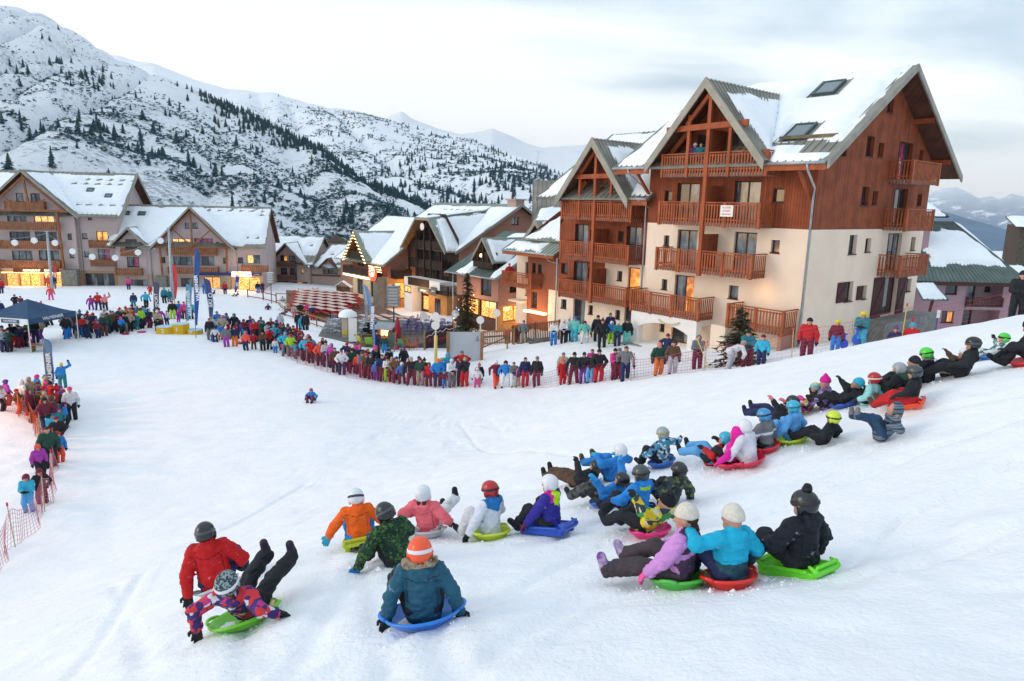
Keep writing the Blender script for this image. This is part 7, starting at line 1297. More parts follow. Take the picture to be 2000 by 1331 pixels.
# ------------------------------------------------------------------ sledges
def disc_sled(name, label, col, q, r, tiltm=None, kind='disc', rz=0.0, group='plastic sledges on the slope'):
    m_ = mat('sledge_plastic', col, .28, .06, 3, spec=.5); t = thing(name, label, 'sledge', tuple(q), rz, group)
    if tiltm is not None: t.rotation_euler = (tiltm @ Matrix.Rotation(rz, 3, 'Z')).to_euler()
    mb = MB(); t.scale = (1, 1, 1) if kind == 'disc' else (r / .3, r / .3, r / .3)
    if kind == 'disc':
        mb.lathe([(0, 0), (r * .55, .004), (r * .8, .03), (r * .95, .085), (r * 1.02, .10), (r * 1.06, .085), (r * 1.03, .07), (r * .95, .065), (r * .78, .01), (r * .5, -.012), (0, -.015)], 40); mb.build('sledge_dish', [m_], t, smooth=True)
        for sg in (-1, 1): mb = MB(); mb.tube([(sg * r * (.98 + .16 * math.sin(u)), r * .30 * math.cos(u), .09 + .02 * math.sin(u)) for u in np.linspace(0, PI, 9)], .017, 6); mb.build('handle', [m_], t, smooth=True)
    else:
        P = [bxs((0, 0, .085), (.20, .38, .022), .02), bxs((-.16, .03, .045), (.04, .36, .05), .02), bxs((.16, .03, .045), (.04, .36, .05), .02), rc((-.19, -.36, .10), (.19, -.36, .10), .03), rc((-.2, -.37, .12), (-.2, -.30, .17), .03, .02), rc((.2, -.37, .12), (.2, -.30, .17), .03, .02), rc((-.17, -.38, .17), (.17, -.38, .17), .022), rc((-.2, .3, .1), (-.2, .36, .15), .03), rc((.2, .3, .1), (.2, .36, .15), .03), bxs((0, .42, .12), (.14, .06, .02), .02), rc((-.21, -.25, .11), (-.21, .2, .11), .024), rc((.21, -.25, .11), (.21, .2, .11), .024)]
        link('sledge_body', solid('sledge_body', P, .013, m_, .02), t)
    return t
def tmat(x, y, amt=.85):
    e_ = .5; zx = (terr(x + e_, y, False)[0] - terr(x - e_, y, False)[0]) / (2 * e_); zy = (terr(x, y + e_, False)[0] - terr(x, y - e_, False)[0]) / (2 * e_); n = Vector((-zx * amt, -zy * amt, 1)).normalized(); return Vector((0, 0, 1)).rotation_difference(n).to_matrix()
def k_dust(m, t, B, src, last):
    n = t.nodes.new; l = t.links.new; a = n('ShaderNodeTexNoise'); a.inputs['Scale'].default_value = 8; a.inputs['Detail'].default_value = 9; a.inputs['Roughness'].default_value = .75; l(src, a.inputs['Vector']); r = n('ShaderNodeMapRange'); l(a.outputs[0], r.inputs[0]); r.inputs[1].default_value = .62; r.inputs[2].default_value = .70; r.inputs[4].default_value = .75
    mx = n('ShaderNodeMix'); mx.data_type = 'RGBA'; l(r.outputs[0], mx.inputs[0]); mx.inputs[7].default_value = (.75, .8, .85, 1)
    if last is not None: l(last.outputs[2], mx.inputs[6])
    else: mx.inputs[6].default_value = B.inputs['Base Color'].default_value
    l(mx.outputs[2], B.inputs['Base Color'])
def P_(name, c_, **k): return mat(name, c_, .72, .16, 5, bump=.008, bs=22, kind=k_dust, **k)
def seams(C_, K):
    a = (C_ - K['P']) @ K['t0']; s_ = (C_ - K['nb']) @ K['s']; H = K['H']; b = (C_ - K['nb']) @ K['f']; inn = np.abs(s_) < .125 * H
    return (((a < -.035 * H) | (np.abs(a - .215 * H - np.abs(s_) * .25) < .0045 * H) | ((np.abs(np.abs(s_) - .095 * H) < .004 * H) & (a < .22 * H))) & inn).astype(int)
def camo(name, cols, sc=16, kind='voronoi'): return mat(name, cols[0], .72, bump=.006, bs=20, kind=k_camo(cols, sc, kind))
# fabric patterns
PLAID = camo('plaid_jacket', [(.05, .025, .14), (.06, .03, .17), (.50, .04, .20), (.04, .02, .12), (.60, .04, .05), (.6, .6, .65)], 17)
SPECK = camo('speckled_green_jacket', [(.01, .035, .02), (.015, .06, .025), (.05, .14, .03), (.008, .02, .015)], 42)
TRI = camo('triangle_jacket', [(.75, .60, .03), (.04, .22, .06), (.03, .05, .06), (.65, .62, .45), (.05, .30, .09), (.6, .45, .02)], 15)
CAMB = camo('blue_camo_jacket', [(.60, .70, .78), (.04, .30, .42), (.02, .03, .06), (.10, .22, .34)], 22); CAMD = camo('dark_camo_jacket', [(.03, .05, .05), (.02, .03, .04), (.14, .17, .05), (.05, .07, .08)], 22); CAMW = camo('white_camo_suit', [(.60, .68, .66), (.20, .33, .33), (.65, .70, .72), (.07, .12, .13)], 16)
STRP = camo('striped_jacket', [(.05, .12, .17), (.34, .37, .42), (.20, .03, .06), (.03, .08, .12), (.10, .24, .30), (.03, .04, .07)], 4.4, 'stripe'); PLAIDP = camo('purple_check_jacket', [(.16, .10, .24), (.20, .13, .28), (.12, .07, .18), (.32, .25, .42)], 22); FLOR = camo('patterned_jacket', [(.7, .7, .72), (.65, .65, .7), (.5, .05, .1), (.05, .1, .3)], 24)
KNIT = camo('knitted_grey', [(.05, .08, .09), (.25, .33, .34), (.03, .05, .06)], 60)
def two(up, lo, lev=.12, ax='t0', inv=False):   # lower part of the jacket in a second material
    return lambda C_, K: (((C_ - K['P']) @ K[ax]) < lev * K['H']).astype(int)
def yoke(C_, K):   # hood and shoulder yoke across the back
    a = (C_ - K['nb']) @ K['t']; b = (C_ - K['nb']) @ K['f']; s_ = np.abs((C_ - K['nb']) @ K['s']); return ((a > -.11 * K['H'] + s_ * .55) & (b < .03) & (s_ < .135 * K['H'])).astype(int)
def hoodonly(C_, K):
    a = (C_ - K['nb']) @ K['t']; b = (C_ - K['nb']) @ K['f']; s_ = np.abs((C_ - K['nb']) @ K['s']); return ((b < -.045 * K['H']) & (a > -.12 * K['H'] + s_ * .5) & (s_ < .06 * K['H'])).astype(int) + ((a > -.07 * K['H']) & ~((b < -.045 * K['H']) & (a > -.12 * K['H'] + s_ * .5) & (s_ < .06 * K['H'])) & (s_ < .1 * K['H'])).astype(int) * 2
def lilac(C_, K):
    a = (C_ - K['P']) @ K['t0']; s_ = (C_ - K['nb']) @ K['s']; fb = (C_ - K['nb']) @ K['f']; arm = (np.abs(s_) > .118 * K['H']) | (fb > .02); band_ = (np.abs(a - .2 * K['H'] - s_ * .4) < .017 * K['H']); return (arm | band_).astype(int)
def band2(C_, K): a = (C_ - K['P']) @ K['t0']; return (np.abs(a - .17 * K['H']) < .016 * K['H']).astype(int)
gl_ = lambda n_, c_: mat(n_, c_, .25, .0, 5, spec=.6)
HLB = gl_('black_helmet_shell', (.012, .016, .02)); HLW = gl_('white_helmet_shell', (.70, .72, .76)); HLO = gl_('orange_helmet_shell', (.85, .09, .02)); HLR = gl_('red_helmet_shell', (.42, .01, .015)); HLC = gl_('cyan_helmet_shell', (.03, .38, .58)); HLY = gl_('lime_helmet_shell', (.55, .72, .03)); HLG = gl_('green_helmet_shell', (.06, .60, .04)); HLD = gl_('dark_grey_helmet_shell', (.05, .065, .075)); HLS = gl_('silver_grey_helmet_shell', (.30, .34, .36)); HLL = gl_('blue_helmet_shell', (.04, .26, .52))
WB = mat('white_goggle_band', (.72, .70, .74), .6)
IVORY = mat('ivory_knit', (.70, .66, .58), .95, .12, 40, bump=.01, bs=70)
def sit(lean=18, kneeh=.18, footx=(.10, .10), footy=(.36, .36), footz=(.02, .02), hands=None, **k):
    return dict(pel=(0, 0, .085), lean=lean, feet=((-footx[0], footy[0], footz[0]), (footx[1], footy[1], footz[1])), kp=((-.25, .2, 1), (.25, .2, 1)), hands=hands or ((-.12, .02, -.30), (.12, .02, -.30)), **k)
# (px, py) of the seat, H, heading, pose, figure options, materials, label, sledge
SL = [
 (428, 1168, 1.50, -12, sit(6, hands=((-.10, -.02, -.33), (.05, .16, -.22))), dict(head='helmet'), dict(jacket=P_('red_ski_jacket', (.52, .008, .012)), trousers=cloth('N'), hat=HLB, band=HLD), 'child in red ski jacket and glossy black helmet, seen from behind at the lower left', ('disc', (.45, .50, .55), .27)),
 (488, 1212, 1.36, 2, dict(pel=(0, 0, .075), lean=46, feet=((.0, .42, .27), (.22, .42, .25)), kp=((-.2, -.5, 1), (.3, -.5, 1)), hands=((-.17, -.06, -.16), (.19, -.02, -.14)), hp=-6), dict(head='helmet', hair='tail', footup=.6), dict(jacket=PLAID, trousers=cloth('K'), hat=KNIT, band=WB, hair=HAIR['b'], boots=mat('dark_boots', (.03, .02, .04), .6)), 'child in purple plaid jacket lying back with black-trousered legs raised behind the red jacket', ('disc', (.16, .58, .02), .36)),
 (703, 1066, 1.46, -14, sit(-4, hands=((-.20, .05, -.26), (.17, .10, -.24)), hp=8, hy=0), dict(head='helmet'), dict(jacket=P_('orange_ski_jacket', (.88, .13, .01)), trousers=cloth('B'), hat=HLW, gloves=cloth('C'), band=mat('dark_band', (.08, .05, .08), .6)), 'child in bright orange jacket and white helmet leaning forward on a yellow-green sledge', ('tob', (.42, .52, .02), .3)),
 (779, 1102, 1.50, -40, sit(-8, side=-12, footx=(.16, .04), footy=(.26, .34), hands=((-.20, .10, -.30), (.10, .2, -.2)), hr=-14, hp=8), dict(head='helmet'), dict(jacket=SPECK, trousers=cloth('K'), hat=HLB, gloves=cloth('B'), band=HLD), 'child in speckled dark green jacket and matt black helmet with one knee up', None),
 (838, 1044, 1.42, 20, dict(pel=(0, 0, .09), lean=20, feet=((-.05, .42, .1), (.12, .46, .24)), kp=((0, 0, 1), (.2, 0, 1)), hands=((-.1, .15, -.2), (.1, .15, -.25))), dict(head='helmet', hair='long', band=False), dict(jacket=P_('coral_ski_jacket', (.85, .16, .20)), trousers=cloth('W'), hat=HLW), 'child in coral pink jacket with long brown hair and white helmet behind the green jacket', ('disc', (.6, .6, .62), .25)),
 (828, 1214, 1.40, -8, sit(4, footx=(.2, .1), footy=(.26, .36), footz=(.09, .04), hands=((-.125, -.01, -.295), (.125, -.01, -.295))), dict(head='helmet', fur=True), dict(jacket=P_('steel_blue_parka', (.020, .10, .165)), trousers=cloth('K'), hat=HLO, band=WB), 'child in steel blue parka with fur hood and orange helmet, nearest on a blue disc', ('disc', (.02, .20, .68), .36)),
 (958, 1046, 1.48, -62, sit(2, kneeh=.25, footy=(.26, .22), footx=(.12, .12), hands=((-.12, .1, -.28), (.1, .16, -.24))), dict(head='helmet', hair='tail'), dict(jacket=P_('white_ski_jacket', (.72, .76, .84)), jacket_x=[P_('blue_yoke', (.02, .20, .52))], jacket_fn=yoke, trousers=cloth('W'), hat=HLR, hair=HAIR['b']), 'child in white jacket with a blue back yoke and red helmet, knees drawn up', ('disc', (.60, .72, .05), .30)),
 (1072, 1040, 1.42, -68, sit(0, footy=(.30, .26), hands=((-.06, .2, -.28), (.1, .18, -.25))), dict(head='helmet', hair='tail', band=False), dict(jacket=P_('indigo_ski_jacket', (.035, .03, .30)), jacket_x=[P_('lime_hood', (.50, .80, .02)), P_('magenta_yoke', (.80, .02, .36))], jacket_fn=hoodonly, trousers=cloth('K'), hat=HLW, gloves=cloth('M')), 'child in indigo jacket with magenta yoke and lime hood on a blue sledge', ('tob', (.015, .08, .50), .3)),
 (1128, 952, 1.45, -80, dict(pel=(0, 0, .09), lean=62, feet=((-.06, .46, .06), (.10, .46, .09)), kp=((0, 0, 1), (0, 0, 1)), hands=((-.1, .2, .02), (.15, .12, .05))), dict(head='helmet', band=False), dict(jacket=cloth('K'), trousers=cloth('D'), hat=HLB), 'child lying flat with brown-black trousers and boots pointing left, furthest left of the pile', None),
 (1196, 940, 1.45, -62, dict(pel=(0, 0, .10), lean=30, feet=((-.1, .40, .17), (.08, .36, .20)), kp=((0, -.2, 1), (0, -.2, 1)), hands=((-.1, .24, -.06), (.1, .2, -.12))), dict(head='helmet', band=False), dict(jacket=cloth('B'), trousers=cloth('B'), hat=HLW, gloves=cloth('C'), boots=cloth('D')), 'child in all-blue ski suit and white helmet at the back of the pile', None),
 (1178, 985, 1.4, -74, dict(pel=(0, 0, .09), lean=55, feet=((-.1, .40, .05), (.1, .36, .02)), kp=((-.2, 0, 1), (.2, 0, 1)), hands=((-.2, .2, .0), (.2, .22, .05))), dict(head='helmet', band=False), dict(jacket=cloth('B'), trousers=camo('grey_camo_trousers', [(.05, .05, .05), (.02, .02, .025), (.10, .10, .10)], 18), hat=HLB, gloves=mat('sky_blue_mitten', (.03, .30, .62), .8)), 'child in blue jacket and dark camouflage trousers reclining in the middle of the pile', ('disc', (.02, .12, .5), .3)),
 (1248, 1012, 1.50, -60, sit(8, footy=(.34, .28), footx=(.14, .06), hands=((-.1, .2, -.18), (.1, .2, -.2)), hy=-8), dict(head='helmet'), dict(jacket=P_('azure_ski_jacket', (.02, .24, .70)), jacket_x=[cloth('L'), cloth('K')], jacket_fn=lambda C_, K: ((np.abs((C_ - K['nb']) @ K['t'] + .03) < .022) & (np.abs((C_ - K['nb']) @ K['s']) < .1)).astype(int), trousers=cloth('K'), hat=HLD), 'child in azure jacket with a lime collar and dark helmet, centre of the pile', ('disc', (.03, .10, .4), .32)),
 (1306, 990, 1.42, -48, dict(pel=(0, 0, .09), lean=24, feet=((-.1, .36, .05), (.1, .36, .05)), kp=((-.2, 0, 1), (.2, 0, 1)), hands=((-.12, .18, -.22), (.16, .05, -.28)), side=8), dict(head='helmet'), dict(jacket=CAMD, trousers=cloth('K'), hat=HLB), 'child in dark camouflage jacket and black helmet at the right side of the pile', None),
 (1262, 1044, 1.38, -66, dict(pel=(0, 0, .09), lean=48, feet=((-.12, .42, .05), (.06, .36, .02)), kp=((-.2, 0, 1), (.2, 0, 1)), hands=((-.14, .22, .03), (.15, .1, -.14))), dict(head='pom'), dict(jacket=TRI, trousers=cloth('K'), hat=mat('black_fleece_hat', (.012, .014, .018), .95, .2, 40)), 'child in yellow and green triangle-print jacket lying back on a pink disc', ('disc', (.80, .02, .20), .30)),
 (1326, 1142, 1.50, -84, sit(10, footy=(.47, .42), footx=(.14, .10), footz=(.03, .06), hands=((-.05, .22, -.29), (.08, .2, -.2)), hy=-12, hp=6), dict(head='beanie', hair='long'), dict(jacket=P_('plum_ski_jacket', (.075, .04, .085)), jacket_x=[P_('lilac_panel', (.62, .28, .66))], jacket_fn=lilac, trousers=P_('plum_trousers', (.06, .045, .055)), hat=IVORY, gloves=mat('pink_glove', (.80, .13, .34), .8), boots=mat('violet_snow_boot', (.18, .04, .30), .5, .3, 14, col2=(.5, .45, .55)), hair=HAIR['b']), 'child in plum and lilac jacket and ivory hat with purple boots stretched to the left', ('disc', (.08, .50, .06), .31)),
 (1425, 1142, 1.46, -78, sit(6, footy=(.30, .34), hands=((-.12, .17, .0), (.12, .10, -.26)), hy=-10), dict(head='beanie'), dict(jacket=P_('cyan_ski_jacket', (.01, .42, .66)), jacket_x=[P_('petrol_lower_panel', (.02, .085, .12))], jacket_fn=two(0, 1, .095), trousers=cloth('N'), hat=IVORY), 'child in cyan jacket with dark lower half and ivory hat on a red disc', ('disc', (.75, .03, .02), .29)),
 (1560, 1116, 1.60, -72, sit(6, footy=(.32, .28), footx=(.10, .14), hands=((-.02, .20, -.16), (.13, .06, -.28)), hy=-8), dict(head='pomhelmet', puff=True), dict(jacket=P_('black_puffer', (.010, .014, .024)), trousers=cloth('K'), hat=HLB, pom=cloth('K'), gloves=cloth('G')), 'person in black puffer jacket and bobble-topped black helmet on a bright green sledge', ('tob', (.15, .72, .02), .3)),
 (1294, 912, 1.42, -58, sit(8, footy=(.28, .26), footx=(.15, .12), hands=((-.1, .2, -.2), (.30, .02, -.06))), dict(head='helmet'), dict(jacket=CAMB, trousers=cloth('K'), hat=HLS, band=mat('ochre_band', (.3, .3, .05), .6)), 'child in blue and white camouflage jacket with grey helmet, knees up', ('disc', (.03, .14, .5), .28)),
 (1392, 906, 1.40, -70, dict(pel=(0, 0, .09), lean=40, feet=((-.1, .42, .12), (.1, .40, .16)), kp=((-.2, -.2, 1), (.2, -.2, 1)), hands=((-.15, .2, -.1), (.1, .2, -.1))), dict(head='helmet', band=False), dict(jacket=cloth('R'), trousers=cloth('H'), hat=HLC), 'child in red jacket and light blue trousers with feet in the air, light blue helmet', None),
 (1432, 910, 1.36, -60, sit(18, hands=((-.12, .14, -.25), (.12, .14, -.25)), side=-8), dict(head='hood', gl=True), dict(jacket=P_('magenta_ski_jacket', (.80, .015, .36)), trousers=cloth('K'), gloves=cloth('P')), 'child in hooded magenta jacket squeezed beside the white-jacketed child', ('disc', (.78, .03, .08), .34)),
 (1463, 908, 1.48, -56, sit(-4, hands=((-.12, .14, -.26), (.10, .1, -.30)), hp=10), dict(head='helmet', band=False), dict(jacket=P_('white_quilted_jacket', (.70, .71, .80)), trousers=cloth('W'), hat=HLW), 'child in all-white jacket and white helmet on a red disc', ('disc', (.70, .02, .07), .30)),
 (1497, 884, 1.44, -54, sit(0, hands=((-.12, .14, -.26), (.12, .06, -.29))), dict(head='helmet'), dict(jacket=cloth('G'), jacket_x=[cloth('W')], jacket_fn=band2, trousers=cloth('K'), hat=HLL), 'child in grey jacket with one white back stripe and blue helmet', ('disc', (.75, .02, .04), .26)),
 (1549, 860, 1.45, -58, sit(6, footy=(.28, .30), hands=((-.12, .14, -.24), (.12, .05, -.28))), dict(head='helmet'), dict(jacket=P_('sky_blue_jacket', (.12, .38, .78)), trousers=cloth('H'), hat=HLC, band=mat('teal_band', (.02, .15, .22), .5)), 'child in sky blue jacket and cyan helmet with knees up on a lime disc', ('disc', (.55, .70, .03), .32)),
 (1518, 826, 1.42, -70, dict(pel=(0, 0, .09), lean=50, feet=((-.1, .44, .12), (.1, .42, .16)), kp=((-.2, -.2, 1), (.2, -.2, 1)), hands=((-.15, .22, .02), (.1, .2, -.1))), dict(head='helmet'), dict(jacket=cloth('K'), trousers=cloth('N'), hat=HLB, gloves=cloth('S')), 'child in black jacket with salmon gloves lying behind the sky blue jacket', None),
 (1608, 862, 1.36, -64, dict(pel=(0, 0, .085), lean=30, feet=((-.1, .42, .04), (.1, .42, .04)), kp=((-.2, 0, 1), (.2, 0, 1)), hands=((-.14, .18, -.2), (.14, .05, -.28))), dict(head='helmet'), dict(jacket=cloth('K'), trousers=cloth('K'), hat=HLY), 'child in black jacket with bright yellow-green helmet sliding in a puff of snow', None),
 (1722, 862, 1.45, -84, dict(pel=(0, 0, .11), lean=44, feet=((-.05, .30, .34), (.10, .33, .31)), kp=((-.1, .2, 1), (.1, .2, 1)), hands=((-.1, .16, -.12), (.16, .04, -.22)), bend=.35, hp=-8), dict(head='hood', fur=True, footup=.9), dict(jacket=STRP, trousers=P_('navy_ski_trousers', (.02, .06, .13)), boots=cloth('G')), 'child in striped hooded jacket rolled onto the back with navy legs folded up', None),
 (1577, 806, 1.35, -66, sit(28, hands=((-.12, .2, -.18), (.12, .1, -.2))), dict(head='beanie'), dict(jacket=camo('orange_white_check_jacket', [(.75, .42, .05), (.65, .66, .7), (.10, .12, .18), (.75, .15, .04)], 18), trousers=cloth('P'), hat=mat('blue_yellow_hat', (.03, .30, .55), .8, col2=(.75, .65, .05), vs=6)), 'child in orange and white checked jacket with a blue and yellow hat', None),
 (1612, 803, 1.42, -66, sit(4, footy=(.30, .30), hands=((-.1, .2, -.24), (.1, .12, -.27))), dict(head='pom'), dict(jacket=PLAIDP, trousers=cloth('K'), hat=mat('magenta_knit', (.62, .02, .28), .9, .1, 30), pom=mat('magenta_pom', (.62, .02, .28), .9)), 'child in purple checked jacket with magenta bobble hat', None),
 (1642, 800, 1.45, -76, dict(pel=(0, 0, .09), lean=52, feet=((-.12, .42, .08), (.1, .44, .14)), kp=((-.2, -.1, 1), (.2, -.1, 1)), hands=((-.15, .2, .08), (.1, .2, -.1))), dict(head='beanie'), dict(jacket=cloth('K'), trousers=cloth('K'), hat=cloth('C')), 'child in black suit lying back with an arm raised and a cyan hat', ('disc', (.03, .1, .45), .28)),
 (1693, 796, 1.40, -60, sit(24, hands=((-.14, .14, -.22), (.12, .05, -.27))), dict(head='helmet'), dict(jacket=P_('mint_jacket', (.30, .66, .66)), trousers=cloth('K'), hat=HLR, band=WB), 'child in mint jacket with red and white helmet', None),
 (1742, 780, 1.45, -68, sit(22, footy=(.36, .34), hands=((-.12, .22, -.12), (.12, .12, -.22))), dict(head='helmet', band=False), dict(jacket=cloth('K'), trousers=cloth('J'), hat=HLS, gloves=cloth('B')), 'child in black jacket with plain grey helmet and blue gloves', None),
 (1775, 800, 1.52, -74, sit(12, footy=(.42, .40), footx=(.12, .16), hands=((-.12, .2, -.2), (.12, .1, -.26))), dict(head='helmet'), dict(jacket=cloth('K'), jacket_x=[cloth('R')], jacket_fn=two(0, 1, .06), trousers=cloth('R'), hat=HLD, boots=cloth('D')), 'child in black and red suit with dark grey helmet on an orange-red sledge', ('tob', (.85, .08, .02), .22)),
 (1765, 770, 1.42, -66, dict(pel=(0, 0, .09), lean=30, feet=((-.12, .40, .04), (.1, .40, .06)), kp=((-.2, -.1, 1), (.2, -.1, 1)), hands=((-.15, .2, -.1), (.1, .2, -.1))), dict(head='beanie', hood=True), dict(jacket=cloth('J'), trousers=cloth('K'), hat=cloth('K')), 'child in dark green jacket with black hat behind the grey helmets', ('disc', (.7, .03, .04), .28)),
 (1812, 752, 1.42, -52, sit(0, footy=(.26, .24), hands=((-.1, .2, -.22), (.12, .14, -.22))), dict(head='helmet', fur=True), dict(jacket=cloth('K'), trousers=cloth('K'), hat=HLG, fur=mat('grey_fur', (.22, .21, .2), .95, .4, 25, bump=.02, bs=60)), 'child in black jacket with grey fur collar and bright green helmet', None),
 (1850, 738, 1.40, -74, dict(pel=(0, 0, .09), lean=50, feet=((-.12, .40, .04), (.1, .40, .06)), kp=((-.2, -.1, 1), (.2, -.1, 1)), hands=((-.1, .25, .0), (.1, .2, -.1))), dict(head='helmet', band=False), dict(jacket=cloth('D'), trousers=cloth('W'), hat=HLW, gloves=cloth('D')), 'child in brown jacket and white helmet lying in front of the large black-clad rider', None),
 (1878, 741, 1.68, -78, sit(24, footy=(.44, .42), hands=((-.12, .2, -.2), (.14, .08, -.26)), hy=-6), dict(head='helmet'), dict(jacket=cloth('K'), trousers=cloth('K'), hat=HLB, band=HLD), 'large rider all in black with a black helmet', None),
 (1936, 702, 1.36, -92, dict(pel=(0, 0, .09), lean=56, feet=((-.08, .46, .02), (.1, .44, .05)), kp=((0, 0, 1), (0, 0, 1)), hands=((-.1, .1, -.15), (.2, -.02, .12)), bend=.3), dict(head='helmet'), dict(jacket=CAMW, trousers=CAMW, hat=HLG, band=cloth('K')), 'child in white camouflage suit and green helmet lying on a blue disc', ('disc', (.03, .18, .5), .34)),
 (2016, 716, 1.66, -84, sit(-4, footy=(.30, .36), footx=(.1, .12), hands=((-.05, .24, -.12), (.08, .2, -.2)), hy=-4, hp=10), dict(head='beanie'), dict(jacket=cloth('K'), trousers=cloth('K'), hat=cloth('K')), 'person in black bending forward on a red disc at the right edge', ('disc', (.75, .02, .04), .40)),
]
SC = {0: 1.07, 1: .95, 2: .86, 5: .89, 6: .86, 7: .88, 14: .86, 15: .84, 16: .82, 36: .62, 37: .74, 35: .70}; HD = {14: -58, 15: -24, 16: -34, 25: -80, 36: -80}
for i, (px, py, H, hd, pose, fk, mts, lab, sled) in enumerate(SL):
    q, d = G(px, py); Tm = tmat(q[0], q[1], .4); Ts = tmat(q[0], q[1], .95); sc_ = SC.get(i, .69 if i > 23 else .77 if i > 16 else .81 if i > 7 else .9); H *= sc_; hd = HD.get(i, hd * (.70 if i > 7 else .85)); rz = -R_(hd); sled = sled and (sled[0], sled[1], sled[2] * (.80 if i > 7 else .86)); K = skel(H, **{**pose, 'pel': tuple(np.array(pose['pel']) * H + (0, 0, .03 if sled else -.01) + ((0, -.03, .02) if sled and sled[0] == 'tob' else (0, 0, 0)))})
    K['bulk'] = 1.05 if i < 8 else 1.10
    if i < 18 and 'jacket_fn' not in mts and fk.get('head') != 'hood': bc = mts['jacket'].node_tree.nodes['Principled BSDF'].inputs['Base Color'].default_value; mts = dict(mts, jacket_fn=seams, jacket_x=[mat('jacket_seam', tuple(v * .42 for v in bc[:3]), .8)])
    hres = .0125 if d < 7.5 else .016 if d < 9.6 else .02
    emit(K, fk, mts, hres, lab, tuple(q), rz, seed=i * 3.1, tilt=Tm, group=None)
    if sled:
        sname = {'disc': 'disc_sledge', 'tob': 'plastic_sledge'}[sled[0]]; cn = lab.split(',')[0]
        r_, g_, b_ = sled[1]; cname = min(CC.values(), key=lambda v: sum((a - b) ** 2 for a, b in zip(v[1], sled[1])))[0]
        disc_sled(sname, (cname + ' plastic ' + ('disc' if sled[0] == 'disc' else 'sledge') + ' under the ' + ' '.join(lab.split()[:9])).replace(',', ''), sled[1], q + (0, 0, .008) - np.array([math.sin(R_(hd)), math.cos(R_(hd)), 0]) * (.06 * H if pose.get('lean', 0) > 38 else 0), sled[2], Ts, sled[0], rz)
CR = []; rcr = np.random.default_rng(8)
for (px, py, *_x) in SL:
    c0 = G(px, py)[0]; n_ = 90 if py > 900 else 40; e_ = rcr.normal(size=(n_, 2)) * (.30, .22) + c0[:2]; sz = rcr.uniform(.004, .016, n_) * (1 + 1.2 * (rcr.random(n_) < .1)); zz = terr(e_[:, 0], e_[:, 1]); CR.append(np.c_[e_, zz, sz])
CR = np.concatenate(CR); O6 = np.array([(1, 0, 0), (-1, 0, 0), (0, 1, 0), (0, -1, 0), (0, 0, 1), (0, 0, -1)], float); F8 = np.array([(0, 2, 4), (2, 1, 4), (1, 3, 4), (3, 0, 4), (2, 0, 5), (1, 2, 5), (3, 1, 5), (0, 3, 5)])
link('snow_crumbs', mesh('snow_crumbs', (CR[:, None, :3] + O6[None] * rcr.uniform(.6, 1.3, (len(CR), 6, 1)) * CR[:, None, 3:4]).reshape(-1, 3), (F8[None] + 6 * np.arange(len(CR))[:, None, None]).reshape(-1, 3), SNOWR, smooth=False), kind='stuff', label='loose crumbs of snow thrown up around the sledges', cat='snow')
# ------------------------------------------------------------------ the solitary child far down the run
q, d = G(610, 785); K = skel(1.2, (0, 0, .16), lean=-12, feet=((-.1, .25, .0), (.1, .25, .0)), kp=((-.3, 0, 1), (.3, 0, 1)), hands=((-.12, .1, -.2), (.12, .1, -.2)))
emit(K, dict(head='helmet', band=False, detail=False), dict(jacket=cloth('B'), trousers=cloth('M'), hat=gl_('purple_helmet_shell', (.30, .03, .25))), .03, 'lone child in blue jacket and purple helmet far down the empty slope', tuple(q), R_(170))
# ------------------------------------------------------------------ spectators: shared shapes, own colours
POSES = {
 's': dict(hands=((-.06, .03, -.31), (.06, .03, -.31)), feet=((-.07, 0, 0), (.07, .02, 0))),
 'p': dict(hands=((-.03, .09, -.24), (.03, .09, -.24)), feet=((-.08, 0, 0), (.08, 0, 0))),
 'f': dict(hands=((.10, .15, -.17), (-.10, .15, -.17)), feet=((-.07, 0, 0), (.07, .03, 0))),
 'c': dict(hands=((.09, .17, .05), (-.09, .17, .05)), feet=((-.07, 0, 0), (.08, 0, 0)), ep=((-1, -.1, -.8), (1, -.1, -.8))),
 'r': dict(hands=((-.12, .06, .22), (.06, .04, -.30)), feet=((-.07, 0, 0), (.09, 0, 0)), ep=((-1, 0, 0), (1, -.6, -.3))),
 'w': dict(hands=((-.10, .14, -.26), (.10, -.12, -.27)), feet=((-.06, -.13, .03), (.06, .17, 0)), lean=-6),
 'a': dict(hands=((-.12, .02, -.29), (.12, .02, -.29)), feet=((-.11, 0, 0), (.11, 0, 0))),
 'h': dict(hands=((-.05, .02, -.18), (.05, .02, -.18)), feet=((-.1, 0, 0), (.1, 0, 0)), ep=((-1, -.6, -.2), (1, -.6, -.2))),
}
_cache = {}
def proto(pose, kid, head, hair=None, fine=False):
    key = (pose, kid, head, hair, fine)
    if key not in _cache:
        H = 1.3 if kid else 1.72; K = skel(H, (0, 0, .475 * H), **{'kp': ((-.1, 1, .1), (.1, 1, .1)), **POSES[pose]}); L_ = []
        for nm, pr, hh_, k_, cz, mk, ex in figure(K, .03 if not fine else .022, head=head, gl=True, hair=hair, band=False, detail=False, hood=head != 'hood'):
            ex = {a: b for a, b in ex.items() if b is not None}; L_.append((nm, solid(nm, pr, hh_ * (1.0 if nm in ('jacket', 'trousers') else .9), SKIN, k_, .007 if cz else 0, 8, **ex), mk))
        _cache[key] = L_
    return _cache[key]
PEOPLE = []   # (px, label base, object)
HN = {'helmet': 'helmet', 'beanie': 'hat', 'pom': 'bobble hat', 'hood': 'hood', 'none': 'hair'}
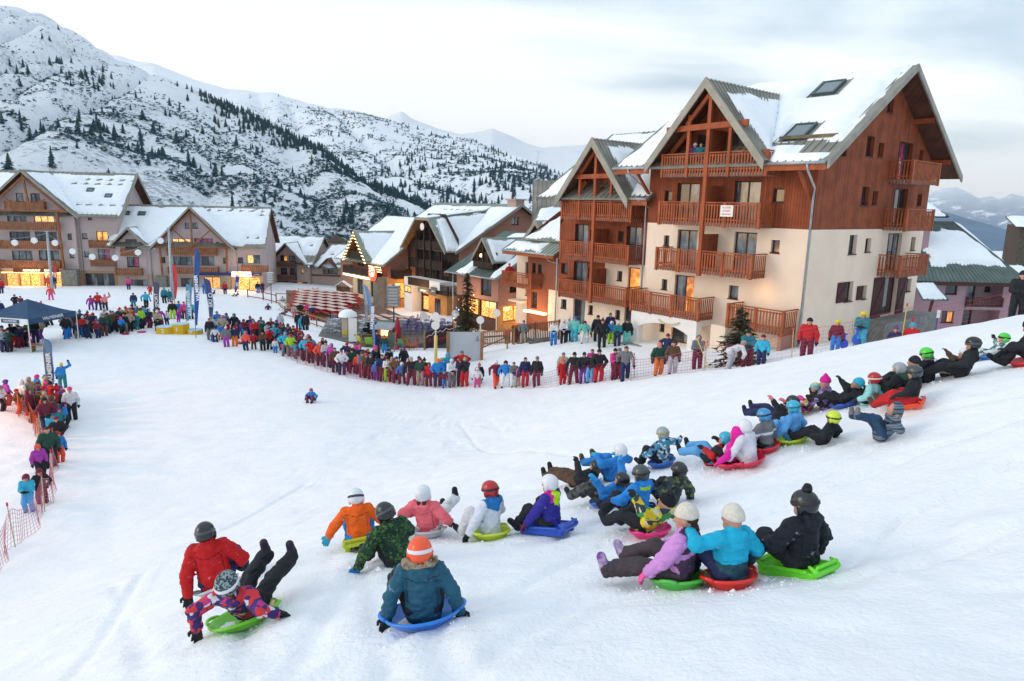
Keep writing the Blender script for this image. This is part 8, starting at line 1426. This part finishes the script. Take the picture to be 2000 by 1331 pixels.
def person(px, q, H, jk, tr, hat='K', head='beanie', pose='s', face=None, area='', lab=None, jm=None, gl='K', hair=None, bot='K', fine=False, yawj=12):
    kid = H < 1.5; pr = proto(pose, kid, head, hair, fine); s = H / (1.3 if kid else 1.72); t = thing('person', lab or 'x', 'person', tuple(q))
    if face is None: dx, dy = CAM[0] - q[0], CAM[1] - q[1]; face = math.degrees(math.atan2(dx, dy))   # heading towards the camera
    t.rotation_euler = (0, 0, -R_(face + rt.uniform(-yawj, yawj))); wv = rt.uniform(.93, 1.08); t.scale = (s * wv, s * wv, s)
    for nm, me, mk in pr:
        o = link(nm, me, t); m_ = {'jacket': jm or cloth(jk), 'trousers': cloth(tr), 'hat': cloth(hat if hat in CC else 'K'), 'gloves': cloth(gl), 'boots': cloth(bot), 'pom': cloth(hat if hat in CC else 'K'), 'hair': HAIR[hat] if hat in HAIR else HAIR['b']}.get(mk, SKIN) if isinstance(mk, str) else SKIN
        if m_ is not SKIN: o.material_slots[0].link = 'OBJECT'; o.material_slots[0].material = m_
    jn = CC[jk][0] if jm is None else 'patterned ' + CC[jk][0]; hn = 'bare head' if head == 'none' else ((CC[hat][0] + ' ' if head != 'hood' and hat in CC else '') + (HN[head] if head != 'hood' else 'hood up'))
    PEOPLE.append([px, jn + ' jacket, ' + CC[tr][0] + ' trousers and ' + hn, area, t, lab]); return t
def g(px, py): return G(px, py)[0]
# hand-placed spectators: px, py of the feet, height, jacket, trousers, hat colour, headgear, pose
A1_ = 'in the front line left of the gap'; A2_ = 'in the group right of the gap'; A3_ = 'standing back near the chalets'; A4_ = 'in the crowd just right of the podium'
HP = [
 (655, 727, 1.68, 'D', 'K', 'b', 'none', 's', A1_), (668, 732, 1.66, 'W', 'N', 'b', 'none', 'p', A1_), (688, 729, 1.66, 'J', 'M', 'K', 'beanie', 'p', A1_), (700, 731, 1.4, 'Q', 'M', 'b', 'none', 's', A1_), (708, 737, 1.7, 'G', 'M', 'D', 'beanie', 'f', A1_), (717, 739, 1.62, 'D', 'M', 'R', 'beanie', 's', A1_), (725, 741, 1.66, 'K', 'M', 'G', 'beanie', 's', A1_),
 (735, 743, 1.25, 'B', 'U', 'B', 'helmet', 's', A1_), (747, 744, 1.75, 'N', 'M', 'b', 'none', 's', A1_), (757, 745, 1.55, 'W', 'L', 'K', 'beanie', 'f', A1_), (766, 746, 1.6, 'F', 'M', 'F', 'beanie', 's', A1_), (775, 749, 1.72, 'D', 'M', 'N', 'beanie', 'h', A1_), (785, 750, 1.35, 'B', 'M', 'W', 'helmet', 'a', A1_), (803, 752, 1.78, 'K', 'M', 'F', 'beanie', 'a', A1_),
 (821, 752, 1.74, 'J', 'F', 'M', 'beanie', 's', A1_), (829, 751, 1.7, 'K', 'F', 'K', 'pom', 'f', A1_), (838, 753, 1.5, 'R', 'M', 'D', 'helmet', 's', A1_), (855, 754, 1.78, 'B', 'N', 'O', 'beanie', 'p', A1_), (862, 750, 1.72, 'B', 'L', 'F', 'beanie', 's', A1_), (868, 756, 1.0, 'M', 'B', 'C', 'helmet', 'w', A1_), (882, 755, 1.76, 'W', 'G', 'W', 'beanie', 'f', A1_),
 (899, 753, 1.72, 'N', 'N', 'M', 'beanie', 's', A1_), (908, 754, 1.82, 'K', 'R', 'F', 'beanie', 'c', A1_), (874, 740, 1.75, 'C', 'K', 'C', 'helmet', 'h', A1_), (902, 736, 1.75, 'R', 'K', 'G', 'beanie', 'h', A1_), (932, 756, 1.2, 'W', 'P', 'W', 'helmet', 'a', 'at the right end of the long line, beside the gap'), (936, 748, 1.25, 'K', 'F', 'P', 'pom', 's', 'at the right end of the long line, beside the gap'),
 (968, 754, 1.66, 'M', 'Q', 'W', 'beanie', 'w', 'in the small group in the centre gap'), (987, 754, 1.62, 'B', 'W', 'K', 'helmet', 'a', 'in the small group in the centre gap'), (1003, 753, 1.5, 'G', 'W', 'b', 'none', 'f', 'in the small group in the centre gap'), (1011, 753, 1.15, 'U', 'F', 'b', 'none', 'f', 'in the small group in the centre gap'), (1025, 752, 1.74, 'N', 'R', 'b', 'none', 's', 'in the small group in the centre gap'), (1048, 752, 1.76, 'K', 'M', 'G', 'beanie', 's', 'in the small group in the centre gap'),
 (1098, 749, 1.4, 'R', 'R', 'Q', 'beanie', 's', A2_), (1099, 738, 1.55, 'F', 'F', 'G', 'beanie', 's', A2_), (1120, 748, 1.78, 'K', 'M', 'K', 'beanie', 'a', A2_), (1139, 747, 1.72, 'K', 'U', 'K', 'beanie', 'p', A2_), (1153, 746, 1.6, 'K', 'H', 'R', 'beanie', 'c', A2_), (1168, 745, 1.78, 'K', 'R', 'K', 'pom', 'p', A2_), (1155, 735, 1.6, 'V', 'U', 'b', 'none', 's', A2_), (1199, 742, 1.68, 'P', 'M', 'K', 'beanie', 'f', A2_), (1207, 741, 1.66, 'M', 'M', 'G', 'beanie', 's', A2_), (1220, 743, 1.82, 'G', 'N', 'b', 'none', 'w', A2_),
 (1284, 734, 1.68, 'J', 'O', 'S', 'beanie', 's', 'on the bank before the arched porch'), (1312, 731, 1.62, 'D', 'Z', 'b', 'none', 's', 'on the bank before the arched porch'), (1301, 712, 1.7, 'N', 'F', 'M', 'beanie', 'h', 'just outside the arched porch'),
 (1081, 675, 1.66, 'W', 'B', 'G', 'beanie', 'f', A3_), (1100, 672, 1.66, 'W', 'K', 'W', 'beanie', 'f', A3_), (1110, 668, 1.7, 'W', 'N', 'W', 'beanie', 'f', A3_), (1122, 669, 1.72, 'A', 'C', 'B', 'helmet', 's', A3_), (1141, 672, 1.5, 'A', 'W', 'K', 'helmet', 'a', A3_), (1166, 668, 1.76, 'K', 'K', 'K', 'beanie', 's', A3_), (1175, 679, 1.86, 'K', 'K', 'M', 'pom', 'p', A3_), (1190, 664, 1.8, 'N', 'N', 'b', 'none', 's', A3_), (1193, 672, 1.5, 'B', 'L', 'W', 'helmet', 'p', A3_), (1205, 676, 1.6, 'T', 'N', 'W', 'beanie', 'f', A3_), (1223, 673, 1.66, 'K', 'A', 'J', 'beanie', 's', A3_),
 (991, 672, 1.5, 'R', 'K', 'C', 'helmet', 'r', 'by the timber trestle'), (1012, 668, 1.7, 'K', 'N', 'b', 'none', 'p', 'in front of the dark fence'), (1022, 671, 1.78, 'G', 'F', 'G', 'beanie', 'p', 'in front of the dark fence'), (929, 692, 1.7, 'N', 'P', 'G', 'beanie', 'f', 'leaning beside the grey board'),
 (808, 675, 1.78, 'K', 'N', 'S', 'beanie', 'w', 'walking below the lower terrace'), (737, 686, 1.7, 'N', 'N', 'b', 'none', 'f', 'between the crowd and the kiosk'), (751, 688, 1.4, 'J', 'B', 'R', 'beanie', 's', 'between the crowd and the blackboard'), (644, 640, 1.68, 'K', 'T', 'K', 'beanie', 'f', 'alone at the left corner of the terrace'), (624, 598, 1.78, 'N', 'N', 'k', 'none', 'w', 'among the red tables'),
 (440, 575, 1.78, 'R', 'N', 'K', 'beanie', 's', 'in front of the stone pillar by the lit shop'), (400, 574, 1.7, 'B', 'B', 'B', 'beanie', 'f', 'in front of the yellow-lit shop window'), (504, 572, 1.7, 'K', 'B', 'K', 'beanie', 's', 'at the dark red rail by the shop'), (513, 571, 1.7, 'N', 'N', 'b', 'none', 'f', 'at the dark red rail by the shop'), (252, 567, 1.66, 'P', 'N', 'K', 'beanie', 's', 'alone below the small gable'),
 (106, 565, 1.74, 'N', 'G', 'K', 'none', 's', 'beside the red upright banner'), (96, 562, 1.72, 'Q', 'Q', 'Q', 'beanie', 's', 'beside the red upright banner'), (100, 586, 1.5, 'Q', 'P', 'Q', 'beanie', 'a', 'in the open snow at the upper left'), (3, 573, 1.72, 'R', 'N', 'K', 'beanie', 's', 'at the left edge by the shops'), (2, 622, 1.7, 'N', 'N', 'K', 'beanie', 's', 'at the left edge above the tent'),
 (31, 602, 1.3, 'K', 'K', 'K', 'beanie', 'p', 'on the open snow above the tent'), (42, 603, 1.2, 'M', 'B', 'M', 'beanie', 'f', 'on the open snow above the tent'), (193, 607, 1.8, 'R', 'N', 'G', 'beanie', 'a', 'standing above the crowd left of the podium'), (207, 607, 1.62, 'S', 'K', 'S', 'beanie', 'r', 'standing above the crowd left of the podium'), (179, 606, 1.4, 'V', 'U', 'J', 'beanie', 'a', 'standing above the crowd left of the podium'),
 (262, 600, 1.5, 'N', 'T', 'K', 'beanie', 's', 'walking up the snow behind the flags'), (286, 602, 1.75, 'C', 'K', 'k', 'none', 'w', 'walking up the snow behind the flags'), (294, 577, 1.2, 'R', 'R', 'U', 'helmet', 'w', 'walking up the snow behind the flags'), (322, 592, 1.75, 'T', 'K', 'T', 'beanie', 's', 'standing between the two feather flags'), (331, 590, 1.4, 'T', 'T', 'C', 'beanie', 's', 'standing between the two feather flags'),
 (338, 624, 1.75, 'K', 'L', 'R', 'beanie', 's', 'behind the podium'), (351, 623, 1.7, 'B', 'B', 'K', 'beanie', 'p', 'behind the podium'), (361, 624, 1.7, 'P', 'M', 'R', 'beanie', 's', 'behind the podium'), (374, 624, 1.7, 'C', 'N', 'b', 'none', 's', 'behind the podium'), (349, 630, 1.2, 'V', 'V', 'P', 'beanie', 'f', 'behind the podium'), (309, 645, 1.75, 'F', 'K', 'W', 'pom', 'f', 'beside the dark purple flag'), (327, 634, 1.3, 'W', 'N', 'b', 'none', 's', 'beside the dark purple flag'),
 (411, 664, 1.78, 'K', 'G', 'b', 'none', 's', A4_), (421, 669, 1.2, 'W', 'N', 'N', 'helmet', 'a', A4_), (431, 665, 1.3, 'B', 'O', 'D', 'beanie', 's', A4_), (443, 678, 1.6, 'G', 'V', 'W', 'pom', 's', A4_), (459, 677, 1.6, 'N', 'O', 'M', 'beanie', 's', A4_), (481, 684, 1.45, 'Q', 'N', 'O', 'beanie', 's', A4_), (496, 682, 1.3, 'R', 'D', 'K', 'beanie', 'h', A4_), (514, 684, 1.5, 'D', 'K', 'b', 'none', 'f', A4_), (527, 682, 1.76, 'R', 'K', 'b', 'none', 'c', A4_), (538, 688, 1.1, 'W', 'B', 'R', 'helmet', 's', A4_),
 (548, 645, 1.66, 'Z', 'Z', 'K', 'hood', 's', 'on the snow behind the crowd, hood and pale suit'), (583, 643, 1.76, 'K', 'K', 'b', 'none', 's', 'in the small knot right of the crowd'), (590, 645, 1.4, 'C', 'C', 'B', 'beanie', 's', 'in the small knot right of the crowd'), (597, 646, 1.7, 'K', 'K', 'b', 'none', 's', 'in the small knot right of the crowd'), (600, 644, 1.3, 'F', 'G', 'G', 'beanie', 's', 'in the small knot right of the crowd'), (575, 622, 1.5, 'Z', 'P', 'T', 'beanie', 's', 'in the upper knot by the terrace rail'), (587, 620, 1.7, 'K', 'K', 'b', 'none', 'h', 'in the upper knot by the terrace rail'), (601, 618, 1.6, 'P', 'W', 'O', 'beanie', 's', 'in the upper knot by the terrace rail'), (610, 626, 1.7, 'N', 'R', 'C', 'beanie', 'f', 'in the upper knot by the terrace rail'),
 (142, 820, 1.72, 'W', 'K', 'P', 'beanie', 's', 'alone on the run-out at the left'), (124, 757, 1.5, 'B', 'T', 'Y', 'beanie', 'r', 'alone at the edge of the left crowd'), (59, 1004, 1.34, 'C', 'H', 'M', 'helmet', 'f', 'lowest on the left beside the sagging pink net'), (84, 985, 1.30, 'K', 'M', 'M', 'helmet', 'p', 'crouched behind the pink net at the left'), (80, 935, 1.34, 'V', 'K', 'Q', 'helmet', 's', 'above the two helmeted children by the pink net'), (100, 915, 1.74, 'J', 'K', 'K', 'none', 's', 'leaning over the pink net at the left'), (118, 905, 1.3, 'B', 'Q', 'R', 'beanie', 's', 'hanging over the pink net at the left'), (116, 880, 1.5, 'K', 'Q', 'M', 'beanie', 'p', 'behind the net at the left'),
]
for px, py, H, jk, tr, hat, head, pose, ar in HP:
    if 'front line' in ar or 'group right' in ar: fn = True
    else: fn = py > 640
    # nothing stands inside the hill: follow the photo column at the depth the size suggests
    q = g(px, py); person(px, q, H, jk, tr, hat, head, pose, None, ar, fine=fn, hair='long' if head == 'none' and rt.random() < .4 else None, yawj=20)
# people on the crest in front of the chalet
for px, d, H, jk, tr, hat, head, pose, lab in ((1370, 31.5, 1.74, 'G', 'M', 'W', 'hood', 'f', 'person in grey jacket with white fur hood holding a yellow pole by the porch pillar'), (1467, 29, 1.72, 'T', 'M', 'K', 'pom', 'f', 'person in teal-grey jacket with arms crossed before the spruce'), (1497, 27.0, 1.3, 'C', 'N', 'M', 'beanie', 's', 'child in cyan jacket with white stripes beside the spruce'), (1585, 27.8, 1.82, 'R', 'M', 'K', 'beanie', 's', 'man in long red coat and black hood at the chalet corner'),
        (1640, 26.0, 1.34, 'M', 'B', 'Y', 'helmet', 's', 'child in maroon jacket and blue trousers with yellow-green helmet'), (1689, 24.8, 1.38, 'T', 'C', 'Y', 'helmet', 'f', 'long-haired child in teal jacket and lime helmet beside the blue scoop'), (1756, 24.2, 1.25, 'N', 'N', 'U', 'pom', 's', 'child in purple bobble hat half hidden behind the crest'), (1788, 24.0, 1.3, 'R', 'R', 'C', 'helmet', 's', 'child in red jacket and blue helmet half hidden behind the crest'), (1988, 22.5, 1.78, 'K', 'K', 'K', 'beanie', 'f', 'person in black standing behind the net at the right edge')):
    q = Gd(px, d); off = {1756: -.66, 1788: -.66}.get(px, 0); q = q + (0, 0, off); person(px, q, H, jk, tr, hat, head, pose, None, '', lab, fine=True, hair='long' if px == 1689 else None)
q = Gd(1435, 28.5); K = skel(1.7, (0, 0, .80), lean=-72, feet=((-.08, .02, 0), (.10, -.12, 0)), kp=((-.1, 1, .1), (.1, 1, .1)), hands=((-.05, .05, -.30), (.05, .02, -.30)), hp=20); emit(K, dict(head='beanie', detail=False, hood=False), dict(jacket=cloth('W'), trousers=cloth('Z'), hat=cloth('F')), .024, 'person in white jacket and pale trousers bending down by the porch', tuple(q), -R_(75))
for px, d, col, lab, rz_ in ((1657, 25.9, (.02, .10, .62), 'blue plastic scoop sledge held by the child in maroon', 0), (1680, 24.7, (.02, .12, .55), 'blue plastic scoop sledge held by the long-haired child', 1)):
    t = thing('scoop_sledge', lab, 'sledge', tuple(Gd(px, d) + (0, 0, .18))); link('scoop', solid('scoop', [el_((0, 0, .12), (.17, .04, .2)), rc((0, 0, .3), (0, 0, .5), .035), rc((-.08, 0, .5), (.08, 0, .5), .03)], .02, mat('scoop_plastic', col, .3), .03), t)
t = thing('yellow_pole', 'long yellow pole held by the person in grey at the porch', 'pole', tuple(Gd(1385, 30.5))); mb = MB(); mb.tube([(-.35, .3, 1.35), (.25, -.1, -.1)], .022, 6); mb.build('pole_shaft', [mat('yellow_pole', (.75, .55, .1), .5)], t)
# two people on the top balcony and one at the annex
for (b, x, y, z_, lab, jk, hat) in ((m, -6.2, -.9, 11.93, 'person in teal top standing on the top balcony beside the central post', 'T', 'b'), (m, -6.55, -.95, 11.9, 'person in purple top and white hat leaning on the top balcony', 'U', 'W'), (a3, -27.2, 3.2, 3.6, 'person in red suit on the low annex balcony', 'R', 'R')):
    p = b.w(x, y, z_); person(0, p, 1.7, jk, 'K', hat, 'none' if hat == 'b' else 'beanie', 'p', None, '', lab)
# loose sledges and children playing in the snow
for px, py, lab, col in ((245, 652, 'small red disc sledge on the snow beside the left crowd', (.45, .02, .06)), (277, 648, 'long red sledge lying flat between crowd and podium', (.6, .02, .12)), (468, 672, 'red sledge on the snow behind the orange trousers', (.55, .03, .06)), (567, 691, 'orange disc sledge at the feet of the front line', (.8, .15, .03)), (171, 658, 'black disc sledge at the feet of the left crowd', (.02, .02, .03)), (228, 645, 'turquoise disc sledge held low beside the left crowd', (.05, .45, .45)), (418, 667, 'blue disc sledge propped beside the small child in white', (.03, .2, .6))):
    disc_sled('disc_sledge', lab, col, g(px, py), .28, None, 'disc', rt.uniform(0, 3), 'loose sledges among the spectators')
for px, py, jk, tr, lab, le in ((73, 597, 'M', 'N', 'child in maroon lying flat on the upper snow', 75), (176, 557, 'B', 'K', 'child in blue sitting on the snow below the grey apartment wall', 25), (524, 606, 'N', 'O', 'child crouching on the snow left of the terrace', -30), (556, 617, 'U', 'N', 'child sitting on the snow by the terrace rail', 20), (776, 683, 'P', 'U', 'child in pink lying on a sledge below the lower terrace', 80), (462, 580, 'G', 'G', 'child in grey sitting far off on the snow before the shops', 30), (415, 577, 'K', 'N', 'child in black sitting on the snow by the tall flag', 40), (552, 590, 'W', 'N', 'person in pale jacket sitting in a deck chair left of the red tables', 10), (580, 592, 'Z', 'K', 'person in pale grey sitting in a deck chair beside the red tables', 12)):
    K = skel(1.25, (0, 0, .13), lean=le, feet=((-.1, .40, .02), (.1, .38, .02)), kp=((-.2, 0, 1), (.2, 0, 1)), hands=((-.12, .1, -.2), (.12, .1, -.2))); emit(K, dict(head='beanie', detail=False, hood=False), dict(jacket=cloth(jk), trousers=cloth(tr), hat=cloth('P' if jk in 'MP' else 'K')), .035, lab, tuple(g(px, py)), rt.uniform(-1.5, 1.5) + (0 if py > 580 else 1))
# dense crowd behind the front lines
rp_ = random.Random(5)
def fill(path, rows, step, area, jcols, tcols, seed, face=None, rowstep=.8, kids=.3, near_first=False, depth_dir=None):
    r5 = random.Random(seed); W_ = [G(*p)[0][:2] for p in path]; k = 0
    for r in range(rows):
        for a, b in zip(W_[:-1], W_[1:]):
            L_ = np.linalg.norm(b - a); n = max(1, int(L_ / step)); nd = np.array([a[0] + b[0], a[1] + b[1]]) / 2; nd = nd / np.linalg.norm(nd) if depth_dir is None else np.array(depth_dir)
            for i in range(n):
                p = a + (b - a) * (i + .5 + (r % 2) * .4 + r5.uniform(-.38, .38)) / n + nd * (r * rowstep + r5.uniform(-.3, .35)); z_ = terr(p[0], p[1])[0]
                v = np.array([p[0], p[1], z_]) - CAM; px = 1000 + FPX * (v @ RT) / (v @ FW)
                if any(np.hypot(o[3].location[0] - p[0], o[3].location[1] - p[1]) < .36 for o in PEOPLE): continue
                kid = r5.random() < kids * (1.3 if r == 0 else .8); H = r5.uniform(1.1, 1.42) if kid else r5.uniform(1.58, 1.85)
                head = r5.choice(['beanie', 'beanie', 'helmet', 'none', 'pom', 'hood']) if not kid else r5.choice(['helmet', 'beanie', 'pom', 'helmet'])
                hat = r5.choice('KKGMNWRDKPTFU') if head != 'none' else r5.choice('bbky')
                person(px, (p[0], p[1], z_), H, r5.choice(jcols), r5.choice(tcols), hat, head, r5.choice('ssppfffhca'), face, area + (', front row' if r == 0 else ', second row' if r == 1 else ', third row' if r == 2 else ', back rows'), hair='long' if head == 'none' and r5.random() < .5 else None, yawj=50); k += 1
    return k
JC = 'KKKKKNNNNGGDJMMMRRRPUBTCWJVLFQZK'; TC = 'KKKKNNNGGMMRDPBUTK'
n1 = fill([(410, 656), (455, 660), (500, 668), (545, 676), (590, 690)], 4, .62, 'in the dense crowd right of the podium', JC, TC, 1)
n2_ = fill([(548, 690), (600, 706), (650, 722)], 3, .62, 'in the line below the snow bank', JC, 'MMMKNMDKGP', 2, rowstep=.75)
n3 = fill([(672, 725), (720, 735), (765, 740), (800, 742)], 3, .62, 'in the crowd behind the long magenta net', JC, 'MMKNMG', 3, rowstep=.8)
n4 = fill([(805, 742), (850, 740), (915, 742)], 1, 1.0, 'behind the right part of the long line', 'KNTDRK', 'KNG', 4)
n5 = fill([(118, 664), (160, 662), (200, 658), (240, 650), (280, 640), (312, 640)], 4, .62, 'in the crowd between tent and podium', JC, TC, 5, rowstep=.95)
n6 = fill([(-5, 692), (30, 684), (62, 676), (85, 668)], 2, .65, 'under and beside the navy tent', JC, 'PRMUKN', 6)
n7 = fill([(75, 640), (110, 636)], 2, .9, 'just behind the navy tent', JC, TC, 7)
n8 = fill([(-8, 806), (22, 808), (46, 806), (66, 822), (88, 842), (104, 868)], 3, .66, 'in the warmly lit crowd at the left edge', 'DDBWTMRKFCGNVL', 'DMMKRBNQ', 8, rowstep=.62, face=75, kids=.45, depth_dir=(-.35, .94))
n9 = fill([(92, 782), (116, 800), (122, 828), (124, 852)], 2, .55, 'by the blue feather flag at the left', 'WLKBPRC', 'KBNQT', 9, rowstep=.6, face=75, kids=.6, depth_dir=(-.9, .4))
# every label singles one person out: same clothes in the same place are told apart by order from the left
from collections import defaultdict
gr = defaultdict(list)
for p in PEOPLE:
    if p[4] is None: gr[(p[1], p[2])].append(p)
ORD = ['leftmost', 'second from left', 'third from left', 'fourth from left', 'fifth from left', 'sixth from left', 'seventh from left', 'eighth from left']
for (de, ar), L_ in gr.items():
    L_.sort(key=lambda p: p[0])
    for i, p in enumerate(L_):
        s_ = 'person in ' + de + ' ' + ar + (', ' + ORD[min(i, 7)] if len(L_) > 1 else '')
        w_ = s_.split()
        if len(w_) > 16: s_ = s_.replace('standing ', '').replace('trousers and', 'trousers,').replace('person in ', '', 1).replace('just ', '').replace('dense ', '').replace('warmly lit ', ''); s_ = 'person, ' + s_ if len(s_.split()) < 16 else s_
        if len(s_.split()) > 16: s_ = s_.replace('spectators ', '').replace('the ', '')
        p[3]['label'] = ' '.join(s_.split()[:16]); 
for p in PEOPLE: p[3]['group'] = 'spectators watching the sledge run'
# ================================================================== AIR
mb = MB(); mb.box(-15000, 15000, -300, 17000, -420, 1250)
hm = bpy.data.materials.new('haze_air'); hm.use_nodes = True; ht = hm.node_tree; ht.nodes.clear(); ho = ht.nodes.new('ShaderNodeOutputMaterial'); hv = ht.nodes.new('ShaderNodeVolumePrincipled')
hv.inputs['Color'].default_value = (.80, .90, 1.0, 1); hv.inputs['Density'].default_value = 0.00006; hv.inputs['Anisotropy'].default_value = 0.0; ht.links.new(hv.outputs[0], ho.inputs['Volume'])
hz_ = mb.build('haze', [hm]); hz_['kind'] = 'stuff'
